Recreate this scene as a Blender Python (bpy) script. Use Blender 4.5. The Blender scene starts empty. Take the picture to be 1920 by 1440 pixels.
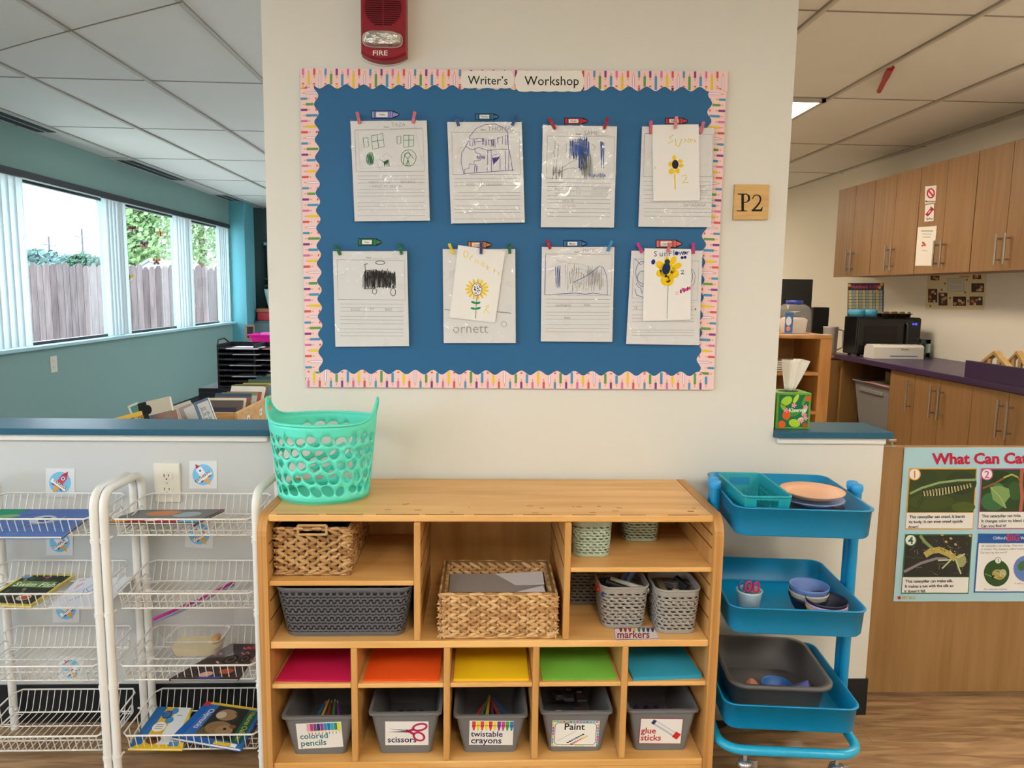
import bpy, bmesh, math, random
from mathutils import Vector, Matrix
from mathutils.geometry import tessellate_polygon, delaunay_2d_cdt
SC = bpy.context.scene
COL = SC.collection
PI = math.pi
# ---------------------------------------------------------------- camera
F_PX, PITCH, YAW, ROLL = 1382.24, 0.125342, 0.041181, 0.01437
CAM = Vector((0.0, -2.2, 1.35))
_cp, _sp, _cy, _sy = math.cos(PITCH), math.sin(PITCH), math.cos(YAW), math.sin(YAW)
_fwd = Vector((_sy*_cp, _cy*_cp, -_sp)); _rt = Vector((_cy, -_sy, 0)); _up = _rt.cross(_fwd)
CR = math.cos(ROLL)*_rt + math.sin(ROLL)*_up
CU = -math.sin(ROLL)*_rt + math.cos(ROLL)*_up
CF = _fwd
cam_data = bpy.data.cameras.new('camera'); cam_data.sensor_width = 36.0
cam_data.lens = F_PX/1920*36; cam_data.clip_start = 0.05; cam_data.clip_end = 200
cam = bpy.data.objects.new('camera', cam_data); COL.objects.link(cam)
cam.matrix_world = Matrix(((CR.x, CU.x, -CF.x, CAM.x), (CR.y, CU.y, -CF.y, CAM.y), (CR.z, CU.z, -CF.z, CAM.z), (0, 0, 0, 1)))
SC.camera = cam
# ---------------------------------------------------------------- sky and exposure
SC.view_settings.view_transform = 'Standard'; SC.view_settings.look = 'None'
SC.view_settings.exposure = 0.0; SC.view_settings.gamma = 1.0
world = bpy.data.worlds.new('overcast_sky'); SC.world = world; world.use_nodes = True
_nt = world.node_tree; _bg = _nt.nodes['Background']
_tc = _nt.nodes.new('ShaderNodeTexCoord'); _sx = _nt.nodes.new('ShaderNodeSeparateXYZ'); _rp = _nt.nodes.new('ShaderNodeValToRGB')
_nt.links.new(_tc.outputs['Generated'], _sx.inputs[0]); _nt.links.new(_sx.outputs[2], _rp.inputs[0])
_rp.color_ramp.elements[0].color = (0.86, 0.93, 1.0, 1); _rp.color_ramp.elements[1].color = (0.70, 0.85, 1.0, 1)
_nt.links.new(_rp.outputs[0], _bg.inputs[0]); _bg.inputs[1].default_value = 9.3
SC.cycles.max_bounces = 8; SC.cycles.diffuse_bounces = 4; SC.cycles.transparent_max_bounces = 24
SC.cycles.sample_clamp_indirect = 6.0; SC.cycles.use_denoising = True
LAMP = 26.0     # brightness of the ceiling panels
# ---------------------------------------------------------------- pixel -> world on a plane of the place
def ray(px, py): return CR*(px-960) - CU*(py-720) + CF*F_PX
def onY(px, py, y):
    d = ray(px, py); return CAM + d*((y-CAM.y)/d.y)
def onX(px, py, x):
    d = ray(px, py); return CAM + d*((x-CAM.x)/d.x)
def onZ(px, py, z):
    d = ray(px, py); return CAM + d*((z-CAM.z)/d.z)
def crop(ox, oy, s): return lambda a, b: (ox+a/s, oy+b/s)
def same(a, b): return a, b
def PY(y, c=same):   # drawing plane facing the camera side (-y); dz lifts off it
    def f(a, b, dz=0.0):
        p = onY(*c(a, b), y); return Vector((p.x, p.y-dz, p.z))
    return f
def PX(x, c=same, s=-1):
    def f(a, b, dz=0.0):
        p = onX(*c(a, b), x); return Vector((p.x+s*dz, p.y, p.z))
    return f
def PZ(z, c=same):
    def f(a, b, dz=0.0):
        p = onZ(*c(a, b), z); return Vector((p.x, p.y, p.z+dz))
    return f
def QUAD(tl, tr, br, bl):   # unit square (u right, v down) on four world points
    tl, tr, br, bl = map(Vector, (tl, tr, br, bl))
    n = (tr-tl).cross(tl-bl).normalized()
    def f(u, v, dz=0.0):
        return (tl*(1-u)+tr*u)*(1-v) + (bl*(1-u)+br*u)*v + n*dz
    return f
def MAT(M):
    return lambda a, b, dz=0.0: M @ Vector((a, b, dz))
# ---------------------------------------------------------------- materials
MATS = {}
def lin(h):
    h = h.lstrip('#'); o = []
    for i in (0, 2, 4):
        c = int(h[i:i+2], 16)/255
        o.append(c/12.92 if c <= 0.04045 else ((c+0.055)/1.055)**2.4)
    return (*o, 1)
def mat(h, rough=0.55, metal=0.0, var=0.06, vs=9.0, bump=0.0, bs=60.0, spec=0.4, coat=0.0):
    key = (h, rough, metal, var, vs, bump, bs, spec, coat)
    if key in MATS: return MATS[key]
    m = bpy.data.materials.new('surface_'+h.lstrip('#')); m.use_nodes = True
    nt = m.node_tree; b = nt.nodes['Principled BSDF']; c = lin(h)
    tc = nt.nodes.new('ShaderNodeTexCoord')
    if var > 0:
        n = nt.nodes.new('ShaderNodeTexNoise'); n.inputs['Scale'].default_value = vs; n.inputs['Detail'].default_value = 3
        nt.links.new(tc.outputs['Object'], n.inputs['Vector'])
        mx = nt.nodes.new('ShaderNodeMix'); mx.data_type = 'RGBA'
        mx.inputs[6].default_value = tuple(min(1, v*(1-var)) for v in c[:3])+(1,)
        mx.inputs[7].default_value = tuple(min(1, v*(1+var)) for v in c[:3])+(1,)
        nt.links.new(n.outputs[0], mx.inputs[0]); nt.links.new(mx.outputs[2], b.inputs['Base Color'])
    else: b.inputs['Base Color'].default_value = c
    b.inputs['Roughness'].default_value = rough; b.inputs['Metallic'].default_value = metal
    b.inputs['Specular IOR Level'].default_value = spec; b.inputs['Coat Weight'].default_value = coat
    if bump > 0:
        n2 = nt.nodes.new('ShaderNodeTexNoise'); n2.inputs['Scale'].default_value = bs; n2.inputs['Detail'].default_value = 4
        nt.links.new(tc.outputs['Object'], n2.inputs['Vector'])
        bp = nt.nodes.new('ShaderNodeBump'); bp.inputs['Strength'].default_value = bump; bp.inputs['Distance'].default_value = 0.01
        nt.links.new(n2.outputs[0], bp.inputs['Height']); nt.links.new(bp.outputs[0], b.inputs['Normal'])
    MATS[key] = m; return m
def ink(h): return mat(h, 0.7, var=0.0, spec=0.2)
def wood(h1, h2, st=(1, 1, 12), sc=3.0, rough=0.45, spec=0.4, name='wood'):
    key = ('wood', h1, h2, st, sc, rough)
    if key in MATS: return MATS[key]
    m = bpy.data.materials.new(name+'_grain'); m.use_nodes = True; nt = m.node_tree; b = nt.nodes['Principled BSDF']
    tc = nt.nodes.new('ShaderNodeTexCoord'); mp = nt.nodes.new('ShaderNodeMapping'); mp.inputs['Scale'].default_value = st
    nt.links.new(tc.outputs['Object'], mp.inputs[0])
    n = nt.nodes.new('ShaderNodeTexNoise'); n.inputs['Scale'].default_value = sc; n.inputs['Detail'].default_value = 6; n.inputs['Distortion'].default_value = 0.6
    nt.links.new(mp.outputs[0], n.inputs['Vector'])
    r = nt.nodes.new('ShaderNodeValToRGB'); r.color_ramp.elements[0].position = 0.3; r.color_ramp.elements[1].position = 0.7
    r.color_ramp.elements[0].color = lin(h1); r.color_ramp.elements[1].color = lin(h2)
    nt.links.new(n.outputs[0], r.inputs[0]); nt.links.new(r.outputs[0], b.inputs['Base Color'])
    b.inputs['Roughness'].default_value = rough; b.inputs['Specular IOR Level'].default_value = spec
    MATS[key] = m; return m
def film(name, tint=(1, 1, 1), gloss=0.08, rough=0.08, bump=0.0, bs=14.0, haze=0.0):
    """thin clear sheet: see-through with a reflecting, slightly milky surface"""
    key = ('film', name)
    if key in MATS: return MATS[key]
    m = bpy.data.materials.new(name); m.use_nodes = True; nt = m.node_tree; nt.nodes.remove(nt.nodes['Principled BSDF'])
    out = nt.nodes['Material Output']
    t = nt.nodes.new('ShaderNodeBsdfTransparent'); t.inputs[0].default_value = (*tint, 1)
    g = nt.nodes.new('ShaderNodeBsdfGlossy'); g.inputs['Roughness'].default_value = rough
    mx = nt.nodes.new('ShaderNodeMixShader'); mx.inputs[0].default_value = gloss
    nt.links.new(t.outputs[0], mx.inputs[1]); nt.links.new(g.outputs[0], mx.inputs[2])
    last = mx
    if bump > 0:   # noise mask puts glare patches into the gloss, apart from the bumps
        tq = nt.nodes.new('ShaderNodeTexCoord'); nq = nt.nodes.new('ShaderNodeTexNoise'); nq.inputs['Scale'].default_value = bs*1.6; nq.inputs['Detail'].default_value = 4; nq.inputs['Distortion'].default_value = 2.5
        mr = nt.nodes.new('ShaderNodeMapRange'); mr.inputs[1].default_value = 0.55; mr.inputs[2].default_value = 0.72; mr.inputs[3].default_value = gloss*0.15; mr.inputs[4].default_value = gloss
        nt.links.new(tq.outputs['Object'], nq.inputs['Vector']); nt.links.new(nq.outputs[0], mr.inputs[0]); nt.links.new(mr.outputs[0], mx.inputs[0])
    if haze > 0:
        d = nt.nodes.new('ShaderNodeBsdfDiffuse'); d.inputs[0].default_value = (0.9, 0.9, 0.9, 1)
        m2 = nt.nodes.new('ShaderNodeMixShader'); m2.inputs[0].default_value = haze
        nt.links.new(mx.outputs[0], m2.inputs[1]); nt.links.new(d.outputs[0], m2.inputs[2]); last = m2
    if bump > 0:
        tc = nt.nodes.new('ShaderNodeTexCoord')
        n2 = nt.nodes.new('ShaderNodeTexNoise'); n2.inputs['Scale'].default_value = bs; n2.inputs['Detail'].default_value = 3; n2.inputs['Distortion'].default_value = 1.5
        nt.links.new(tc.outputs['Object'], n2.inputs['Vector'])
        bp = nt.nodes.new('ShaderNodeBump'); bp.inputs['Strength'].default_value = bump; bp.inputs['Distance'].default_value = 0.02
        nt.links.new(n2.outputs[0], bp.inputs['Height']); nt.links.new(bp.outputs[0], g.inputs['Normal'])
    nt.links.new(last.outputs[0], out.inputs[0]); MATS[key] = m; return m
def shade_cloth(h, t=0.45):
    key = ('cloth', h)
    if key in MATS: return MATS[key]
    m = mat(h, 0.6, var=0.03, vs=3).copy(); m.name = 'translucent_vane'; nt = m.node_tree
    tr = nt.nodes.new('ShaderNodeBsdfTranslucent'); tr.inputs[0].default_value = lin(h); mx = nt.nodes.new('ShaderNodeMixShader'); mx.inputs[0].default_value = t
    nt.links.new(nt.nodes['Principled BSDF'].outputs[0], mx.inputs[1]); nt.links.new(tr.outputs[0], mx.inputs[2]); nt.links.new(mx.outputs[0], nt.nodes['Material Output'].inputs[0])
    MATS[key] = m; return m
def glow(h, s):
    key = ('glow', h, s)
    if key in MATS: return MATS[key]
    m = bpy.data.materials.new('lit_'+h.lstrip('#')); m.use_nodes = True; b = m.node_tree.nodes['Principled BSDF']
    b.inputs['Base Color'].default_value = lin(h); b.inputs['Emission Color'].default_value = lin(h); b.inputs['Emission Strength'].default_value = s
    MATS[key] = m; return m
# ---------------------------------------------------------------- mesh builder (world coordinates)
_GL = {}; ORG = {}
def glyphs(s, bold):
    if (s, bold) in _GL: return _GL[(s, bold)]
    c = bpy.data.curves.new('lettering', 'FONT'); c.body = s; c.size = 1; c.offset = bold; c.resolution_u = 2
    o = bpy.data.objects.new('lettering', c); me = bpy.data.meshes.new_from_object(o)
    r = ([tuple(v.co[:2]) for v in me.vertices], [tuple(p.vertices) for p in me.polygons])
    bpy.data.objects.remove(o); bpy.data.curves.remove(c); bpy.data.meshes.remove(me)
    _GL[(s, bold)] = r; return r
def rr(hw, hd, r, k=5):
    r = min(r, hw*0.999, hd*0.999); pts = []
    for cx, cy, a0 in ((hw-r, hd-r, 0), (-hw+r, hd-r, 90), (-hw+r, -hd+r, 180), (hw-r, -hd+r, 270)):
        for i in range(k+1):
            a = math.radians(a0+90*i/k); pts.append((cx+r*math.cos(a), cy+r*math.sin(a)))
    return pts
def circ(r, n=24, ry=None): return [(r*math.cos(2*PI*i/n), (ry or r)*math.sin(2*PI*i/n)) for i in range(n)]
class MB:
    def __init__(s): s.v = []; s.f = []; s.m = []; s.sm = []; s.mats = []
    def add(s, vs, fs, m, smooth=False, M=None):
        o = len(s.v)
        if m not in s.mats: s.mats.append(m)
        k = s.mats.index(m)
        for p in vs:
            p = Vector(p); s.v.append(tuple(M @ p) if M else tuple(p))
        for f in fs: s.f.append([o+i for i in f]); s.m.append(k); s.sm.append(smooth)
        return s
    def box(s, x0, x1, y0, y1, z0, z1, m, bev=0.0, M=None):
        if bev <= 0:
            v = [(x, y, z) for z in (z0, z1) for y in (y0, y1) for x in (x0, x1)]
            return s.add(v, [(0, 2, 3, 1), (4, 5, 7, 6), (0, 1, 5, 4), (2, 6, 7, 3), (0, 4, 6, 2), (1, 3, 7, 5)], m, M=M)
        bm = bmesh.new(); bmesh.ops.create_cube(bm, size=1)
        for q in bm.verts: q.co = Vector(((x0+x1)/2+q.co.x*(x1-x0), (y0+y1)/2+q.co.y*(y1-y0), (z0+z1)/2+q.co.z*(z1-z0)))
        bmesh.ops.bevel(bm, geom=bm.edges[:], offset=min(bev, abs(x1-x0)*.45, abs(y1-y0)*.45, abs(z1-z0)*.45), segments=2, profile=0.5, affect='EDGES')
        bm.verts.index_update()
        s.add([q.co for q in bm.verts], [[q.index for q in f.verts] for f in bm.faces], m, M=M); bm.free(); return s
    def loft(s, rings, m, cap0=True, cap1=False, smooth=True, M=None):
        n = len(rings[0]); vs = [p for r in rings for p in r]; fs = []
        for k in range(len(rings)-1):
            for i in range(n):
                j = (i+1) % n; fs.append((k*n+i, k*n+j, (k+1)*n+j, (k+1)*n+i))
        s.add(vs, fs, m, smooth, M)
        if cap0: s.add(rings[0], [list(range(n))[::-1]], m, False, M)
        if cap1: s.add(rings[-1], [list(range(n))], m, False, M)
        return s
    def tube(s, pts, r, m, n=8, closed=False, caps=True):
        pts = [Vector(p) for p in pts]; N = len(pts); rings = []; prev = None
        for i, p in enumerate(pts):
            if closed: t = pts[(i+1) % N]-pts[i-1]
            else: t = pts[min(i+1, N-1)]-pts[max(i-1, 0)]
            t.normalize()
            if prev is None:
                a = Vector((0, 0, 1)) if abs(t.z) < 0.9 else Vector((1, 0, 0)); u = t.cross(a).normalized()
            else: u = (prev-t*prev.dot(t)).normalized()
            prev = u; w = t.cross(u); rad = r[i] if isinstance(r, (list, tuple)) else r
            rings.append([p+(u*math.cos(2*PI*k/n)+w*math.sin(2*PI*k/n))*rad for k in range(n)])
        if closed: rings.append(rings[0])
        return s.loft(rings, m, caps and not closed, caps and not closed)
    def lathe(s, prof, cx, cy, m, n=28, sx=1.0, sy=1.0, M=None, cap0=False, cap1=False):
        return s.loft([[(cx+r*sx*math.cos(2*PI*i/n), cy+r*sy*math.sin(2*PI*i/n), z) for i in range(n)] for r, z in prof], m, cap0, cap1, True, M)
    def prism(s, F, pts, t0, t1, m, mside=None):
        n = len(pts); a = [F(p[0], p[1], t0) for p in pts]; b = [F(p[0], p[1], t1) for p in pts]
        tri = tessellate_polygon([[Vector((p[0], p[1], 0)) for p in pts]])
        s.add(a, tri, m); s.add(b, tri, m)
        return s.add(a+b, [(i, (i+1) % n, n+(i+1) % n, n+i) for i in range(n)], mside or m)
    def poly(s, F, pts, dz, m):
        tri = tessellate_polygon([[Vector((p[0], p[1], 0)) for p in pts]])
        return s.add([F(p[0], p[1], dz) for p in pts], tri, m)
    def rect(s, F, x0, y0, x1, y1, dz, m): return s.add([F(x0, y0, dz), F(x1, y0, dz), F(x1, y1, dz), F(x0, y1, dz)], [(0, 1, 2, 3)], m)
    def ell(s, F, cx, cy, rx, ry, dz, m, rot=0.0, n=20):
        c, q = math.cos(rot), math.sin(rot); p = []; rs = (1, .66, .33) if n >= 16 else (1,); fs = []
        for k in rs:
            for i in range(n):
                a = 2*PI*i/n; x, y = rx*k*math.cos(a), ry*k*math.sin(a); p.append(F(cx+x*c-y*q, cy+x*q+y*c, dz))
        for k in range(len(rs)-1):
            for i in range(n): j = (i+1) % n; fs.append((k*n+i, k*n+j, (k+1)*n+j, (k+1)*n+i))
        p.append(F(cx, cy, dz)); o = (len(rs)-1)*n
        return s.add(p, fs+[(o+i, o+(i+1) % n, len(p)-1) for i in range(n)], m)
    def stroke(s, F, pts, w, dz, m, closed=False):
        P = [Vector((p[0], p[1])) for p in pts]
        if closed: P = P+[P[0]]
        L = []; R = []
        for i, p in enumerate(P):
            t = (P[min(i+1, len(P)-1)]-P[max(i-1, 0)])
            if t.length < 1e-9: t = Vector((1, 0))
            t.normalize(); nrm = Vector((-t.y, t.x))*w/2
            L.append(F(p.x+nrm.x, p.y+nrm.y, dz)); R.append(F(p.x-nrm.x, p.y-nrm.y, dz))
        n = len(P)
        return s.add(L+R, [(i, i+1, n+i+1, n+i) for i in range(n-1)], m)
    def strokes(s, F, lst, w, dz, m):
        for q in lst: s.stroke(F, q, w, dz, m)
        return s
    def txt(s, F, st, x, y, size, dz, m, rot=0.0, bold=0.0, sx=1.0, up=-1, mid=False):
        v, f = glyphs(st, bold)
        if not v: return s
        c, q = math.cos(rot), math.sin(rot); ox = (max(p[0] for p in v)+min(p[0] for p in v))/2 if mid else 0
        return s.add([F(x+(a-ox)*size*sx*c-up*b*size*q, y+(a-ox)*size*sx*q+up*b*size*c, dz) for a, b in v], f, m)
    def build(s, name, parent=None, origin=None, mods=()):
        o0 = Vector(ORG[parent.name] if parent is not None else (origin or (0, 0, 0)))
        me = bpy.data.meshes.new(name); me.from_pydata([tuple(Vector(p)-o0) for p in s.v], [], s.f)
        for m in s.mats: me.materials.append(m)
        me.polygons.foreach_set('material_index', s.m); me.polygons.foreach_set('use_smooth', s.sm)
        bm = bmesh.new(); bm.from_mesh(me); bmesh.ops.recalc_face_normals(bm, faces=bm.faces[:]); bm.to_mesh(me); bm.free()
        me.update()
        o = bpy.data.objects.new(name, me); COL.objects.link(o)
        if parent is not None: o.parent = parent
        else: o.location = o0
        ORG[o.name] = tuple(o0)
        for k, kw in mods:
            md = o.modifiers.new(k.lower(), k)
            for a, b in kw.items(): setattr(md, a, b)
        return o
def tag(o, label, cat, group=None, kind=None):
    o['label'] = label; o['category'] = cat
    if group: o['group'] = group
    if kind: o['kind'] = kind
    return o
def thing(name, label, cat, origin, group=None):
    o = bpy.data.objects.new(name, None); COL.objects.link(o); o.location = origin; ORG[o.name] = tuple(origin); o.empty_display_size = 0.05
    return tag(o, label, cat, group)
def struct(o): o['kind'] = 'structure'; return o
def cen(pts):
    q = Vector((0, 0, 0))
    for p in pts: q += Vector(p)
    return q/len(pts)
def RZ(a, p=(0, 0, 0)): return Matrix.Translation(Vector(p)) @ Matrix.Rotation(a, 4, 'Z')
random.seed(7)
# ================================================================ the setting
XL, XR, ZC = -3.25, 3.22, 2.44
wall_m = mat('#d9d6ce', 0.6, var=0.02, vs=2.0, bump=0.03, bs=180)
low_m = mat('#c4c5c4', 0.6, var=0.02, vs=2.0, bump=0.03, bs=180)
teal_wall = mat('#84a49e', 0.65, var=0.02, vs=2.0, bump=0.03, bs=150)
pier_m = mat('#5fa6b2', 0.65, var=0.02, vs=2.0, bump=0.03, bs=150)
dark_m = mat('#15161a', 0.5, var=0.05)
cap_m = mat('#17546e', 0.42, var=0.04, vs=4, bump=0.04, bs=90)
# floor: vinyl planks, boards along x
fm = bpy.data.materials.new('vinyl_plank'); fm.use_nodes = True; nt = fm.node_tree; b = nt.nodes['Principled BSDF']
tc = nt.nodes.new('ShaderNodeTexCoord'); br = nt.nodes.new('ShaderNodeTexBrick'); mp = nt.nodes.new('ShaderNodeMapping'); mp.inputs['Scale'].default_value = (1.3, 11, 1)
nz = nt.nodes.new('ShaderNodeTexNoise'); nz.inputs['Scale'].default_value = 4; nz.inputs['Detail'].default_value = 9; nz.inputs['Distortion'].default_value = 0.8
br.inputs['Scale'].default_value = 1; br.inputs['Brick Width'].default_value = 1.2; br.inputs['Row Height'].default_value = 0.15; br.inputs['Mortar Size'].default_value = 0.0015
br.inputs['Color1'].default_value = (0.42, 0.42, 0.42, 1); br.inputs['Color2'].default_value = (0.6, 0.6, 0.6, 1); br.inputs['Mortar'].default_value = (0.28, 0.28, 0.28, 1)
rp = nt.nodes.new('ShaderNodeValToRGB'); rp.color_ramp.elements[0].position = 0.3; rp.color_ramp.elements[1].position = 0.68
rp.color_ramp.elements[0].color = lin('#705033'); rp.color_ramp.elements[1].color = lin('#a98864')
mx = nt.nodes.new('ShaderNodeMix'); mx.data_type = 'RGBA'; mx.blend_type = 'OVERLAY'; mx.inputs[0].default_value = 0.7
L = nt.links.new
L(tc.outputs['Object'], br.inputs[0]); L(tc.outputs['Object'], mp.inputs[0]); L(mp.outputs[0], nz.inputs['Vector']); L(nz.outputs[0], rp.inputs[0])
L(rp.outputs[0], mx.inputs[6]); L(br.outputs[0], mx.inputs[7]); L(mx.outputs[2], b.inputs['Base Color']); b.inputs['Roughness'].default_value = 0.42
def S(mb, name, label, cat): return struct(tag(mb.build(name), label, cat))
S(MB().box(XL-0.2, XR+0.1, -5, 8.4, -0.05, 0, fm), 'floor', 'brown wood-look plank floor under the shelves and cart', 'floor')
S(MB().box(XL, 0.0, 0.14, 8.3, 0.0005, 0.004, mat('#c4c6c4', 0.6, var=0.08, vs=5)), 'bounce_floor_left', 'unseen pale floor layer added to bounce light in the window room', 'floor')  # unseen pale layer added over the planks to bounce light onto the ceiling
S(MB().box(0.1, XR, 0.14, 8.3, 0.0005, 0.004, mat('#c9c2b4', 0.6, var=0.08, vs=5)), 'bounce_floor_right', 'unseen pale floor layer added to bounce light on the kitchen side', 'floor')  # same idea for the kitchen: added pale layer, throws light upwards
# ceiling with lay-in grid
ceil_m = mat('#dcd9d3', 0.85, var=0.03, vs=3, bump=0.12, bs=220, spec=0.1)
S(MB().box(XL-0.2, XR+0.1, -5, 8.4, ZC, ZC+0.05, ceil_m), 'ceiling', 'suspended ceiling of large pale grey tiles', 'ceiling')
bar_m = mat('#8b867e', 0.6, var=0.03); bar_w = mat('#b9b4a9', 0.6, var=0.03)
g = MB()
GX = [-1.79+0.6167*k for k in range(-2, 9)]
for x in GX:
    g.box(x-0.012, x+0.012, -5, 8.3, ZC-0.006, ZC+0.001, bar_m); g.box(x-0.009, x+0.009, -5, 8.3, ZC-0.012, ZC-0.006, bar_w)
for k in range(-5, 7):
    y = 0.75+1.2375*k; g.box(XL, XR, y-0.004, y+0.004, ZC-0.003, ZC+0.001, bar_m)
S(g, 'trim_1', 'thin metal grid lines of the suspended ceiling', 'ceiling grid')
# main partition: tall middle, low sides
w = MB(); T = 0.13
F0 = lambda a, b, dz=0.0: Vector((a, dz, b))
w.box(-0.626, 0.898, 0, T, 0, ZC, wall_m)
S(w, 'wall_front', 'cream wall behind the bulletin board', 'wall')
w = MB().box(XL, -0.626, 0, T, 0, 0.912, low_m)
S(w, 'wall_left', 'low white wall under the long dark teal ledge', 'wall')
w = MB().box(0.898, 1.249, 0, T, 0, 0.915, wall_m)
S(w, 'wall_right', 'low cream wall end beneath the short teal ledge', 'wall')
S(MB().box(XL, -0.627, -0.028, T+0.02, 0.913, 0.932, cap_m, 0.002), 'trim_2', 'long dark teal ledge capping the low wall on the window side', 'ledge')
S(MB().box(0.899, 1.262, -0.028, T+0.02, 0.917, 0.937, cap_m, 0.002), 'trim_3', 'short dark teal ledge under the tissue box', 'ledge')
moul = mat('#e4e2dc', 0.5, var=0.01)
S(MB().box(XL, -0.64, -0.012, -0.0005, 0.893, 0.9125, moul, 0.002).box(0.91, 1.249, -0.012, -0.0005, 0.897, 0.9165, moul, 0.002), 'trim_4', 'thin white moulding below the teal ledges', 'moulding')
b_ = MB().box(XL, 1.252, -0.006, -0.0005, 0.0, 0.124, dark_m, 0.001)
b_.box(1.2495, 1.256, -0.006, T, 0.0, 0.124, dark_m, 0.001)
S(b_, 'baseboard_front', 'black vinyl baseboard along the low wall', 'baseboard')
# left window wall
WB, WT = 0.905, 2.09
wins = [(-4.4, -2.3), (-1.95, -0.25), (2.2, 4.6), (4.64, 6.12), (6.16, 7.5)]
wl = MB(); yy = -5
for y0, y1 in wins+[(8.3, 8.3)]:
    wl.box(XL-0.16, XL, yy, y0, WB, WT, teal_wall); yy = y1
wl.box(XL-0.16, XL, -5, 8.3, 0, WB, teal_wall).box(XL-0.16, XL, -5, 8.3, WT, ZC, teal_wall)
S(wl, 'wall_side', 'teal wall with a row of windows', 'wall')
S(MB().box(XL, XL+0.19, 7.55, 7.95, 0, ZC, pier_m), 'wall_pier', 'bright teal pier past the last window', 'wall')
S(MB().box(XL, 0.1, 8.3, 8.4, 0, ZC, mat('#44595b', 0.7, var=0.03)), 'wall_back', 'teal wall at the far end of the window room, coloured dark for its shade', 'wall')  # teal darkened: the unlit wall's shade is put into its colour
S(MB().box(XL, XL+0.012, 0.2, 7.55, 0, 0.11, dark_m), 'baseboard_left', 'black baseboard below the windows', 'baseboard')
S(MB().box(0.0, 0.1, T, 8.3, 0, ZC, wall_m), 'added_partition', 'unseen partition added behind the bulletin board to keep window and kitchen light apart', 'wall')  # unseen wall added so cool and warm room light stay separate
S(MB().box(XR, XR+0.1, -5, 8.4, 0, ZC, mat('#e6e2d8', 0.65, var=0.02, vs=2)), 'wall_kitchen', 'cream wall behind the wall cabinets', 'wall')
S(MB().box(0.1, XR, 8.3, 8.4, 0, ZC, wall_m), 'wall_end', 'plain wall closing the kitchen side', 'wall')
# rear wall with a wide glazed opening (behind the viewer)
S(MB().box(XL, XR, -5.1, -5.0, 0, ZC, wall_m), 'wall_rear', 'plain cream wall behind the viewer', 'wall')
jamb_m = mat('#c3d2d6', 0.5, var=0.02); frame_m = mat('#2a2b2e', 0.4, var=0.03); sill_m = mat('#a9d3da', 0.45, var=0.02)
glass = film('window_glass', (0.97, 0.985, 0.99), 0.06, 0.02)
for i, (y0, y1) in enumerate(wins):
    f = MB(); x0, x1 = XL-0.075, XL-0.035
    for a0, a1, c0, c1, fm_ in ((y0, y1, WB, WB+0.022, frame_m), (y0, y1, WT-0.02, WT, frame_m), (y0, y0+0.015, WB+.022, WT-.02, jamb_m), (y1-0.015, y1, WB+.022, WT-.02, jamb_m)):
        f.box(x0, x1, a0, a1, c0, c1, fm_)
    o = struct(tag(f.build('window_%d' % (i+1), origin=(XL-0.1, (y0+y1)/2, WB)), ['dark framed window of the near room', 'dark framed window beside the low wall', 'large dark framed window nearest the viewer, looking on the fence', 'middle window with small stickers on the glass', 'farthest window beside the teal pier'][i], 'window'))
    MB().box(XL-0.06, XL-0.056, y0+0.01, y1-0.01, WB+0.015, WT-0.015, glass).build('pane', o)
S(MB().box(XL, XL+0.05, 0.2, 7.55, WB-0.025, WB, sill_m, 0.004), 'trim_5', 'pale teal window sill along the side wall', 'window sill')
# headrail of the blinds
S(MB().box(XL+0.002, XL+0.045, 0.6, 7.45, WT-0.005, WT+0.045, frame_m, 0.003), 'trim_6', 'dark headrail the blinds hang from', 'headrail')
# far second window: blinds and frame on the back wall
o = struct(tag(MB().box(-3.02, -2.2, 8.262, 8.299, 0.95, 1.98, frame_m).build('window_6', origin=(-2.6, 8.28, 1.4)), 'narrow window with closed white blinds on the far wall', 'window'))
bl = MB()
for k in range(9): bl.box(-2.98+k*0.085, -2.905+k*0.085, 8.246, 8.258, 0.97, 1.93, mat('#e8f2f2', 0.6, var=0.02))
bl.box(-3.02, -2.2, 8.24, 8.26, 1.93, 1.97, mat('#7fc3cc', 0.6))
bl.build('blind', o)
# ceiling slot vents along the window wall
for i, (y0, y1, d) in enumerate([(2.3, 3.42, 'nearest the viewer'), (4.55, 5.75, 'in the middle of the window wall'), (6.95, 7.5, 'beside the teal pier')]):
    t = thing('ceiling_vent', 'black slot air vent in the ceiling edge, '+d, 'vent', (XL+0.1, (y0+y1)/2, ZC-0.006), 'slot vents above the windows')
    MB().box(XL+0.03, XL+0.2, y0, y1, ZC-0.005, ZC-0.001, mat('#b7b9b8', 0.5)).build('frame', t)
    MB().box(XL+0.045, XL+0.1, y0+0.02, y1-0.02, ZC-0.008, ZC-0.005, dark_m).box(XL+0.125, XL+0.18, y0+0.02, y1-0.02, ZC-0.008, ZC-0.005, dark_m).build('slot', t)
# ceiling panels (lamps): one seen in the kitchen room, the others overhead
def panel(x0, y0, label, s=LAMP, h='#fffaea'):
    t = thing('ceiling_light', label, 'ceiling light', (x0+0.305, y0+0.61, ZC-0.02), 'square-edged ceiling light panels')
    m = bar_w; f = MB(); x1, y1 = x0+0.59, y0+1.22; z0, z1 = ZC-0.02, ZC-0.001
    for a in ((x0, x1, y0, y0+0.025), (x0, x1, y1-0.025, y1), (x0, x0+0.025, y0, y1), (x1-0.025, x1, y0, y1)): f.box(*a, z0, z1, m)
    f.build('frame', t)
    MB().box(x0+0.025, x1-0.025, y0+0.025, y1-0.025, ZC-0.012, ZC-0.004, glow(h, s)).build('diffuser', t)
panel(1.312, 2.0, 'lit ceiling light panel just past the tall cream wall', 20, '#ffecd0')
panel(1.312, 5.72, 'lit ceiling light panel deep in the kitchen room', 20, '#ffecd0')
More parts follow.
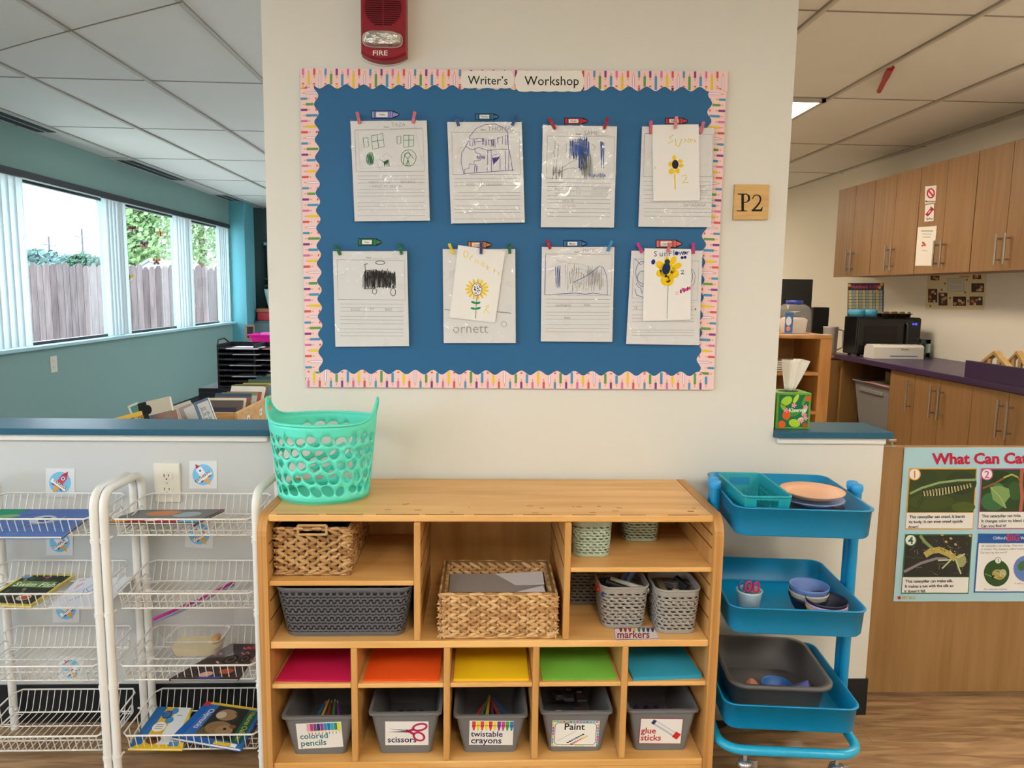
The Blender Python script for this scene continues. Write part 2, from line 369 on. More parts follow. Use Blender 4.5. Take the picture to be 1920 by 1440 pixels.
panel(2.545, -0.48, 'out of view ceiling light panel added to brighten the kitchen side', 20, '#ffecd0')  # extra panel out of view, added for more kitchen light
panel(1.93, -3.6, 'lit ceiling light panel in the near room by the kitchen wall')
panel(0.08, -3.6, 'lit ceiling light panel in the middle of the near room')
panel(-1.77, -3.6, 'lit ceiling light panel in the near room on the window side', LAMP*.85, '#fffdf6')
panel(-0.535, 1.0, 'unseen ceiling light panel added to the window room, closest to the cream wall', 13, '#f4f6ff')  # this and the next two: hidden panels added to raise the window room's light
panel(-0.535, 3.48, 'unseen ceiling light panel added in the middle of the window room', 13, '#f4f6ff')
panel(-1.152, 5.95, 'unseen ceiling light panel added at the far end of the window room', 13, '#f4f6ff')
# ---------------------------------------------------------------- outside
bounce_ground = mat('#d2d0c4', 0.9, var=0.1, vs=2)  # ground colour lightened to throw more daylight through the windows
o = MB().box(-40, XL-0.2, -20, 40, -0.1, -0.02, bounce_ground).build('bounce_ground', origin=(-12, 8, 0)); struct(tag(o, 'ground outside the windows, coloured pale to bounce daylight in', 'ground'))
t = thing('wooden_fence', 'tall weathered grey brown board fence outside the windows', 'fence', (-7.5, 11, 0))
fw = [wood('#4d4444', '#655b5a', (6, 6, 0.6), 3, 0.85, .1), wood('#564c4b', '#6f6463', (6, 6, 0.6), 3, 0.85, .1), wood('#453c3c', '#5c5150', (6, 6, 0.6), 3, 0.85, .1)]
fb = MB(); y = -22.0
while y < -2.5:
    wd = random.uniform(0.1, 0.125); top = 1.70+random.uniform(-0.03, 0.03); m = random.choice(fw)
    fb.prism(lambda a, b, dz=0.0, y=y: Vector((y+a, 11+dz, b)), [(0, 0), (wd-0.006, 0), (wd-0.006, top-0.05), (wd*.7, top), (wd*.3, top), (0, top-0.05)], 0, 0.02, m); y += wd
fb.build('boards', t)
MB().box(-22, -2.5, 11.03, 11.1, 0.4, 0.5, fw[0]).box(-22, -2.5, 11.03, 11.1, 1.4, 1.5, fw[0]).build('rail', t)
def tree(x, y, h, r, hx, label, n=7000, tr=True):
    t = thing('leafy_tree', label, 'tree', (x, y, 0), 'trees beyond the fence')
    rng = random.Random(int(x*31+y*17)); b = MB(); m1 = mat(hx, 0.8, var=0.25, vs=4)
    for k in range(n):
        while True:
            q = Vector((rng.uniform(-1, 1), rng.uniform(-1, 1), rng.uniform(-1, 1)))
            if q.length < 1: break
        c = Vector((x+q.x*r, y+q.y*r*1.3, h*0.62+q.z*h*0.4)); s = rng.uniform(0.05, 0.13)*(1 if r < 2 else 1.6)
        a = Vector((rng.uniform(-1, 1), rng.uniform(-1, 1), rng.uniform(-1, 1))).normalized(); u = a.orthogonal().normalized(); w_ = a.cross(u)
        b.add([c+u*s, c+w_*s*.6, c-u*s, c-w_*s*.6], [(0, 1, 2, 3)], m1)
    b.build('foliage', t)
    MB().tube([(x, y, 0), (x+.05, y, h*.35), (x, y, h*.7)], [r*.12, r*.09, r*.03], mat('#5a4a3c', 0.9)).build('trunk', t)
tree(-11.3, 23.5, 7.0, 1.3, '#76915f', 'bright green tree beyond the fence, seen through the middle window')
tree(-10.2, 20.1, 6.8, 0.85, '#6f8c5c', 'bright green tree behind the white shed roof')
tree(-11.2, 28.0, 8.5, 1.7, '#698658', 'bright green tree filling the farthest window')
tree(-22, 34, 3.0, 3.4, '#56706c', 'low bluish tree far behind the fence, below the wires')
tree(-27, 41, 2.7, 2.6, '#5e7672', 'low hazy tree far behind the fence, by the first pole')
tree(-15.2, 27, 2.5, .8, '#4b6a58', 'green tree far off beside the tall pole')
for (px, pt, x, lab) in ((91, 443, -24, 'tall thin utility pole with crossarms, left of the two'), (153, 428, -22, 'tallest utility pole seen through the large window')):
    p = onX(px, pt, x); t = thing('utility_pole', lab, 'utility pole', (p.x, p.y, 0), 'utility poles beyond the fence')
    pm = mat('#505257', 0.8)
    MB().tube([(p.x, p.y, 0), (p.x, p.y, p.z)], 0.055, pm).build('pole', t)
    c = MB()
    for dz in (0.5, 1.3): c.box(p.x-0.04, p.x+0.04, p.y-0.7, p.y+0.7, p.z-dz, p.z-dz+0.06, pm)
    c.build('crossarm', t)
p = onX(152, 490, -22); q = onX(60, 492, -22)
w = MB()
for dz in (0, 0.6): w.tube([(p.x, p.y, p.z-dz), (-16, p.y+5, p.z-dz-0.3), (-11, p.y+12, p.z-dz)], 0.02, mat('#3a3b3f', 0.8), 5)
tag(w.build('power_line', origin=tuple(p)), 'thin power wires running from the tall pole', 'wire')
t = thing('garden_shed', 'small shed with a pale gable roof behind the fence', 'shed', (-7.2, 14.5, 0))
a = onY(278, 484, 13.9); rf = mat('#7d8085', 0.6)
XZ = lambda u, v, dz=0.0: Vector((a.x+u, 13.9+dz, v))
MB().box(a.x-.42, a.x+.62, 13.95, 15.2, 0, a.z-.33, mat('#6f6c69', 0.7)).build('shed_wall', t)
MB().prism(XZ, [(-.42, a.z-.33), (0, a.z-.07), (.62, a.z-.33)], .03, .06, mat('#8f9093', .7)).build('gable', t)
MB().prism(XZ, [(-.5, a.z-.33), (0, a.z), (.72, a.z-.33), (.72, a.z-.39), (0, a.z-.06), (-.5, a.z-.39)], 0, 1.4, rf).build('roof', t)
# ================================================================ window room (left of the cream wall)
Q = crop(0, 380, 3.13)
blind_m = shade_cloth('#e6eef0')
def blind(y0, y1, n, label):
    t = MB()
    for k in range(n):
        y = y0+(y1-y0)*(k+0.5)/n; w = 0.045 if n < 9 else 0.05; a = 0.38
        M = Matrix.Translation((XL+0.028, y, 0)) @ Matrix.Rotation(-a, 4, 'Z')
        rg = []
        for z in (WB+0.008, WT-0.006):
            rg.append([(0.010*math.cos(i*PI/6)-0.006, -w+2*w*i/6, z) for i in range(7)]+[(0.010*math.cos(i*PI/6)-0.0075, -w+2*w*i/6, z) for i in range(6, -1, -1)])
        t.loft(rg, blind_m, True, True, M=M)
    o = t.build('vertical_blind', origin=(XL+0.028, (y0+y1)/2, WB)); return tag(o, label, 'blind', 'vertical blind stacks')
blind(2.25, 3.2, 12, 'wide bunch of white vertical slats at the near end of the large window')
blind(4.33, 4.70, 6, 'white vertical slats drawn together between the large and middle windows')
blind(5.77, 6.22, 6, 'white vertical slats drawn together between the middle and farthest windows')
blind(7.05, 7.38, 5, 'white vertical slats drawn together beside the teal pier')
def outlet(F, cx, cy, w, h, y, name, label):   # F: plane in metres, dz lifts off the wall
    t = thing(name, label, 'outlet', F(cx, cy, 0)); pm = mat('#dcd8cb', 0.4, var=0.01); dk = ink('#3a3631')
    pr = rr(w/2, h/2, 0.004, 3)
    b = MB(); P = lambda a, b2, dz=0.0: F(cx+a, cy+b2, dz)
    b.loft([[P(a, c, 0.0005) for a, c in pr], [P(a, c, 0.004) for a, c in pr], [P(a*.93, c*.95, 0.007) for a, c in pr]], pm, True, True, False)
    b.ell(P, 0, 0, 0.003, 0.003, 0.0074, mat('#b9b5a8', 0.3, 0.6)); b.build('wall_plate', t)
    for s in (1, -1):
        r = MB(); yc = s*h*0.17; poly = [(a, max(-h*.115, min(h*.115, c))) for a, c in circ(w*0.23, 28, w*.23)]
        r.prism(lambda a, c, dz=0.0: P(a, c+yc, dz), poly, 0.0065, 0.0095, pm)
        r.rect(P, -w*.1, yc-0.001, -w*.07, yc+w*.1, 0.0098, dk).rect(P, w*.07, yc, w*.1, yc+w*.09, 0.0098, dk).ell(P, 0, yc-w*.1, w*.03, w*.03, 0.0098, dk)
        r.build('receptacle', t)
    return t
p = onX(100, 683, XL)
outlet(lambda a, b, dz=0.0: Vector((XL+dz, a, b)), p.y, p.z, 0.085, 0.125, 0, 'wall_outlet', 'cream electrical outlet low on the teal window wall')
# butterfly stickers on the middle window
Fg = PX(XL-0.0555, Q, 1)
for (cx, cy, c1, c2, lab) in ((775, 155, '#6b3a2a', '#e8d9c8', 'dark brown butterfly sticker, topmost on the middle window'), (940, 185, '#e0a85a', '#f0e0c0', 'pale orange butterfly sticker near the right side of the middle window'), (846, 246, '#7a4a86', '#c8786a', 'purple butterfly sticker in the middle of the glass'), (918, 345, '#d98a5a', '#8a5a48', 'orange brown butterfly sticker in front of the shed roof'), (760, 440, '#e6b23a', '#e8e2da', 'yellow butterfly sticker, lowest at the left edge of the middle window')):
    b = MB(); r = 17
    for s in (-1, 1):
        b.prism(Fg, [(cx, cy), (cx+s*6, cy-r), (cx+s*22, cy-r*1.1), (cx+s*24, cy-3), (cx+s*8, cy+2)], 0.0002, 0.0012, mat(c1, 0.5)); b.prism(Fg, [(cx, cy), (cx+s*16, cy+4), (cx+s*18, cy+r), (cx+s*6, cy+r*1.1)], 0.0002, 0.0012, mat(c2, 0.5))
    b.prism(Fg, [(cx-2, cy-r), (cx+2, cy-r), (cx+2, cy+r*.8), (cx-2, cy+r*.8)], 0.0012, 0.003, ink('#2c211c'))
    tag(b.build('butterfly_sticker', origin=tuple(Fg(cx, cy))), lab, 'sticker', 'butterfly stickers on the middle window')
# ---------------------------------------------------------------- books in low wooden boxes behind the ledge
box_w = wood('#b98346', '#d6a765', (2, 14, 14), 3, 0.5)
page_m = mat('#e2dccb', 0.8, var=0.06, vs=60)
def lean_book(p0, p1, y, thick, h, cover, label, deco=None, cr=Q):
    a, c = onY(*cr(*p0), y), onY(*cr(*p1), y); u = (c-a); w = u.length; u.normalize(); d = Vector((u.z, 0, -u.x))
    if d.z > 0: d = -d
    d = (d+Vector((0, -0.18, 0))).normalized(); n = u.cross(d).normalized()
    if n.y > 0: n = -n
    t = thing('book', label, 'book', a+u*w/2+d*h, 'books in the low boxes behind the ledge')
    P = lambda s, v, dz=0.0: a+u*(s*w)+d*(v*h)+n*dz
    cm = mat(cover, 0.45, var=0.08, vs=14); b = MB()
    th = thick
    for z0, z1 in ((-0.0015, 0.0), (-th, -th+0.0015)): b.prism(P, [(0, 0), (1, 0), (1, 1), (0, 1)], z0, z1, cm)
    b.prism(P, [(0, 0), (0.012, 0), (0.012, 1), (0, 1)], -th, 0, cm)
    if deco: deco(b, P)
    b.build('cover', t)
    MB().prism(P, [(0.012, 0.008), (0.985, 0.008), (0.985, 0.99), (0.012, 0.99)], -th+0.0015, -0.0015, page_m).build('pages', t)
def dec_net(b, P): b.txt(P, 'BODY NETWORKS', 0.2, 0.16, 0.115, 0.0004, ink('#40361a'), bold=0.01)
def dec_beige(b, P):
    b.rect(P, 0.0, 0.0, 0.27, 1, 0.0004, ink('#20201f')); b.rect(P, 0.27, 0.3, 1, 0.62, 0.0004, ink('#5b6d84')); b.ell(P, .28, .17, .12, .1, 0.0006, ink('#20201f'))
def dec_photo(b, P):
    b.ell(P, .35, .4, .3, .22, 0.0004, ink('#5b3a28')); b.ell(P, .8, .3, .18, .14, 0.0005, ink('#c9643a')); b.ell(P, .6, .12, .2, .05, 0.0006, ink('#8a7a70'))
def dec_story(b, P):
    b.rect(P, 0.22, 0.05, 0.96, 0.95, 0.0004, ink('#d8d2c6'))
    for k, s in enumerate(('Stories', 'Over the', 'Deep Sea', '& Time')): b.txt(P, s, 0.3, 0.2+0.1*k, 0.13, 0.0007, ink('#33465e'))
    b.ell(P, .7, .75, .15, .08, 0.0007, ink('#54504c'))
for a in (((640, 1274), (824, 1222), 0.93, 0.012, 0.24, '#e0ae2b', 'yellow book with dark lettering, leftmost in the low boxes', dec_net),
          ((748, 1194), (800, 1172), 1.36, 0.02, 0.2, '#d9dcd2', 'white book with its corner showing behind the black and beige book'),
          ((764, 1200), (815, 1180), 1.30, 0.012, 0.2, '#49876c', 'green edged book squeezed behind the black and beige book'),
          ((806, 1180), (992, 1136), 1.20, 0.022, 0.22, '#cfc2a6', 'black and beige book standing above its neighbours', dec_beige),
          ((898, 1252), (1034, 1214), 0.98, 0.012, 0.22, '#93674d', 'book with a brown and orange animal picture', dec_photo),
          ((1016, 1194), (1112, 1160), 1.16, 0.01, 0.2, '#cfc6b2', 'cream book behind the brown picture book'),
          ((1046, 1206), (1122, 1176), 1.10, 0.01, 0.2, '#a89684', 'tan book, second behind the brown picture book'),
          ((1076, 1212), (1134, 1186), 1.05, 0.01, 0.2, '#dcd7cb', 'pale book wedged left of the grey blue book'),
          ((1132, 1176), (1218, 1142), 1.00, 0.016, 0.24, '#5c6b80', 'grey blue book with a cream title panel, leaning', dec_story),
          ((700, 1290), (800, 1262), 0.90, 0.01, 0.2, '#c6ccd2', 'pale grey book lying in front of the yellow book')):
    lean_book(*a)
cols = ['#5f5148', '#ddd3b8', '#8a5d3f', '#3b4f6b', '#c7c1b0', '#7c8f55', '#b35a4a', '#e3dcc6', '#4a5b3d', '#93713f', '#5d86a8']
labs = ['dark taupe', 'cream', 'brown', 'navy', 'grey white', 'olive', 'brick red', 'ivory', 'dark green', 'ochre', 'steel blue']
ordi = ['first', 'second', 'third', 'fourth', 'fifth', 'sixth', 'seventh', 'eighth', 'ninth', 'tenth', 'eleventh']
e0, e1 = onZ(421.7, 787.3, 0.72), onZ(508, 741, 0.72); bxr = (e0.x+e1.x)/2
def browse_book(k, y, h, th, lean, yaw, cover, label, spine):   # stands in the box leaning back, side edge towards the viewer
    M = Matrix.Translation((bxr-0.135, y, 0.5105)) @ Matrix.Rotation(yaw, 4, 'Z') @ Matrix.Rotation(-lean, 4, 'X')
    w = 0.098; t = thing('book', label, 'book', tuple(M @ Vector((0, 0, 0))), 'books in the low boxes behind the ledge'); cm = mat(cover, 0.45, var=0.08, vs=14)
    b = MB().box(-w, w, -th, -th+.0015, 0, h, cm, M=M).box(-w, w, -.0015, 0, 0, h, cm, M=M); s_ = w-.0015 if spine else -w
    b.box(s_, s_+.0015, -th+.0015, -.0015, 0, h, cm, M=M); FM = lambda a, c, dz=0.0: M @ Vector((a, -th-.0003-dz, c))
    b.rect(FM, -.07, h*.7, .07, h*.85, 0, ink('#e4dcc8' if k % 2 else '#3a3a44')); b.ell(FM, 0, h*.4, .06, h*.2, 0, ink(cols[(k*3+4) % 11])); b.build('cover', t)
    MB().box(-w+.002, w-.002, -th+.0016, -.0016, .004, h-.004, page_m, M=M).build('pages', t)
rb = random.Random(31)
cols2 = cols+['#9a8f78', '#c2a13f', '#46644f', '#b0b8b4', '#6a3f4f', '#d0c6a8', '#36454f', '#a86a3f', '#7f8a94', '#c9bfae', '#54704a']
labs2 = labs+['khaki', 'mustard', 'pine green', 'silver grey', 'plum', 'sand', 'slate', 'rust', 'cool grey', 'oatmeal', 'moss green']
ord2 = ordi+['twelfth', 'thirteenth', 'fourteenth', 'fifteenth', 'sixteenth', 'seventeenth', 'eighteenth', 'nineteenth', 'twentieth', 'twenty-first', 'twenty-second']
for k in range(22):
    browse_book(k, 1.6+0.052*k, rb.uniform(.285, .315), rb.uniform(.008, .018), .62+rb.uniform(-.04, .04), rb.uniform(-.06, .06), cols2[k], '%s book, %s from the front in the labelled wooden box' % (labs2[k], ord2[k]), k % 3 != 1)
def wood_box(name, label, x0, x1, y0, y1, z, tags=()):
    t = thing(name, label, 'book box', ((x0+x1)/2, (y0+y1)/2, 0), 'low wooden book boxes'); h = 0.018
    for (n, a) in (('side_panel', (x0, x0+h, y0, y1, 0.1, z)), ('side_panel', (x1-h, x1, y0, y1, 0.1, z)), ('end_panel', (x0+h, x1-h, y0, y0+h, 0.1, z)), ('end_panel', (x0+h, x1-h, y1-h, y1, 0.1, z)), ('bottom', (x0+h, x1-h, y0+h, y1-h, z-.23, z-.211))):
        MB().box(*a, box_w, 0.004).build(n, t)
    for sx in (x0+0.05, x1-0.05):
        for sy in (y0+0.05, y1-0.05): MB().tube([(sx, sy, 0), (sx, sy, 0.12)], 0.018, box_w).build('leg', t)
    for (a, b) in tags:
        q = onX(*Q(a, b), x1+0.0005); MB().box(x1+0.0002, x1+0.0012, q.y-0.02, q.y+0.02, q.z-0.018, q.z+0.018, mat('#e6e2d6', 0.6)).box(x1+0.0012, x1+0.0016, q.y-0.008, q.y+0.008, q.z-0.008, q.z+0.008, ink('#8a8478')).build('label_card', t)
wood_box('book_box', 'honey coloured wooden book box with small white tags on its side', bxr-0.27, bxr, 1.53, 3.0, 0.72, ((1530, 1228), (1458, 1268)))
wood_box('book_box', 'wooden book box hidden low behind the long ledge, holding the yellow book', -2.05, -1.16, 0.82, 1.5, 0.62)
# ---------------------------------------------------------------- black mesh organiser, low bookcase, pink bin
yo = 3.6
c0, c1 = onY(*Q(1275, 830), yo), onY(*Q(1620, 1090), yo)
x0, x1, z1, z0 = c0.x, c1.x+0.12, c0.z, c1.z
blk = mat('#26262b', 0.5, 0.3, var=0.05)
t = thing('tray_organizer', 'black wire mesh tray organiser stacked with papers', 'organizer', ((x0+x1)/2, yo+0.16, z0))
f = MB()
for xx in (x0, (x0+x1)/2, x1): f.box(xx-0.006, xx+0.006, yo, yo+0.3, z0, z1, blk, 0.002)
f.box(x0, x1, yo+0.29, yo+0.3, z0, z1, blk); f.tube([(x0, yo, z1-.01), (x0, yo+.02, z1+.03), (x0+.02, yo+.1, z1+.04), (x0+.06, yo+.12, z1)], 0.006, blk, 6); f.build('frame', t)
nlev = 8
for k in range(nlev):
    z = z0+(z1-z0)*k/nlev+0.004; b = MB().box(x0, x1, yo+0.002, yo+0.29, z, z+0.003, blk)
    b.box(x0, x1, yo-0.002, yo+0.001, z, z+0.014, blk)
    for i in range(30):
        xx = x0+(x1-x0)*(i+.5)/30; b.box(xx-0.001, xx+0.001, yo-0.003, yo, z, z+0.014, mat('#77767c', 0.4, 0.5))
    b.build('tray', t)
rs = random.Random(3)
for k, (lev, dx, w, h, lab) in enumerate(((7, 0.08, 0.24, '#e9e2ea', 'white papers in the top tray of the black organiser'), (7, 0.36, 0.12, '#e88a92', 'pink slip at the front of the top organiser tray'), (6, 0.13, 0.2, '#e6dbe8', 'pale pink sheet sticking out below the top tray'), (3, 0.4, 0.2, '#ded2dc', 'pale sheet sticking out low on the right of the organiser'), (2, 0.12, 0.22, '#b9b6bb', 'grey sheet drooping from the lower left of the organiser'), (5, 0.3, 0.26, '#cbbfc6', 'pale sheets in the third tray from the top of the organiser'), (4, 0.1, 0.24, '#c8c2c0', 'grey white sheets in the fourth tray from the top of the organiser'), (1, 0.35, 0.24, '#c9bcc4', 'pinkish sheets in the second lowest tray of the organiser'))):
    z = z0+(z1-z0)*lev/nlev+0.0075+0.002*(k == 1); xs = x0+dx
    b = MB().prism(lambda a, c, dz=0.0: Vector((xs+a, yo-0.05+c, z+dz+(0.0 if c > 0.052 else -0.0))), [(0, 0), (w, 0.004), (w-.01, 0.25), (0.01, 0.25)], 0, 0.003 if k else 0.006, mat(h, 0.8, var=0.03))
    tag(b.build('paper_sheet', origin=(xs+w/2, yo+.1, z)), lab, 'paper', 'papers in the organiser')
t = thing('low_cabinet', 'low black cabinet beneath the mesh organiser', 'cabinet', ((x0+x1)/2, yo+.2, 0))
MB().box(x0-0.15, x1+0.1, yo-0.02, yo+0.36, 0.0, z0-0.0005, dark_m, 0.004).build('body', t)
for s in (0, 1): MB().box((x0-0.13, (x0+x1)/2)[s], ((x0+x1)/2-0.01, x1+.08)[s], yo-0.034, yo-0.02, 0.08, z0-.03, dark_m, 0.004).build('door', t)
yb = 4.3
a, c = onY(*Q(1428, 820), yb), onY(*Q(1600, 838), yb)
bc = wood('#b58d5c', '#d0aa78', (8, 8, 1), 3, 0.5)
t = thing('low_bookcase', 'low wooden bookcase topped by the pink bin', 'bookcase', (a.x+.3, yb+.15, 0))
zt = a.z; MB().box(a.x, a.x+0.7, yb, yb+0.32, zt-0.022, zt, bc, 0.003).build('top', t)
for xx in (a.x, a.x+0.68): MB().box(xx, xx+0.02, yb+.004, yb+0.32, 0, zt-0.022, bc).build('side_panel', t)
for zz in (0.06, 0.45): MB().box(a.x+.02, a.x+.68, yb+.01, yb+.31, zz, zz+.02, bc).build('shelf_board', t)
p0, p1 = onY(*Q(1438, 772), yb+0.05), onY(*Q(1588, 818), yb+0.05)
pk = mat('#e41fa6', 0.4, var=0.03)
R = lambda hw, hd, z, r=0.02: [(a.x+0.02+0.2+px_, yb+0.16+py_, z) for px_, py_ in rr(hw, hd, r)]
t = thing('storage_bin', 'bright pink plastic bin on the low bookcase', 'bin', (a.x+.22, yb+.16, zt))
hh = p0.z-p1.z
MB().loft([R(.17, .1, zt+.001), R(.19, .12, zt+hh*.9), R(.2, .13, zt+hh*.9), R(.2, .13, zt+hh), R(.187, .117, zt+hh), R(.167, .097, zt+.004)], pk, True, True, False).build('body', t)
MB().box(a.x+.12, a.x+.4, yb+.1, yb+.22, zt+.005, zt+hh+.012, mat('#f07ad0', 0.6)).build('contents', t)
q0, q1 = onY(*Q(1432, 718), yb+0.27), onY(*Q(1488, 772), yb+0.27)
t = thing('framed_photo', 'small dark photo frame standing behind the pink bin', 'picture frame', (q0.x+.06, yb+.28, zt))
MB().box(q0.x, q1.x, yb+.29, yb+.305, zt+.0005, q0.z, mat('#8a7358', 0.5), 0.003).build('frame', t); MB().box(q0.x+.02, q1.x-.01, yb+.287, yb+.29, zt+.02, q0.z-.015, mat('#2b2724', 0.3)).build('picture', t)
# plant corner at the far wall
yp = 7.95
p = onY(*Q(1522, 690), yp); zc = p.z
t = thing('low_cabinet', 'low pale cabinet at the far dark wall holding the plant', 'cabinet', (p.x+.3, yp+.1, 0))
MB().box(p.x-.05, p.x+.8, yp-.12, yp+.26, 0.0, zc-.001, mat('#556a6b', 0.6), 0.004).build('body', t)
MB().box(p.x-.03, p.x+.38, yp-.135, yp-.12, 0.05, zc-.03, mat('#5f7576', 0.6), 0.003).build('door', t)
t = thing('storage_tray', 'red tray with brown rim on the far cabinet', 'tray', (p.x+.25, yp, zc))
MB().box(p.x, p.x+.5, yp-.1, yp+.1, zc, zc+.11, mat('#b3222c', 0.4), 0.01).build('body', t)
MB().box(p.x-.01, p.x+.51, yp-.11, yp+.11, zc+.11, zc+.16, mat('#a4694a', 0.6), 0.01).build('rim', t)
t = thing('potted_plant', 'small green plant in a white pot on the red tray', 'plant', (p.x+.25, yp, zc+.16))
MB().lathe([(.09, zc+.161), (.13, zc+.36), (.14, zc+.42), (.12, zc+.42)], p.x+.22, yp, mat('#cfe0dd', 0.4), 20, cap0=True, cap1=True).build('pot', t)
b = MB(); rg = random.Random(5); gm = mat('#5fae8c', 0.6, var=0.2)
for k in range(26):
    an = rg.uniform(0, 6.28); l = rg.uniform(.1, .24); st = Vector((p.x+.22, yp, zc+.41)); e = st+Vector((math.cos(an)*l*.9, math.sin(an)*l*.7, rg.uniform(.02, .2))); m_ = (st+e)/2+Vector((0, 0, .05)); sd = Vector((-math.sin(an), math.cos(an), 0))*.03
    b.add([st, m_+sd, e, m_-sd], [(0, 1, 2, 3)], gm)
b.build('leaves', t)
# fine string strung below the ceiling tiles
s0, s1 = onZ(-40, 106, ZC-0.014), onZ(340, 4, ZC-0.014)
tag(MB().tube([s0, (s0*2+s1)/3+Vector((0, -.01, 0)), (s0+s1*2)/3+Vector((0, -.01, 0)), s1], 0.0028, mat('#8f7f70', 0.8), 5).build('string', origin=tuple(s0)), 'thin brown string stretched under the window room ceiling', 'string')
# ================================================================ things on the cream wall
A = crop(560, 0, 4.236); B = crop(980, 100, 4.0); C_ = crop(560, 400, 4.236); D_ = crop(980, 400, 4.236)
# fire alarm
yw = -0.0005
t = thing('fire_alarm', 'dark red fire alarm with strobe lens and white FIRE lettering', 'fire alarm', tuple(onY(*A(675, 300), -0.03)))
red = mat('#8c1526', 0.38, var=0.04, vs=5, spec=0.35)
xa0, xa1 = onY(*A(490, 200), -0.04).x, onY(*A(857, 200), -0.04).x; zb = onY(*A(680, 490), -0.035).z; xm = (xa0+xa1)/2; hw = (xa1-xa0)/2; za = zb+0.205
FW = lambda a, b, dz=0.0: Vector((a, yw-dz, b))
def al_out(s, d): # outline with bowed bottom
    pts = [(xm+hw*s*math.sin(-1+2*i/12)/math.sin(1), zb+d+0.018*(1-math.cos((-1+2*i/12)*1.25))/0.68) for i in range(13)]
    return pts+[(xm+hw*s, za-d), (xm-hw*s, za-d)]
MB().prism(FW, [(a-0.004, b-0.003) for a, b in al_out(1.03, 0)], 0, 0.006, mat('#d9d4cc', 0.5)).build('back_plate', t)
b = MB()
rings = [[FW(a, c, z) for a, c in al_out(s, d)] for z, s, d in ((0.004, 1.0, 0), (0.036, 0.985, 0.002), (0.045, 0.94, 0.007))]
b.loft(rings, red, True, True, False); b.build('housing', t)
g = MB(); gz = onY(*A(668, 60), -0.045).z; gr = hw*0.8; dk = ink('#3f0a12')
for k in range(-8, 9):
    z = gz+k*0.0056; w_ = math.sqrt(max(0, gr*gr-(k*0.0056)**2))
    for s in (-1, 1): g.box(xm+min(s*w_, s*0.002), xm+max(s*w_, s*0.002), yw-0.0456, yw-0.0448, z-0.0014, z+0.0014, dk)
    g.box(xm-w_, xm+w_, yw-0.0475, yw-0.0449, z+0.0014, z+0.003, red)
g.build('speaker_grille', t)
la, lb = onY(*A(512, 250), -0.05), onY(*A(818, 378), -0.05)
lm = mat('#c9c6c0', 0.12, 0.9, var=0.5, vs=60, bump=1.0, bs=55)
l = MB(); n = 18
lr = [[FW(la.x+(lb.x-la.x)*(0.5+0.5*s*(1.0)*u), (la.z+lb.z)/2+(la.z-lb.z)/2*v*s, z) for u, v in [(math.copysign(abs(math.cos(a))**.5, math.cos(a)), math.copysign(abs(math.sin(a))**.6, math.sin(a))) for a in [2*PI*i/28 for i in range(28)]]] for z, s in ((0.044, 1.0), (0.062, .97), (0.07, .85), (0.073, .5))]
l.loft(lr, lm, False, True, False)
fr = [[FW(a.x+(a.x-(la.x+lb.x)/2)*k, a.z+(a.z-(la.z+lb.z)/2)*k, z) for a in lr[0]] for k, z in ((0.0, 0.044), (0.05, 0.044), (0.05, 0.05), (0.0, 0.05))]
l.loft(fr, mat('#c9b9b4', 0.3), False, False, False); l.build('strobe_lens', t)
MB().txt(PY(-0.0462, A), 'FIRE', 585, 440, 56, 0.0003, ink('#e9dcd8'), bold=0.012, sx=1.2).build('lettering', t)
# ---------------------------------------------------------------- bulletin board
blue = mat('#20608f', 0.55, var=0.05, vs=2.2, bump=0.5, bs=9, spec=0.35)
t = thing('bulletin_board', 'blue paper bulletin board with a pink pencil print scalloped border', 'bulletin board', tuple(onY(963, 728, 0)))
Bq = [(565, 130), (1362, 136), (1335, 729), (575, 724)]
FB = PY(-0.0008)
MB().prism(FB, [(575, 140), (1352, 146), (1327, 720), (584, 716)], 0.0, 0.008, blue).build('backing_paper', t)
pink = mat('#edc9c8', 0.6, var=0.02, spec=0.25)
PC = {'y': ink('#e6c63a'), 'l': ink('#b79bc0'), 'g': ink('#5f9a4c'), 'b': ink('#4a93bd'), 'p': ink('#d273a3'), 'r': ink('#cf5a55'), 'v': ink('#7d3f86'), 'w': ink('#efe1e2'), 'o': ink('#e0b98a'), 'k': ink('#4a3a3a')}
SEQ = [('p', 'y'), ('r', 'l'), ('b', 'g'), ('v', 'b')]
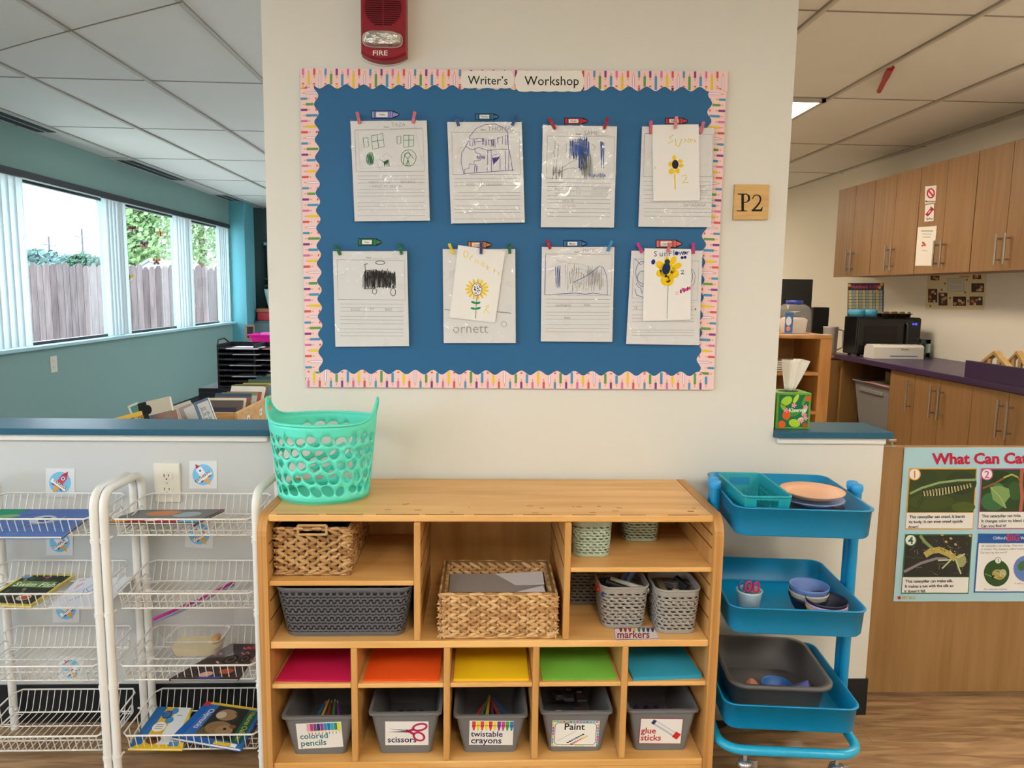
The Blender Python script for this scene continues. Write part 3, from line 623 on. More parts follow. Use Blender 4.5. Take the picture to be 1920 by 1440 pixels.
def border(p0, p1, w, name, flip=1, ph=0, dz=0.0085):
    """strip between outer-edge pixels p0->p1; w: width in px; inner side on the right hand (flip=1)"""
    P0, P1 = Vector(p0), Vector(p1); d = (P1-P0); L = d.length; d.normalize(); n = Vector((-d.y, d.x))*flip
    F = lambda a, b, z=0.0: FB(P0.x+d.x*a+n.x*b, P0.y+d.y*a+n.y*b, z)
    per = 33.0; am = 4.2; N = int(L/per*10); b = MB()
    inner = [(L*i/N, w-am+am*math.sin(2*PI*(L*i/N)/per+ph)) for i in range(N+1)]
    o = len(b.v)
    top = [(L*i/N, 0) for i in range(N+1)]
    for z in (dz, dz+0.0006): b.add([F(*q, z) for q in top+inner], [(i, i+1, N+1+i+1, N+1+i) for i in range(N)], pink)
    b.add([F(*q, dz) for q in inner]+[F(*q, dz+0.0006) for q in inner], [(i, i+1, N+1+i+1, N+1+i) for i in range(N)], ink('#3f3a4a'))
    z = dz+0.0009; x = 5.0; k = 0
    while x < L-4:
        s, lg = SEQ[(k//2) % 4]
        if k % 2 == 0:     # short pencil hanging from the outer edge
            b.rect(F, x-2.1, 0.3, x+2.1, 12.5, z, PC[s]); b.poly(F, [(x-2.1, 12.5), (x+2.1, 12.5), (x, 18.2)], z, PC['o']); b.poly(F, [(x-.8, 16), (x+.8, 16), (x, 18.2)], z+.0002, PC['k'])
            lim = w-am*1.1+am*math.sin(2*PI*x/per+ph)
            if lim > 28.5: b.rect(F, x-2.1, 27.5, x+2.1, min(lim, 30), z, PC['r']).rect(F, x-2.1, min(lim, 31), x+2.1, lim, z, PC[['y', 'k', 'r', 'y'][(k//2) % 4]])
        else:              # long pencil pointing outwards
            y1 = min(w-am*1.2+am*math.sin(2*PI*x/per+ph), w-2)
            b.poly(F, [(x-2.3, 10), (x+2.3, 10), (x, 4)], z, PC['o']); b.poly(F, [(x-.8, 6), (x+.8, 6), (x, 4)], z+.0002, PC['k'])
            if lg == 'l':
                b.rect(F, x-2.3, 10, x+2.3, y1, z, PC['l']); b.rect(F, x-1.3, 10, x+1.3, y1, z+.0002, PC['w'])
            else:
                b.rect(F, x-2.3, 10, x+2.3, y1, z, PC[lg]); b.rect(F, x+.9, 10, x+2.3, y1, z+.0002, PC[lg])
        x += 10.45; k += 1
    b.build(name, t)
border((565, 130), (1362, 136), 37.5, 'border_strip', 1, 1.0, 0.0092)
border((575, 725), (1336, 730), 33.5, 'border_strip', -1, 0.4, 0.0092)
border((564, 140), (574, 722), 33.5, 'border_strip', -1, 0.0, 0.0082)
border((1361, 142), (1336, 724), 33.5, 'border_strip', 1, 0.6, 0.0082)
# title cards
def title(word, outline, tx, ty, label, cr):
    F = PY(-0.0122, cr); t = thing('title_card', label, 'sign', tuple(F(tx, ty)), 'title cards on the board')
    MB().prism(F, outline, 0, 0.0006, mat('#e3dfd8', 0.6, var=0.02)).build('card', t)
    MB().txt(F, word, tx, ty, 98 if cr is A else 99, 0.0011, ink('#1d1c1c'), rot=0.012 if cr is A else 0.0, bold=0.004, sx=0.94).build('lettering', t)
def cloud(x0, x1, y0, y1, n=5):
    p = []; W = x1-x0; H = y1-y0
    for i in range(n*6+1): u = i/(n*6); p.append((x0+20+(W-40)*u, y0+6-5*abs(math.sin(u*n*PI))))
    p += [(x1-4, y0+H*.2), (x1+8, y0+H*.5), (x1-2, y0+H*.82)]
    for i in range(n*6+1): u = 1-i/(n*6); p.append((x0+20+(W-40)*u, y1-6+5*abs(math.sin(u*n*PI))))
    return p+[(x0+2, y0+H*.82), (x0-8, y0+H*.5), (x0+4, y0+H*.2)]
title('Writer\u2019s', cloud(1292, 1706, 562, 704, 4), 1343, 670, 'white cloud shaped card reading Writer\u2019s', A)
title('Workshop', cloud(-52, 455, 128, 290, 5), 14, 240, 'white cloud shaped card reading Workshop', B)
# ---------------------------------------------------------------- writing sheets in clear sleeves
paper = mat('#dcdcdd', 0.65, var=0.015, vs=6, spec=0.3)
card_m = mat('#e4e2df', 0.65, var=0.015, vs=6, spec=0.3)
line = ink('#6d6a68'); pencil = ink('#a3a09d'); faint = ink('#b9b6b2'); green = ink('#1f7a4d'); dgreen = ink('#0f5b35'); purple = ink('#4a3190'); blue_i = ink('#2b57a6'); black = ink('#1c1b20'); yel = ink('#e8c21d'); navy = ink('#1d2f7a'); grey_i = ink('#77757a'); pkink = ink('#d2478c')
sleeve = film('clear_sleeve', (0.985, 0.985, 0.985), 0.10, 0.18, 0.6, 9.0)
YS = -0.0215
def sheet(q, label, draw, cr, group='writing sheets on the board', y=YS, name='writing_sheet', bare=False, pm=None):
    F = PY(y); FC = PY(y, cr); c = cen([F(*p) for p in q])
    t = thing(name, label, 'paper', tuple(F((q[2][0]+q[3][0])/2, q[2][1])), group)
    b = MB(); b.prism(F, q, -0.0012, 0, pm or paper); draw(b, FC); b.build('page', t)
    if not bare:
        u = [Vector(p) for p in q]; m = (u[0]+u[1]+u[2]+u[3])/4
        q2 = [m+(p-m)*1.012 for p in u]; q2[0] = u[0]+Vector((-1, -2)); q2[1] = u[1]+Vector((1, -2))
        s = MB(); s.prism(F, [tuple(p) for p in q2], 0.0022, 0.0026, sleeve); s.build('plastic_sleeve', t)
    return t
def ruled(b, F, x0, x1, ys, skew=0.0):
    for i, y in enumerate(ys): b.stroke(F, [(x0, y), (x1, y+skew)], 2.0, 0.0003, line)
def frame_box(b, F, pts): b.stroke(F, pts, 2.6, 0.0003, line, True)
def scrawl(b, F, x, y, s, size, m, rot=0.0): b.txt(F, s, x, y, size, 0.0004, m, rot)
def wob(x0, y0, x1, y1, n, amp, seed):
    r = random.Random(seed); return [(x0+(x1-x0)*i/n+r.uniform(-amp, amp), y0+(y1-y0)*i/n+r.uniform(-amp, amp)) for i in range(n+1)]
def zig(x0, x1, ya, yb, n, seed, j=6):
    r = random.Random(seed); p = []
    for i in range(n): x = x0+(x1-x0)*i/(n-1); p += [(x+r.uniform(-2, 2), ya+r.uniform(-j, j)), (x+r.uniform(-2, 4), yb+r.uniform(-j, j))]
    return p
def oval(cx, cy, rx, ry, n=20, seed=0, w=0.04):
    r = random.Random(seed); return [(cx+rx*math.cos(2*PI*i/n)*(1+r.uniform(-w, w)), cy+ry*math.sin(2*PI*i/n)*(1+r.uniform(-w, w))) for i in range(n+1)]
def d1(b, F):
    frame_box(b, F, [(446, 1034), (985, 1022), (1000, 1360), (458, 1364)])
    scrawl(b, F, 678, 1014, 'Name', 17, black); scrawl(b, F, 735, 1004, 'TAZA', 44, pencil); b.stroke(F, [(725, 1024), (985, 1016)], 1.6, 0.0003, line)
    b.stroke(F, [(470, 1056), (490, 1340), (690, 1325), (985, 1308), (930, 1040)], 1.6, 0.0003, pencil)
    b.strokes(F, [[(511, 1098), (548, 1090), (558, 1162), (522, 1173), (511, 1098)], [(545, 1128), (551, 1126)], [(577, 1080), (668, 1060), (680, 1165), (588, 1186), (577, 1080)], [(622, 1070), (636, 1175)], [(582, 1126), (676, 1110)], [(780, 1085), (812, 1079), (812, 1138), (783, 1145), (780, 1085)], [(835, 1075), (915, 1075), (912, 1160), (835, 1172), (835, 1075)], [(876, 1075), (874, 1165)], [(833, 1114), (914, 1110)]], 4.5, 0.0004, green)
    b.stroke(F, oval(568, 1262, 30, 50, 18, 1), 4.5, 0.0004, green, True); b.stroke(F, zig(545, 592, 1222, 1305, 9, 2, 10), 6, 0.0005, green)
    b.stroke(F, oval(873, 1255, 60, 66, 20, 4), 4.5, 0.0004, green, True)
    b.strokes(F, [[(830, 1310), (842, 1225), (870, 1205), (915, 1262)], oval(866, 1236, 20, 20, 12, 3), [(868, 1258), (868, 1318)], [(868, 1268), (850, 1320), (885, 1318), (868, 1268)]], 4.5, 0.0005, green)
    b.stroke(F, zig(678, 716, 1276, 1315, 8, 5, 8), 6, 0.0005, dgreen); b.strokes(F, [[(650, 1268), (690, 1300)], [(712, 1268), (690, 1300)]], 4, 0.0005, dgreen)
    b.strokes(F, [[(615, 1280), (700, 1215), (740, 1250)], [(620, 1290), (650, 1350)]], 2, 0.0003, pencil)
    ruled(b, F, 468, 1003, [1398, 1426, 1454, 1505, 1532, 1560, 1612, 1640, 1668, 1715], -4)
    scrawl(b, F, 555, 1458, 'WENT', 27, pencil); scrawl(b, F, 690, 1458, 'TO', 27, pencil); scrawl(b, F, 810, 1456, 'BRYAN\u2019S', 30, pencil); scrawl(b, F, 560, 1490, 'I WENT TO BEACH', 30, pencil)
def d2(b, F):
    frame_box(b, F, [(1215, 1052), (1752, 1050), (1760, 1388), (1225, 1388)])
    scrawl(b, F, 1445, 1036, 'Name', 17, black); scrawl(b, F, 1500, 1040, 'THOMAS', 52, pencil)
    b.strokes(F, [[(1312, 1380), (1290, 1290), (1295, 1215), (1335, 1150), (1362, 1080), (1410, 1020), (1480, 990), (1560, 985), (1620, 1010), (1660, 1050), (1668, 1180), (1690, 1280), (1698, 1360)], [(1305, 1380), (1500, 1366), (1712, 1350)], [(1330, 1165), (1375, 1190), (1430, 1172), (1500, 1195), (1600, 1185), (1672, 1185)], [(1395, 1185), (1410, 1215), (1440, 1222), (1455, 1250), (1440, 1275), (1395, 1278), (1392, 1300)], [(1318, 1376), (1320, 1345), (1352, 1340), (1355, 1302), (1408, 1308), (1415, 1366)], [(1398, 1318), (1418, 1318), (1415, 1366), (1395, 1366), (1398, 1318)], [(1498, 1366), (1502, 1200), (1528, 1188), (1532, 1366), (1498, 1366)], [(1535, 1235), (1612, 1215), (1545, 1310), (1535, 1235)], [(1600, 1255), (1600, 1345)], [(1640, 1190), (1670, 1186), (1668, 1345), (1645, 1350), (1640, 1190)], [(1358, 1105), (1388, 1100), (1382, 1158), (1362, 1160), (1358, 1105)], [(1395, 1110), (1400, 1155)], [(1395, 1105), (1460, 1100), (1455, 1120), (1398, 1130)], [(1508, 1105), (1512, 1155)], [(1508, 1115), (1555, 1108)], [(1580, 1090), (1582, 1150)], [(1580, 1100), (1620, 1085), (1618, 1145)], [(1640, 1080), (1658, 1078), (1655, 1150), (1642, 1152), (1640, 1080)]], 4.2, 0.0004, purple)
    b.stroke(F, zig(1415, 1475, 1235, 1262, 9, 6, 9), 6, 0.0005, purple); b.stroke(F, zig(1460, 1490, 1100, 1160, 6, 7), 4, 0.0005, purple); b.stroke(F, zig(1530, 1560, 1110, 1165, 6, 8), 4, 0.0005, purple); b.poly(F, [(1538, 1255), (1572, 1285), (1600, 1245), (1548, 1308)], 0.0005, purple)
    ruled(b, F, 1238, 1762, [1420, 1448, 1478, 1530, 1556, 1584, 1636, 1664, 1690, 1740], -2)
    scrawl(b, F, 1330, 1476, 'WENT   TO   GRANDMA', 26, pencil)
def d3(b, F):
    frame_box(b, F, [(185, 620), (686, 628), (684, 944), (178, 938)]); scrawl(b, F, 400, 612, 'Name', 17, black); scrawl(b, F, 458, 612, 'SAME', 46, pencil); b.stroke(F, [(455, 616), (655, 618)], 1.6, 0.0003, line)
    b.stroke(F, zig(355, 500, 655, 780, 26, 9, 18), 5.5, 0.0004, blue_i); b.stroke(F, zig(420, 480, 640, 870, 14, 10, 14), 5.5, 0.0005, blue_i); b.stroke(F, zig(585, 606, 660, 860, 5, 11, 10), 6, 0.0004, blue_i); b.stroke(F, zig(495, 620, 905, 932, 14, 12, 8), 5, 0.0005, blue_i)
    b.stroke(F, zig(225, 300, 860, 930, 12, 13, 24), 3, 0.0004, grey_i); b.strokes(F, [wob(245, 650, 232, 820, 10, 8, 14), wob(262, 690, 250, 900, 10, 8, 15), wob(230, 900, 420, 850, 8, 8, 16), wob(290, 860, 430, 780, 8, 5, 17), [(300, 700), (330, 680), (325, 750), (308, 748)], [(520, 680), (545, 700), (530, 730)]], 2.6, 0.0004, grey_i)
    b.stroke(F, zig(440, 520, 760, 920, 14, 18, 20), 3.2, 0.0006, ink('#5d6357'))
    ruled(b, F, 183, 658, [970, 998, 1030, 1068, 1094, 1122, 1164, 1192, 1222], 4)
    scrawl(b, F, 232, 1026, 'WENT', 26, pencil); scrawl(b, F, 398, 1024, 'TO', 26, pencil); scrawl(b, F, 520, 1024, 'GRANDMAS', 26, pencil); scrawl(b, F, 240, 1062, 'WENT', 28, faint); scrawl(b, F, 400, 1060, 'TO', 28, faint); scrawl(b, F, 510, 1062, 'GRANDMAS', 28, faint); scrawl(b, F, 300, 1116, 'HOUSE', 26, pencil); scrawl(b, F, 300, 1156, 'HOUSE', 30, faint)
def d4(b, F):
    frame_box(b, F, [(914, 602), (1428, 610), (1420, 926), (906, 924)])
    ruled(b, F, 908, 1412, [960, 990, 1024, 1060, 1088, 1118, 1164, 1190, 1220], 4)
    scrawl(b, F, 1330, 1012, 'ND', 26, pencil); scrawl(b, F, 1330, 1050, 'ING', 30, faint); scrawl(b, F, 1205, 1150, 'SAVASANA', 34, pencil); scrawl(b, F, 1240, 1182, 'T', 26, pencil)
def petals(b, F, cx, cy, lst, m, dz=0.0004):
    for dx, dy, rx, ry, a in lst: b.ell(F, cx+dx, cy+dy, rx, ry, dz, m, a)
def d4b(b, F):
    b.strokes(F, [[(1130, 612), (1100, 632), (1128, 655), (1090, 678)], [(1145, 640), (1150, 690), (1170, 700), (1195, 640)], [(1215, 668), (1215, 640), (1245, 668), (1245, 640)], [(1258, 668), (1258, 640), (1275, 645), (1258, 655)], [(1285, 668), (1290, 645), (1298, 668)], [(1190, 920), (1225, 912), (1228, 940), (1196, 972), (1242, 968)]], 6, 0.0004, ink('#dcc84e'))
    petals(b, F, 1145, 833, [(-8, -48, 15, 20, 0), (38, -24, 18, 14, .4), (42, 10, 18, 14, -.3), (-38, -2, 16, 18, .3), (-30, 52, 20, 22, .8), (16, 46, 16, 22, -.2)], yel)
    b.ell(F, 1144, 833, 25, 34, 0.0006, ink('#33202a')); b.stroke(F, [(1142, 880), (1140, 930), (1144, 1018)], 9, 0.0004, yel); b.stroke(F, [(985, 850), (996, 852), (990, 868)], 4, 0.0004, ink('#cba23e'))
def d5(b, F):
    frame_box(b, F, [(305, 368), (840, 376), (845, 688), (312, 684)]); scrawl(b, F, 535, 358, 'Name', 17, black); b.stroke(F, [(590, 360), (800, 362)], 1.6, 0.0003, line)
    b.stroke(F, zig(520, 640, 460, 590, 26, 20, 10), 7, 0.0004, black); b.stroke(F, zig(640, 765, 470, 585, 26, 21, 14), 7, 0.0004, black); b.stroke(F, zig(530, 720, 455, 520, 30, 22, 6), 7, 0.0005, black)
    b.strokes(F, [[(530, 450), (526, 402)], [(520, 405), (548, 400)], [(512, 590), (512, 500), (530, 455), (620, 448)], oval(648, 392, 38, 14, 16, 23), [(515, 600), (580, 598), (640, 580), (770, 590), (768, 500), (740, 470)], oval(603, 620, 18, 22, 14, 24), oval(750, 625, 20, 30, 14, 25), [(700, 470), (706, 440)], [(660, 465), (668, 445)]], 5, 0.0005, black)
    ruled(b, F, 330, 832, [720, 748, 776, 818, 846, 876, 918, 944, 972], 2)
    scrawl(b, F, 415, 774, 'RODE', 28, pencil); scrawl(b, F, 565, 770, 'MY', 28, pencil); scrawl(b, F, 685, 774, 'BIKE', 30, pencil)
def d6(b, F):
    b.stroke(F, [(1158, 760), (1200, 770)], 4, 0.0004, black); b.stroke(F, [(1575, 782), (1630, 786), (1690, 794)], 4, 0.0004, black); scrawl(b, F, 1220, 950, 'ornett', 110, pencil); b.stroke(F, oval(1630, 880, 22, 22, 14, 1), 4, 0.0004, pencil)
def d6b(b, F):
    yl = ink('#e6cf62')
    b.stroke(F, oval(1328, 325, 16, 26, 14, 2), 6, 0.0004, yl, True)
    b.strokes(F, [[(1358, 372), (1366, 345), (1385, 335)], [(1400, 392), (1408, 365), (1430, 380), (1424, 402)], [(1450, 400), (1478, 398), (1462, 380), (1450, 408), (1478, 418)], [(1500, 410), (1496, 452)], [(1485, 430), (1515, 432)], [(1555, 440), (1550, 475)], [(1545, 455), (1570, 458)], [(1582, 470), (1596, 462), (1580, 490), (1598, 488)], [(1480, 740), (1510, 728), (1468, 790), (1515, 796), (1480, 760)]], 6, 0.0004, yl)
    for k in range(15):
        a = 2*PI*k/15+.2; b.ell(F, 1416+math.cos(a)*68, 602+math.sin(a)*56, 28, 9, 0.0004, yel, a)
    b.ell(F, 1416, 604, 40, 50, 0.0005, card_m); b.stroke(F, oval(1416, 604, 40, 50, 20, 3), 4, 0.0006, black, True)
    r = random.Random(4)
    for k in range(34):
        a = r.uniform(0, 6.28); d = math.sqrt(r.random()); b.ell(F, 1416+math.cos(a)*d*33, 604+math.sin(a)*d*42, 4, 4, 0.0006, black, n=6)
    b.stroke(F, [(1418, 655), (1412, 700), (1408, 770), (1404, 836)], 4, 0.0005, ink('#23452f'))
    for (x, y, a) in ((1390, 708, .3), (1424, 712, -.25), (1386, 756, .25), (1426, 754, -.25)): b.ell(F, x, y, 22, 9, 0.0006, ink('#1f8a55'), a)
def d7(b, F):
    frame_box(b, F, [(182, 322), (712, 326), (700, 650), (172, 648)]); scrawl(b, F, 410, 312, 'Name', 17, black); scrawl(b, F, 478, 306, 'MATEO', 36, pencil); scrawl(b, F, 470, 328, '5 7 8 14', 20, pencil)
    b.strokes(F, [[(182, 330), (176, 645), (300, 640), (420, 634), (500, 642), (560, 634), (675, 648), (668, 500), (640, 430), (610, 418), (520, 490), (400, 550)]], 4.5, 0.0004, blue_i)
    b.stroke(F, zig(262, 296, 430, 580, 6, 30, 14), 5, 0.0005, blue_i); b.stroke(F, zig(340, 610, 440, 590, 16, 31, 40), 2.4, 0.0003, grey_i); b.stroke(F, zig(520, 640, 440, 600, 12, 32, 24), 2.4, 0.0003, grey_i); b.strokes(F, [wob(265, 375, 530, 420, 12, 6, 33), wob(350, 640, 470, 560, 8, 6, 34), oval(450, 500, 80, 60, 18, 35), oval(440, 510, 50, 40, 18, 36)], 2.2, 0.0003, pencil)
    ruled(b, F, 180, 690, [682, 712, 740, 784, 810, 840, 884, 912, 940], 2)
    scrawl(b, F, 260, 738, 'washington', 27, grey_i); scrawl(b, F, 485, 736, 'State', 26, grey_i); scrawl(b, F, 328, 838, 'FREE', 24, grey_i)
def d8(b, F):
    frame_box(b, F, [(885, 362), (1400, 380), (1388, 690), (868, 672)])
    b.strokes(F, [oval(960, 470, 62, 90, 20, 40), oval(950, 520, 40, 60, 20, 41), [(890, 360), (940, 410), (970, 380)], [(890, 600), (905, 650), (960, 668)], wob(900, 560, 960, 640, 6, 8, 42)], 4.5, 0.0004, blue_i); b.strokes(F, [oval(1330, 510, 40, 70, 20, 43), oval(1320, 500, 30, 60, 18, 44)], 3, 0.0004, navy)
    ruled(b, F, 866, 1360, [706, 736, 766, 806, 834, 860, 926, 944, 968], 2)
    scrawl(b, F, 882, 760, '12', 30, ink('#9a6a3a')); scrawl(b, F, 1335, 768, '1', 24, grey_i); b.ell(F, 1372, 762, 6, 8, 0.0004, ink('#7a4a3a'))
def d8b(b, F):
    for i, (c, x, y) in enumerate((('S', 1040, 342), ('u', 1085, 342), ('n', 1122, 342), ('F', 1155, 340), ('l', 1194, 336), ('o', 1208, 332), ('w', 1238, 332), ('e', 1266, 328), ('r', 1298, 330))): b.txt(F, c, x, y, 62, 0.0004, navy)
    b.ell(F, 1222, 318, 15, 16, 0.0005, navy); b.ell(F, 1292, 314, 10, 10, 0.0005, navy); b.ell(F, 1037, 386, 16, 21, 0.0004, navy, .3); b.ell(F, 1266, 352, 12, 12, 0.0004, navy); b.ell(F, 1290, 349, 12, 12, 0.0004, navy)
    petals(b, F, 1145, 450, [(0, -80, 22, 26, 0), (50, -75, 24, 36, .6), (80, -30, 40, 24, -.4), (60, 30, 36, 34, .3), (-10, 80, 40, 44, 0), (25, 80, 30, 46, .2), (-50, 25, 36, 30, -.3), (-55, -40, 36, 30, .5), (0, 0, 60, 60, 0)], yel)
    b.ell(F, 1140, 440, 32, 48, 0.0006, ink('#15284f'), .2); b.ell(F, 1148, 386, 22, 22, 0.0007, ink('#153f38'))
    b.stroke(F, [(1156, 568), (1150, 680), (1146, 838)], 4, 0.0005, ink('#3f8a5a')); b.strokes(F, [[(1256, 458), (1278, 452), (1268, 478), (1256, 480)], [(1256, 482), (1284, 480)]], 6, 0.0005, navy)
    b.strokes(F, [[(1236, 628), (1218, 624), (1218, 646), (1236, 640)]], 6, 0.0005, ink('#e58ab8'))
    for x, y in ((1256, 620), (1282, 612), (1310, 600)): b.ell(F, x, y, 8, 17, 0.0005, ink('#8f1f6a'))
    for x, y in ((1272, 604), (1298, 606), (1326, 594)): b.ell(F, x, y, 9, 13, 0.0006, pkink)
sheet([(657, 227), (800, 226), (806, 413.5), (665, 415)], 'sheet with green windows and figures drawn, top left of the board', d1, A)
sheet([(838.5, 229), (978, 229), (984, 417), (846, 419)], 'sheet with a large purple house drawing in the upper row', d2, A)
sheet([(1018, 235), (1157, 237), (1151, 426.5), (1014, 426)], 'sheet with heavy blue crayon scribbles in the upper row', d3, B)
sheet([(1204, 237), (1339, 240), (1333, 426), (1197, 425)], 'sheet covered by the small sunflower card reading SUMP, top right', d4, B)
sheet([(624, 471), (763, 471), (767, 649), (629, 650)], 'sheet with a black scribbled vehicle, bottom left of the board', d5, C_)
sheet([(830, 467), (966, 467), (967, 643), (832, 643)], 'sheet with big pencilled letters below the tilted flower card', d6, C_)
sheet([(1016, 463), (1152, 463), (1148, 641), (1014, 640)], 'sheet with faint grey scribbles inside a blue outline, lower row', d7, D_)
sheet([(1184, 470), (1317, 470), (1311, 647), (1174, 645)], 'sheet with blue loops behind the card reading sunflower', d8, D_)
YO = -0.0268
G2 = 'small drawing cards on the board'
sheet([(1223, 234), (1310, 233), (1312, 376), (1225, 377)], 'small white card with a yellow dark centred flower and number two', d4b, B, G2, YO, 'drawing_card', True, card_m)
sheet([(859, 459.5), (947, 472), (928, 605), (843, 595.5)], 'tilted white card with a yellow flower and two green leaf pairs', d6b, C_, G2, YO, 'drawing_card', True, card_m)
sheet([(1208.5, 465.6), (1296, 467), (1294.7, 599.5), (1205.4, 602)], 'white card with a big yellow flower on a thin stem, reading sunflower', d8b, D_, G2, YO, 'drawing_card', True, card_m)
# clothespins
def pin(a, b_, h, label, y=-0.027):
    F = PY(y); p, q = F(*a), F(*b_); d = q-p; Ln = d.length; d.normalize(); s = Vector((d.z, 0, -d.x)); t = thing('clothespin', label, 'clothespin', tuple(q), 'clothespins on the board'); m = mat(h, 0.5, var=0.06)
    G = lambda u, v, dz=0.0: p+d*(v*Ln)+s*(u*0.0055)+Vector((0, -dz, 0))
    prof = [(0, .0045), (.3, .002), (.42, .0012), (.5, .0016), (.75, .0012), (1, .0005)]
    for sg in (1, -1):
        b = MB(); n = len(prof); w = 0.75
        vs = []
        for (v, z) in prof:
            zz0 = sg*z; zz1 = sg*(z+0.0022)
            for u in (-w, w): vs += [G(u, v, zz0), G(u, v, zz1)]
        fs = []
        for i in range(n-1):
            o = i*4; e = o+4; fs += [(o, o+2, e+2, e), (o+1, e+1, e+3, o+3), (o, e, e+1, o+1), (o+2, o+3, e+3, e+2)]
        fs += [(0, 1, 3, 2), ((n-1)*4, (n-1)*4+2, (n-1)*4+3, (n-1)*4+1)]
        b.add(vs, fs, m); b.build('jaw', t)
    MB().tube([G(-.85, .45, -.002), G(-.85, .45, .0042), G(.85, .45, .0042), G(.85, .45, -.002)], 0.0006, mat('#8d8d90', 0.3, 0.9), 5).build('spring', t)
PN = [((670, 211), (674, 232), '#c96a7c', 'pink clothespin at the left of the green window drawing'), ((778, 210), (774, 231), '#c96a7c', 'pink clothespin at the right of the green window drawing'),
      ((854, 217), (860, 236), '#1b4f86', 'dark blue clothespin left of the purple house drawing'), ((969, 217), (960, 235), '#1b4f86', 'dark blue clothespin right of the purple house drawing'),
      ((1029, 222), (1041, 242), '#9a1830', 'dark red clothespin left of the blue scribble sheet'), ((1139, 221), (1133, 242), '#9a1830', 'dark red clothespin right of the blue scribble sheet'),
      ((1220, 227), (1220, 251), '#c4627a', 'pink clothespin on the top right sheet, left of its card'), ((1268, 219), (1266, 241), '#cf7f86', 'pink clothespin holding the small SUMP flower card'), ((1319, 229), (1313, 250), '#c4627a', 'pink clothespin on the top right sheet, nearest the border'),
      ((629, 459), (638, 478), '#16643c', 'green clothespin left of the black vehicle sheet'), ((749, 457), (753, 477), '#16643c', 'green clothespin right of the black vehicle sheet'),
      ((842, 457), (850, 476), '#d8c53a', 'yellow clothespin beside the tilted flower card'), ((902, 455), (902, 476), '#2b3573', 'navy clothespin holding the tilted flower card'), ((955, 456), (956, 476), '#15603c', 'green clothespin right of the tilted flower card'),
      ((1025, 450), (1032, 467), '#a81f33', 'red clothespin left of the faint grey scribble sheet'), ((1147, 452), (1139, 471), '#2f86b4', 'light blue clothespin right of the faint grey scribble sheet'),
      ((1195, 456), (1204, 474), '#b92f7e', 'magenta clothespin left of the sunflower word card'), ((1256, 455), (1252, 473), '#d0706a', 'salmon clothespin holding the sunflower word card'), ((1299, 456), (1300, 476), '#b92f7e', 'magenta clothespin right of the sunflower word card')]
for k, (a, b_, h, lab) in enumerate(PN): pin(a, b_, h, lab, -0.0325 if k in (7, 12, 17) else -0.0245)
# crayon name tags
def crayon(cx, cy, w, h, c1, name, label, bands=True):
    F = PY(-0.0092); t = thing('crayon_tag', label, 'name tag', tuple(F(cx, cy)), 'crayon name tags on the board'); x0, x1 = cx-w/2, cx+w/2; y0, y1 = cy-h/2, cy+h/2; b = MB(); dk = ink('#20222f'); cm = mat(c1, 0.5, var=0.03)
    b.prism(F, [(x0-1, y0-1), (x1-w*.2, y0-1), (x1+1.5, cy-2), (x1+1.5, cy+2), (x1-w*.2, y1+1), (x0-1, y1+1)], 0, 0.0008, dk)
    b.poly(F, [(x0+.5, y0+.5), (x1-w*.22, y0+.5), (x1-w*.22, y1-.5), (x0+.5, y1-.5)], 0.0011, cm); b.poly(F, [(x1-w*.2, y0+2), (x1, cy-1), (x1, cy+1), (x1-w*.2, y1-2)], 0.0011, cm)
    if bands:
        for f_ in (.1, .14, .62, .68): b.rect(F, x0+w*f_, y0+.5, x0+w*f_+.8, y1-.5, 0.0013, dk)
    b.build('crayon', t)
    MB().rect(F, x0+w*.17, y0+2.2, x0+w*.6, y1-2.2, 0.0014, mat('#e9e6e0', 0.6)).txt(F, name, x0+w*.385, cy+1.6, 4.6, 0.0018, black, mid=True, bold=0.01).build('name_label', t)
for a in ((722, 215, 50, 13, '#8a8cc9', 'Yakiko', 'lilac crayon name tag, leftmost of the upper row'), (913, 219, 42, 11, '#1b6f96', 'Thomas', 'teal blue crayon name tag above the purple house sheet'), (1080, 227, 42, 11, '#b21f33', 'Daniel', 'red crayon name tag above the blue scribble sheet'), (1268, 227, 40, 11, '#c43a48', 'Samir', 'red crayon name tag partly behind a pink clothespin'),
          (693, 454, 42, 12, '#1d7a44', 'Eitan', 'green crayon name tag above the black vehicle sheet'), (899, 459, 42, 11, '#cf7f3a', 'Ornett', 'orange crayon name tag behind the tilted flower card'), (1078, 457, 42, 11, '#2a6fae', 'Mateo', 'blue crayon name tag in the lower row'), (1254, 457, 47, 13, '#df6a62', 'Camilla', 'salmon crayon name tag above the sunflower word card')): crayon(*a)
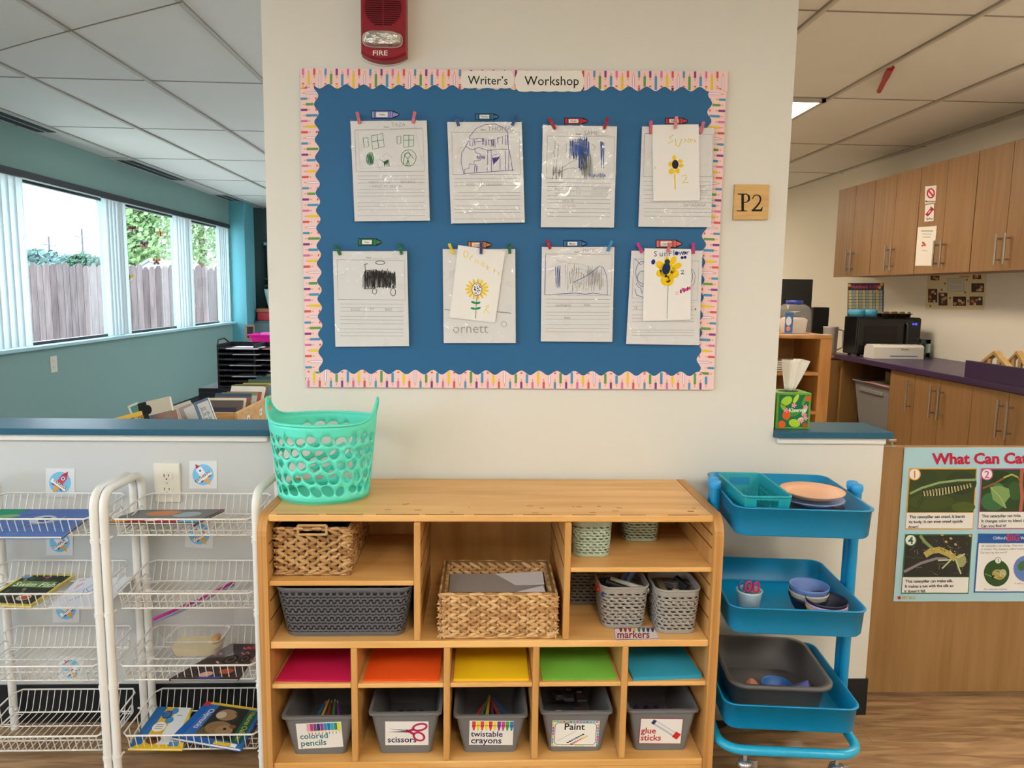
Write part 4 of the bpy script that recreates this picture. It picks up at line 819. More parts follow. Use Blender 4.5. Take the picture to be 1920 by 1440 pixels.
# room sign
F = PY(-0.0005, B); t = thing('room_sign', 'square wooden sign with black P2', 'sign', tuple(F(1702, 1250)))
MB().prism(F, [(1583, 986), (1839, 990), (1829, 1249), (1570, 1248)], 0, 0.012, wood('#c39a5c', '#d3ac70', (1, 1, 14), 8, 0.5)).build('board', t)
FS = PY(-0.0128, B); b = MB()
b.rect(FS, 1640, 1058, 1660, 1180, 0, black).rect(FS, 1613, 1052, 1664, 1060, 0, black).rect(FS, 1606, 1178, 1682, 1185, 0, black)
b.stroke(FS, [(1655, 1056), (1680, 1056), (1694, 1068), (1698, 1084), (1694, 1102), (1680, 1116), (1655, 1118)], 8, 0, black); b.stroke(FS, [(1690, 1064), (1697, 1074), (1699, 1086), (1697, 1098), (1690, 1110)], 16, 0.0001, black)
b.stroke(FS, [(1724, 1092), (1732, 1072), (1748, 1062), (1768, 1064), (1782, 1078)], 8, 0, black); b.stroke(FS, [(1774, 1068), (1783, 1082), (1784, 1100), (1775, 1122), (1755, 1148), (1724, 1180)], 13, 0.0001, black); b.rect(FS, 1718, 1170, 1795, 1185, 0.0002, black); b.poly(FS, [(1780, 1172), (1801, 1148), (1795, 1185), (1784, 1185)], 0.0003, black)
b.build('lettering', t)
# outlet below the ledge
p, q = onY(290, 869, 0), onY(340, 940, 0)
outlet(lambda a, b, dz=0.0: Vector((a, -0.0005-dz, b)), (p.x+q.x)/2, (p.z+q.z)/2, 0.078, 0.122, 0, 'wall_outlet', 'white duplex outlet on the low wall behind the wire rack')
# rocket cards
S_ = crop(0, 820, 3.692)
def rocket(cx, cy, s, rot, body, nm, label, tilt=0.0):
    F0 = PY(-0.0006)
    c, q = math.cos(tilt), math.sin(tilt); F = lambda a, b, dz=0.0: F0(cx+a*c-b*q, cy+a*q+b*c, dz)
    t = thing('rocket_card', label, 'card', tuple(F(0, s)), 'rocket cards on the low wall'); b = MB()
    b.prism(F, [(-s, -s), (s, -s), (s, s), (-s, s)], 0, 0.0006, mat('#d9dadd', 0.6, var=0.01)); b.ell(F, 0, 0, s*.76, s*.76, 0.0009, ink('#7cbfe4'), n=32)
    cr, sr = math.cos(rot), math.sin(rot); G = lambda u, v, dz=0.0: F(s*(u*cr-v*sr), s*(u*sr+v*cr), dz)
    b.poly(G, [(.55, -.2), (.95, 0), (.55, .2)], 0.0011, ink('#e0a030') if False else ink('#c43a4a')); b.poly(G, [(-.35, -.22), (.5, -.24), (.72, -.12), (.86, 0), (.72, .12), (.5, .24), (-.35, .22)], 0.0012, ink(body)); b.poly(G, [(.62, -.17), (.95, 0), (.62, .17)], 0.0013, ink('#a82f42'))
    b.ell(G, .36, 0, .13, .13, 0.0014, ink('#e8ecf2')); b.ell(G, .36, 0, .08, .08, 0.0015, ink('#3d5f9a')); b.poly(G, [(-.35, -.18), (-.95, 0), (-.35, .18)], 0.0012, ink('#e8a23a')); b.poly(G, [(-.1, .22), (-.45, .48), (-.38, .2)], 0.0011, ink('#8f4a6a')); b.poly(G, [(-.1, -.22), (-.45, -.48), (-.38, -.2)], 0.0011, ink('#8f4a6a'))
    b.rect(G, -.3, -.62, -.02, .62, 0.0016, ink('#eceef0'))
    r2 = rot+PI/2 if math.cos(rot+PI/2) > 0 else rot-PI/2
    c2 = (-.16*cr*s, -.16*sr*s); b.txt(F, nm, c2[0]-math.sin(r2)*-s*.07, c2[1]+math.cos(r2)*s*.07, s*.26, 0.0019, black, rot=r2, mid=True, bold=0.012)
    b.build('picture', t)
rocket(113, 905, 27, -0.95, '#c8505a', 'VANESSA', 'red rocket card on the low wall above the left wire rack')
rocket(381, 890, 26, -2.2, '#e6e2ec', 'CATHERINE', 'white rocket card to the right of the outlet')
rocket(112, 1016, 25, -2.2, '#e6e2ec', 'CHARLIE', 'white rocket card below the left rack top basket')
rocket(374, 1001, 26, -2.2, '#e6e2ec', 'CHARLIE', 'white rocket card behind the right rack top basket', 0.05)
rocket(124, 1142, 25, -2.2, '#e6e2ec', 'ELLIE', 'rocket card mostly hidden behind the second basket')
rocket(133, 1254, 23, -2.2, '#d6b8c4', 'SAM', 'rocket card low on the wall behind the third basket', 0.06)
# ================================================================ the storage shelf and what stands on it
ply = wood('#c9924f', '#e0b070', (10, 1.2, 1.2), 2.2, 0.38, name='birch')       # grain runs across
plyx = wood('#cc9650', '#e6b675', (0.9, 8, 8), 2.4, 0.38, name='birch')
plyv = wood('#b98446', '#d3a262', (8, 8, 0.9), 2.4, 0.42, name='birch')
edge = wood('#a9743a', '#c99658', (90, 1, 1), 1.5, 0.5, name='ply_edge')
YF, YBK = -0.40, -0.022
SX0, SX1, ZT = -0.556, 0.621, 0.786
t = thing('storage_shelf', 'honey coloured plywood storage shelf with cubbies', 'shelf', ((SX0+SX1)/2, -0.21, 0))
TH = 0.019
def side(x0, x1):
    P = lambda a, b, dz=0.0: Vector((x0+dz, a, b)); r = 0.05
    pts = [(YF-0.006+r-r*math.cos(i*PI/12), ZT-r+r*math.sin(i*PI/12)) for i in range(7)]
    return MB().prism(P, [(YF-0.006, 0)]+pts+[(YBK, ZT), (YBK, 0)], 0, x1-x0, plyv, edge)
XI0, XI1 = SX0+0.024, SX1-0.024; gm = ink('#6d4a22')
def grooves(b, x, s, zs):
    for z in zs: b.box(min(x, x+s*.0006), max(x, x+s*.0006), YF+0.012, YBK-0.02, z-.002, z+.002, gm)
    return b
grooves(side(SX0, XI0), XI0, 1, (.51, .56, .66, .71)).build('side_panel', t); grooves(side(XI1, SX1), XI1, -1, (.51, .56, .60, .70, .735)).build('side_panel', t)
tp = MB().box(XI0, XI1, YF+0.012, YBK, ZT-0.018, ZT, plyx, 0.003); dkw = ink('#7c5529')
for k in range(9):   # worn front edge
    xx = XI0+0.02+k*0.124; tp.box(xx, xx+random.uniform(.06, .115), YF+0.0135, YF+0.019, ZT-0.0005, ZT+0.0004, wood('#8a5f30', '#a4763f', (4, 4, 4), 5, .6))
for k in range(16):
    xx = random.uniform(-0.3, 0.58); yy = random.uniform(YF+.03, YF+.12); tp.box(xx, xx+random.uniform(.003, .022), yy, yy+.0025, ZT-.0005, ZT+.0003, dkw)
tp.box(0.54, 0.556, YF+0.045, YF+0.052, ZT-.0005, ZT+.0003, dkw); tp.build('top', t)
MB().box(XI0, XI1, YBK-0.008, YBK-0.001, 0.05, ZT-0.0185, plyv).build('back_panel', t)
ZM1, ZM0 = 0.456, 0.437
MB().box(XI0, XI1, YF, YBK-0.009, ZM0, ZM1, plyx, 0.003).build('shelf_board', t)
XD1, XD2 = (-0.168, -0.151), (0.2145, 0.2315)
for a, gx, gs in ((XD1, XD1[1], 1), (XD2, XD2[0], -1)):
    grooves(MB().box(a[0], a[1], YF+0.002, YBK-0.009, ZM1, ZT-0.0185, plyv, 0.003), gx, gs, (.52, .58, .65, .71)).build('divider', t)
MB().box(XI0, XD1[0], YF+0.004, YBK-0.009, 0.603, 0.616, plyx, 0.002).build('shelf_board', t)
MB().box(XD2[1], XI1, YF+0.004, YBK-0.009, 0.638, 0.651, plyx, 0.002).build('shelf_board', t)
xs = [XI0, -0.3215, -0.0835, 0.1475, 0.380, XI1]
for x in xs[1:5]: MB().box(x-0.0085, x+0.0085, YF+0.002, YBK-0.009, 0.124, ZM0, plyv, 0.003).build('divider', t)
for k in range(5): MB().box(xs[k]+(0.0087 if k else 0.0), xs[k+1]-(0.0087 if k < 4 else 0.0), YF+0.004, YBK-0.009, 0.327, 0.339, plyx, 0.002).build('shelf_board', t)
MB().box(XI0, XI1, YF, YBK-0.009, 0.104, 0.123, plyx, 0.003).build('bottom_board', t)
MB().box(XI0, XI1, YF+0.003, YF+0.02, 0.0, 0.1035, plyx, 0.002).build('toe_kick', t)
# ---------------------------------------------------------------- colored paper stacks
for k, (h, nm, rot, dx) in enumerate((('#c8104a', 'red', -.035, 0.006), ('#f0560f', 'orange', -.01, .004), ('#f2c80e', 'yellow', -.008, .002), ('#7bc043', 'green', .01, -.004), ('#2f9cbb', 'blue', .06, -.0))):
    cx = (xs[k]+xs[k+1])/2+dx*0.3; w = 0.0985-abs(rot)*.1; n = 6 if k < 4 else 10
    M = RZ(rot, (cx, YF+0.16, 0.3395)); b = MB()
    for i in range(n):
        j = random.uniform(-.0012, .0012); b.box(-w+j, w+j, -0.146+j, 0.146+j, i*.0009, i*.0009+.0008, mat(h, 0.75, var=0.03, vs=30), M=M)
    tag(b.build('construction_paper', origin=(cx, YF+.16, .3395)), 'stack of %s construction paper in its own cubby' % nm, 'paper', 'stacks of colored paper')
# ---------------------------------------------------------------- grey cubby bins
bin_m = mat('#6d6d6e', 0.5, var=0.03, vs=12, spec=0.35)
def taper_bin(cx, cy, z, w0, w1, d0, d1, h, m, name, label, group=None, r=0.012, rim=0.006, cat='bin'):
    t = thing(name, label, cat, (cx, cy, z), group)
    R = lambda w, d, zz: [(cx+a, cy+b, zz) for a, b in rr(w/2, d/2, r)]
    MB().loft([R(w0, d0, z+.0005), R(w1, d1, z+h-.007)], m, True, False, False).loft([R(w1, d1, z+h-.007), R(w1+2*rim, d1+2*rim, z+h-.007), R(w1+2*rim, d1+2*rim, z+h), R(w1-.004, d1-.004, z+h), R(w0-.005, d0-.005, z+.004)], m, False, True, False).build('body', t)
    return t
ZB = 0.123
cub = [((0.0, 'colored pencils', 526, 665, 1345)), ((0.0, 'scissors', 690, 828, 1338)), (0, 'twistable crayons', 850, 990, 1343), (0, 'paint', 1013, 1150, 1336), (0, 'glue sticks', 1177, 1312, 1333)]
H_ = crop(480, 1160, 4.364); I_ = crop(900, 1160, 4.174)
bins = []
for k, (_, nm, px0, px1, py) in enumerate(cub):
    yfr = YF+0.02; p0, p1 = onY(px0, py, yfr), onY(px1, py, yfr)
    cx = (p0.x+p1.x)/2; h = p0.z-ZB; w1 = p1.x-p0.x-.012
    t = taper_bin(cx, yfr+0.135, ZB, w1*0.76, w1, 0.235, 0.258, h, bin_m, 'cubby_bin', 'grey plastic bin labelled %s' % nm, 'labelled grey bins in the bottom cubbies')
    bins.append((t, cx, yfr+0.135, w1, h))
def bin_card(k, zx, size_mm, rot, draw, edge_h=None, lift=0.0):
    t, cx, cy, w1, h = bins[k]; y0, y1 = cy-0.1175, cy-0.129
    # plane of the sloping bin front: u metres right of bin centre, v metres up the slope
    sl = Vector((0, y1-y0, h-.007)); L = sl.length; sl.normalize(); n = Vector((1, 0, 0)).cross(sl).normalized()
    if n.y > 0: n = -n
    o = Vector((cx+zx, y0, ZB))+sl*(0.0585+lift); cr, sr = math.cos(rot), math.sin(rot); W, Hh = size_mm
    G = lambda u, v, dz=0.0: o+Vector((1, 0, 0))*((u*cr-v*sr)*W)+sl*((u*sr+v*cr)*W)+n*(0.0008+dz)
    b = MB(); a = Hh/W
    b.prism(G, [(-.5, -a/2), (.5, -a/2), (.5, a/2), (-.5, a/2)], 0, 0.0006, mat('#e2e0dc', 0.35, var=0.01), mat(edge_h or '#c9c6c0', .4))
    draw(b, G, a); b.build('label_card', t)
teal_i = ink('#22737c'); pur_i = ink('#2a2350')
def c0(b, G, a):
    for i, h in enumerate(('#d6a0b8', '#c23a6a', '#6a4a8f', '#3b2f5e', '#8a3a8a', '#2a86b0', '#1f6fa8', '#3aa0c0', '#2f8a5a', '#e0d23a')):
        x = -.27+i*.076; b.rect(G, x, a/2-.2, x+.07, a/2-.02, .001, ink(h)); b.poly(G, [(x, a/2-.2), (x+.07, a/2-.2), (x+.035, a/2-.3)], .001, ink('#e3c7a5')); b.poly(G, [(x+.02, a/2-.26), (x+.05, a/2-.26), (x+.035, a/2-.31)], .0012, ink(h))
    b.txt(G, 'colored', -.44, -.07, .2, .001, teal_i, bold=.016, up=1); b.txt(G, 'pencils', -.44, -.25, .21, .001, teal_i, bold=.016, up=1)
def c1(b, G, a):
    b.txt(G, 'scissors', -.45, -.235, .215, .001, pur_i, bold=.016, up=1); rd = ink('#b32a55')
    b.poly(G, [(-.44, .13), (-.05, .06), (0, .1), (-.05, .1)], .001, ink('#8c8f94')); b.poly(G, [(-.44, .04), (-.02, .03), (.02, .09), (-.03, .07)], .0012, ink('#4a4c52'))
    for cx, cy, rx, ry, rot in ((.3, .17, .16, .085, .25), (.28, -.08, .13, .1, -.55)):
        pts = [(cx+rx*math.cos(i*PI/10)*math.cos(rot)-ry*math.sin(i*PI/10)*math.sin(rot), cy+rx*math.cos(i*PI/10)*math.sin(rot)+ry*math.sin(i*PI/10)*math.cos(rot)) for i in range(20)]; b.stroke(G, pts, .05, .0014, rd, True)
    b.stroke(G, [(-.02, .05), (.08, .08), (.18, .13)], .06, .0014, rd); b.stroke(G, [(-.02, .09), (.08, .04), (.18, -.03)], .06, .0014, rd)
def c2(b, G, a):
    for i, h in enumerate(('#d83a2a', '#e3cf2a', '#d8443a', '#e6d233', '#cf3a48', '#e8d43a', '#8a3f8f', '#c8458f', '#4f9a3a', '#2a7fb0')):
        x = -.44+i*.095; b.rect(G, x, a/2-.16, x+.082, a/2-.01, .001, ink(h)); b.poly(G, [(x+.008, a/2-.16), (x+.074, a/2-.16), (x+.055, a/2-.25), (x+.027, a/2-.25)], .001, ink(h)); b.rect(G, x, a/2-.13, x+.082, a/2-.115, .0012, ink('#2a2030'))
    b.txt(G, 'twistable', -.46, -.09, .2, .001, pur_i, bold=.016, up=1); b.txt(G, 'crayons', -.46, -.27, .225, .001, pur_i, bold=.016, up=1)
def c3(b, G, a):
    r = random.Random(8); cs = ['#c0519a', '#9ab53a', '#e0c23a', '#5fa0b8', '#4a7f8a']
    for i in range(14):
        x = -.49+i*.07; b.rect(G, x, a/2-.04, x+.06, a/2-.005, .0009, ink(r.choice(cs))); b.rect(G, x, -a/2+.005, x+.06, -a/2+.04, .0009, ink(r.choice(['#d8d8c8', '#c8cf9a', '#e6e2d6'])))
    for i in range(8):
        y = -a/2+i*.07; b.rect(G, -.495, y, -.46, y+.06, .0009, ink(r.choice(cs))); b.rect(G, .46, y, .495, y+.06, .0009, ink(r.choice(cs)))
    fr = [(x, y) for x, y in rr(.44, a/2-.05, .08, 4)]; b.poly(G, fr, .0011, ink('#e6e4df')); b.stroke(G, fr, .012, .0013, ink('#3a3a3a'), True)
    b.txt(G, 'Paint', -.25, .1, .22, .0014, black, bold=.018, up=1); b.stroke(G, [(-.38, -.18), (.02, .08)], .008, .0013, ink('#9a9a9a'))
    for i in range(8):
        x = -.12+i*.045; y = -.24+i*.028
        b.ell(G, x-.03, y+.03, .03, .016, .0014, ink(('#1a1a1a', '#2a2a4a', '#2f4f8a', '#3a6aa8', '#2f4f7a', '#3a5a6a', '#5a7a4a', '#2a2a2a')[i])); b.ell(G, x+.05, y-.01, .03, .016, .0014, ink(('#5a2a3a', '#a83a3a', '#c85a3a', '#cf6a3a', '#d0803a', '#d8a03a', '#d8c04a', '#e0cc5a')[i]))
def c4(b, G, a):
    b.stroke(G, [(-.5, -a/2), (.5, -a/2), (.5, a/2), (-.5, a/2)], .02, .0009, ink('#9a3a48'), True)
    rd = ink('#b32a30'); b.txt(G, 'glue', -.47, -.06, .22, .001, rd, bold=.018, up=1); b.txt(G, 'sticks', -.47, -.25, .22, .001, rd, bold=.018, up=1)
    b.stroke(G, [(-.17, .24), (.35, -.1)], .13, .0011, ink('#b9b9c0')); b.stroke(G, [(-.16, .25), (.36, -.09)], .06, .0013, ink('#dcdce2')); b.stroke(G, [(-.22, .27), (-.15, .225)], .12, .0014, ink('#2f2f5a')); b.stroke(G, [(.32, -.07), (.44, -.15)], .17, .0014, ink('#c02a2a'))
bin_card(0, 0.002, (.118, .077), .05, c0, '#5aa0a8', .0); bin_card(1, 0.004, (.114, .072), -.01, c1, None, .003); bin_card(2, 0.002, (.117, .074), -.02, c2, None, .002); bin_card(3, -0.001, (.126, .079), -.02, c3, None, -.003); bin_card(4, -0.003, (.114, .077), -.02, c4, '#b0505a', .002)
# bin contents
def pencil_in(cx, cy, z, L, a, tilt, h, label, group, tip='#d8b98c', r=.0036):
    M = Matrix.Translation((cx, cy, z)) @ Matrix.Rotation(a, 4, 'Z') @ Matrix.Rotation(tilt, 4, 'Y'); t = thing('colored_pencil', label, 'pencil', (cx, cy, z), group)
    MB().loft([[M @ Vector((x, r*math.cos(i*PI/3), r*math.sin(i*PI/3))) for i in range(6)] for x in (-L/2, L/2-.012)], mat(h, .4), True, True, False).build('barrel', t)
    MB().loft([[M @ Vector((x, q*math.cos(i*PI/3), q*math.sin(i*PI/3))) for i in range(6)] for x, q in ((L/2-.0119, r), (L/2, .0006))], mat(tip, .6), True, True, False).build('tip', t)
_, cx, cy, w1, h = bins[0]
for i, (h_, nm, px_) in enumerate((('#3a6fb0', 'blue', -.032), ('#c8a83a', 'yellow', -.016), ('#a83a3a', 'red', .0), ('#4a8a4a', 'green', .018), ('#7a3a8a', 'purple', .034))):
    pencil_in(cx+px_, cy-.03, ZB+.042+.004*(i % 2), .15, PI/2+.12*(i-2), -.22, h_, '%s pencil in the colored pencils bin' % nm, 'pencils in the bin')
_, cx, cy, w1, h = bins[2]
for i, (h_, nm) in enumerate((('#a8323a', 'red'), ('#2f6a4a', 'green'), ('#b0902f', 'gold'), ('#6a2a5a', 'plum'), ('#8a3a2f', 'rust'), ('#2f4a7a', 'blue'))):
    pencil_in(cx-.035+.014*i, cy-.02, ZB+.05+.006*(i % 3), .13, PI/2-.5+.2*i, -.15, h_, '%s crayon in the twistable crayons bin' % nm, 'crayons in the bin', h_, .0045)
_, cx, cy, w1, h = bins[3]
for i in range(6):
    x = cx-.032+.032*(i % 3); y = cy-.045+.085*(i//3); z = ZB+.055+.01*(i//3); M = Matrix.Translation((x, y, z)) @ Matrix.Rotation(-.28+.1*(i % 3), 4, 'X') @ Matrix.Rotation((.1, -.08, .05)[i % 3], 4, 'Z')
    t = thing('paint_palette', 'dark watercolour palette, %s of the paint bin' % (('front left', 'front middle', 'front right', 'back left', 'back middle', 'back right')[i]), 'paint palette', (x, y, z), 'palettes in the paint bin')
    MB().box(-.0145, .0145, -.04, .04, 0, .009, mat('#3c3a3c', .4), .002, M=M).build('tray', t)
    b = MB(); FM = MAT(M)
    for q in range(4): b.ell(FM, 0, -.029+.019*q, .009, .007, .0094, ink(('#3a3f6a', '#6a3a3a', '#5a5a3a', '#d0cdc6')[(q+i) % 4]))
    b.build('paint_pan', t)
_, cx, cy, w1, h = bins[1]
for i in range(2):
    x = cx-.02+.035*i; t = thing('scissors', ('dark scissors lying left in the scissors bin', 'dark scissors lying right in the scissors bin')[i], 'scissors', (x, cy, ZB+.012), 'scissors in the bin')
    MB().box(x-.004, x+.004, cy-.05, cy+.03, ZB+.0045, ZB+.007, mat('#9a9ca0', .3, .8)).build('blade', t)
    for s in (-1, 1): MB().tube([(x+s*.012+.011*math.cos(a*PI/6), cy+.05+.018*math.sin(a*PI/6), ZB+.009) for a in range(12)], .0035, mat(('#3a2a4a', '#2a3a4a')[i], .4), 6, True).build('handle', t)
_, cx, cy, w1, h = bins[4]
for i in range(3):
    x = cx-.03+.03*i; t = thing('glue_stick', 'glue stick lying %s in the glue sticks bin' % ('left', 'in the middle', 'right')[i], 'glue stick', (x, cy, ZB+.015), 'glue sticks in the bin')
    MB().tube([(x, cy-.03, ZB+.0145), (x, cy+.04, ZB+.0145)], .010, mat('#b9b9c0', .4), 12).build('barrel', t); MB().tube([(x, cy+.0405, ZB+.0145), (x, cy+.06, ZB+.0145)], .0102, mat('#4a2f6a', .4), 12).build('cap', t)
# ---------------------------------------------------------------- wicker baskets
wk = [mat('#b98f5e', .7, var=.2, vs=50, bump=.3, bs=120), mat('#cfa978', .7, var=.2, vs=50, bump=.3, bs=120), mat('#a67c4c', .7, var=.2, vs=50, bump=.3, bs=120), mat('#c49a68', .7, var=.2, vs=50, bump=.3, bs=120)]
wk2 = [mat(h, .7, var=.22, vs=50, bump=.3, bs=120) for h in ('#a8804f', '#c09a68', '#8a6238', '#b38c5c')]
dkb = mat('#7a5a34', .8, var=.2, vs=40); dkc = mat('#2a2018', .9, var=.2, vs=40)  # dkc: darkness inside the handle-hole basket, put into its inner wall colour
def lump(b, c, ax, up, nr, L, W, H, m):
    vs = []; fs = []; nu, nv = 6, 7
    for i in range(nu+1):
        s = -1+2*i/nu; rad = max(0.12, math.sqrt(max(0, 1-abs(s)**2.2)))
        for j in range(nv): a = 2*PI*j/nv; vs.append(c+ax*(s*L)+up*(W*rad*math.cos(a)+0.25*W*s*s)+nr*(H*rad*math.sin(a)))
    for i in range(nu):
        for j in range(nv): fs.append((i*nv+j, i*nv+(j+1) % nv, (i+1)*nv+(j+1) % nv, (i+1)*nv+j))
    b.add(vs, fs, m, True)
def braid_wall(b, p0, p1, z0, z1, rows, rg, pal, nrm, skip=None):
    d = Vector(p1)-Vector(p0); L = d.length; d.normalize(); N = max(2, round(L/0.0265)); st = L/N; rh = (z1-z0)/rows
    for r in range(rows):
        for k in range(N):
            for s in (1, -1):
                u = (k+.5+(0.25 if s > 0 else -.25)*0)*st; z = z0+(r+.5)*rh+s*rh*.24
                if skip and skip(u, z): continue
                ang = s*-.5
                ax = (d*math.cos(ang)+Vector((0, 0, 1))*math.sin(ang)).normalized(); up = (Vector((0, 0, 1))*math.cos(ang)-d*math.sin(ang)).normalized()
                c = Vector(p0)+d*u+Vector((0, 0, z-p0[2]))+nrm*rg.uniform(.0, .0012)
                lump(b, c, ax, up, nrm, st*.78*rg.uniform(.92, 1.08), rh*.31*rg.uniform(.9, 1.1), .006, rg.choice(pal))
def wicker(x0, x1, y0, y1, z, h, rows, label, pal, seed, hole=None, rim=True):
    t = thing('wicker_basket', label, 'basket', ((x0+x1)/2, (y0+y1)/2, z)); rg = random.Random(seed)
    b = MB(); e = .005
    body = MB(); T_ = .006
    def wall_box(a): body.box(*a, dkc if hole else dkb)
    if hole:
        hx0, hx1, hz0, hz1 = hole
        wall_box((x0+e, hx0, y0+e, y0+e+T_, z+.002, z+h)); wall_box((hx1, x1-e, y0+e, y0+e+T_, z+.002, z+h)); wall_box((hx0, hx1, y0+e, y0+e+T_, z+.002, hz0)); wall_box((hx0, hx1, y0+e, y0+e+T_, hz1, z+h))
    else: wall_box((x0+e, x1-e, y0+e, y0+e+T_, z+.002, z+h))
    wall_box((x0+e, x1-e, y1-e-T_, y1-e, z+.002, z+h)); wall_box((x0+e, x0+e+T_, y0+e, y1-e, z+.002, z+h)); wall_box((x1-e-T_, x1-e, y0+e, y1-e, z+.002, z+h)); wall_box((x0+e, x1-e, y0+e, y1-e, z+.002, z+.008))
    body.build('inner_wall', t)
    zt0, zt1 = z+.008, z+h-.008
    sk = (lambda u, zz: hole and hole[0]-.008 < x0+u < hole[1]+.008 and hole[2]-.006 < zz < hole[3]+.02) if hole else None
    braid_wall(b, (x0, y0+e, 0), (x1, y0+e, 0), zt0, zt1, rows, rg, pal, Vector((0, -1, 0)), sk)
    braid_wall(b, (x0, y1-e, 0), (x1, y1-e, 0), zt0, zt1, rows, rg, pal, Vector((0, 1, 0)))
    if not hole: braid_wall(b, (x0, y1-e-T_-.001, 0), (x1, y1-e-T_-.001, 0), zt0, zt1, rows, rg, pal, Vector((0, -1, 0)))
    braid_wall(b, (x0+e, y0, 0), (x0+e, y1, 0), zt0, zt1, rows, rg, pal, Vector((-1, 0, 0))); braid_wall(b, (x1-e, y0, 0), (x1-e, y1, 0), zt0, zt1, rows, rg, pal, Vector((1, 0, 0)))
    if not hole: braid_wall(b, (x1-e-T_-.001, y0, 0), (x1-e-T_-.001, y1, 0), zt0, zt1, rows, rg, pal, Vector((-1, 0, 0))); braid_wall(b, (x0+e+T_+.001, y0, 0), (x0+e+T_+.001, y1, 0), zt0, zt1, rows, rg, pal, Vector((1, 0, 0)))
    b.build('woven_body', t)
    f = MB()
    for zz in (z+.0055, z+h-.004):
        for k in range(2):
            for (a, c) in (((x0+.003, y0+.004), (x1-.003, y0+.004)), ((x1-.003, y0+.004), (x1-.003, y1-.004)), ((x1-.003, y1-.004), (x0+.003, y1-.004)), ((x0+.003, y1-.004), (x0+.003, y0+.004))):
                n = 12; pts = [(a[0]+(c[0]-a[0])*i/n, a[1]+(c[1]-a[1])*i/n, zz+.0022*math.sin(i*2.1+k*PI)) for i in range(n+1)]; f.tube(pts, .0042, pal[1+k], 6)
    if hole:
        for zz in (hole[2], hole[3]): f.tube([(hole[0], y0+.003, zz), (hole[1], y0+.003, zz)], .0038, pal[1], 6)
        for xx in (hole[0], hole[1]): f.tube([(xx, y0+.003, hole[2]), (xx, y0+.003, hole[3])], .0038, pal[1], 6)
    f.build('braided_rim', t); return t
E_ = crop(480, 720, 3.131)
yb = YF+.035
a, c = onY(516, 1078, yb), onY(656, 982, yb); h0, h1 = onY(*E_(246, 886), yb), onY(*E_(412, 832), yb)
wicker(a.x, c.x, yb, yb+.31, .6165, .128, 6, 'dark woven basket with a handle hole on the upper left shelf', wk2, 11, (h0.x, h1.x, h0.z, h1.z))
tag(MB().box(a.x+.09, a.x+.135, yb+.03, yb+.036, .6165+.012, .6165+.115, mat('#1f8a80', .4), .002, M=Matrix.Translation((a.x+.1, 0, .65)) @ Matrix.Rotation(.3, 4, 'Y') @ Matrix.Translation((-a.x-.1, 0, -.65))).build('folder', origin=(a.x+.11, yb+.033, .63)), 'teal folder edge showing through the basket handle hole', 'folder')
yb = YF+.008
a, c = onY(823, 1200, yb), onY(1046, 1113, yb); hw_ = c.z-.457; bk = onZ(930, 1050, c.z).y
wicker(a.x, c.x, yb, min(bk, -.06), .457, hw_, 6, 'light woven basket holding paper in the middle cubby', wk, 12)
for k, (dx, tz, h, ry, lab) in enumerate(((.012, .10, '#9a9390', .0, 'brown grey sheet lying in the light woven basket'), (.03, .104, '#dcdade', -.12, 'white paper at the back of the light woven basket'), (.05, .112, '#d9d7de', .12, 'white paper slipping to the front right of the woven basket'))):
    w = c.x-a.x-.05; M = Matrix.Translation((0, 0, 0)); y0 = yb+.02; y1 = min(bk, -.06)-.02
    zz = .457+hw_*(.42+.12*k); Pq = [(a.x+.02, y0+.01), (c.x-.022, y0+.01), (c.x-.022, y1), (a.x+.02, y1)]
    if k == 1: Pq = [(a.x+.12, y1-.07), (c.x-.022, y1-.07), (c.x-.022, y1), (a.x+.1, y1)]
    if k == 2: Pq = [(a.x+.09, y0+.008), (c.x-.022, y0+.008), (c.x-.03, y0+.08), (a.x+.16, y0+.035)]
    FP = lambda u, v, dz=0.0, zz=zz, k=k: Vector((u, v, zz+dz+(0.16*(v-y0) if k != 1 else .24*(v-y0)-.02)*.5+(.05*(u-a.x) if k else .02)))
    tag(MB().prism(FP, Pq, 0, .002, mat(h, .8, var=.02)).build('paper_sheet', origin=((a.x+c.x)/2, y0+.1, zz)), lab, 'paper', 'papers in the light woven basket')
# ---------------------------------------------------------------- large grey patterned bin
yb = YF+.012
a, c = onY(535, 1202, yb+.012), onY(757, 1202, yb+.012); ra, rc = onY(520, 1103, yb), onY(775, 1112, yb)
cx = (a.x+c.x)/2; zz = .457; h = ra.z-zz; w0 = c.x-a.x; w1 = min(rc.x-ra.x, XD1[0]-XI0-.012); cy = yb+.13
gm = mat('#5f6066', .5, var=.03, vs=20); gd = mat('#232327', .7, var=.02)
t = thing('storage_bin', 'large dark grey plastic bin with a star weave pattern', 'bin', (cx, cy, zz))
R = lambda w, d, z_, r=.03: [(cx+p[0], cy+p[1], z_) for p in rr(w/2, d/2, r, 7)]
d0, d1 = .225, .258
MB().loft([R(w0, d0, zz+.0008), R(w0+.004, d0+.004, zz+.012)], gm, True, False).loft([R(w0-.001, d0-.001, zz+.012), R(w1-.004, d1-.004, zz+h-.012)], gd, False, False).loft([R(w1-.004, d1-.004, zz+h-.014), R(w1, d1, zz+h-.012), R(w1+.006, d1+.006, zz+h-.004), R(w1+.006, d1+.006, zz+h), R(w1-.004, d1-.004, zz+h), R(w0-.006, d0-.006, zz+.005)], gm, False, True).build('body', t)
b = MB()
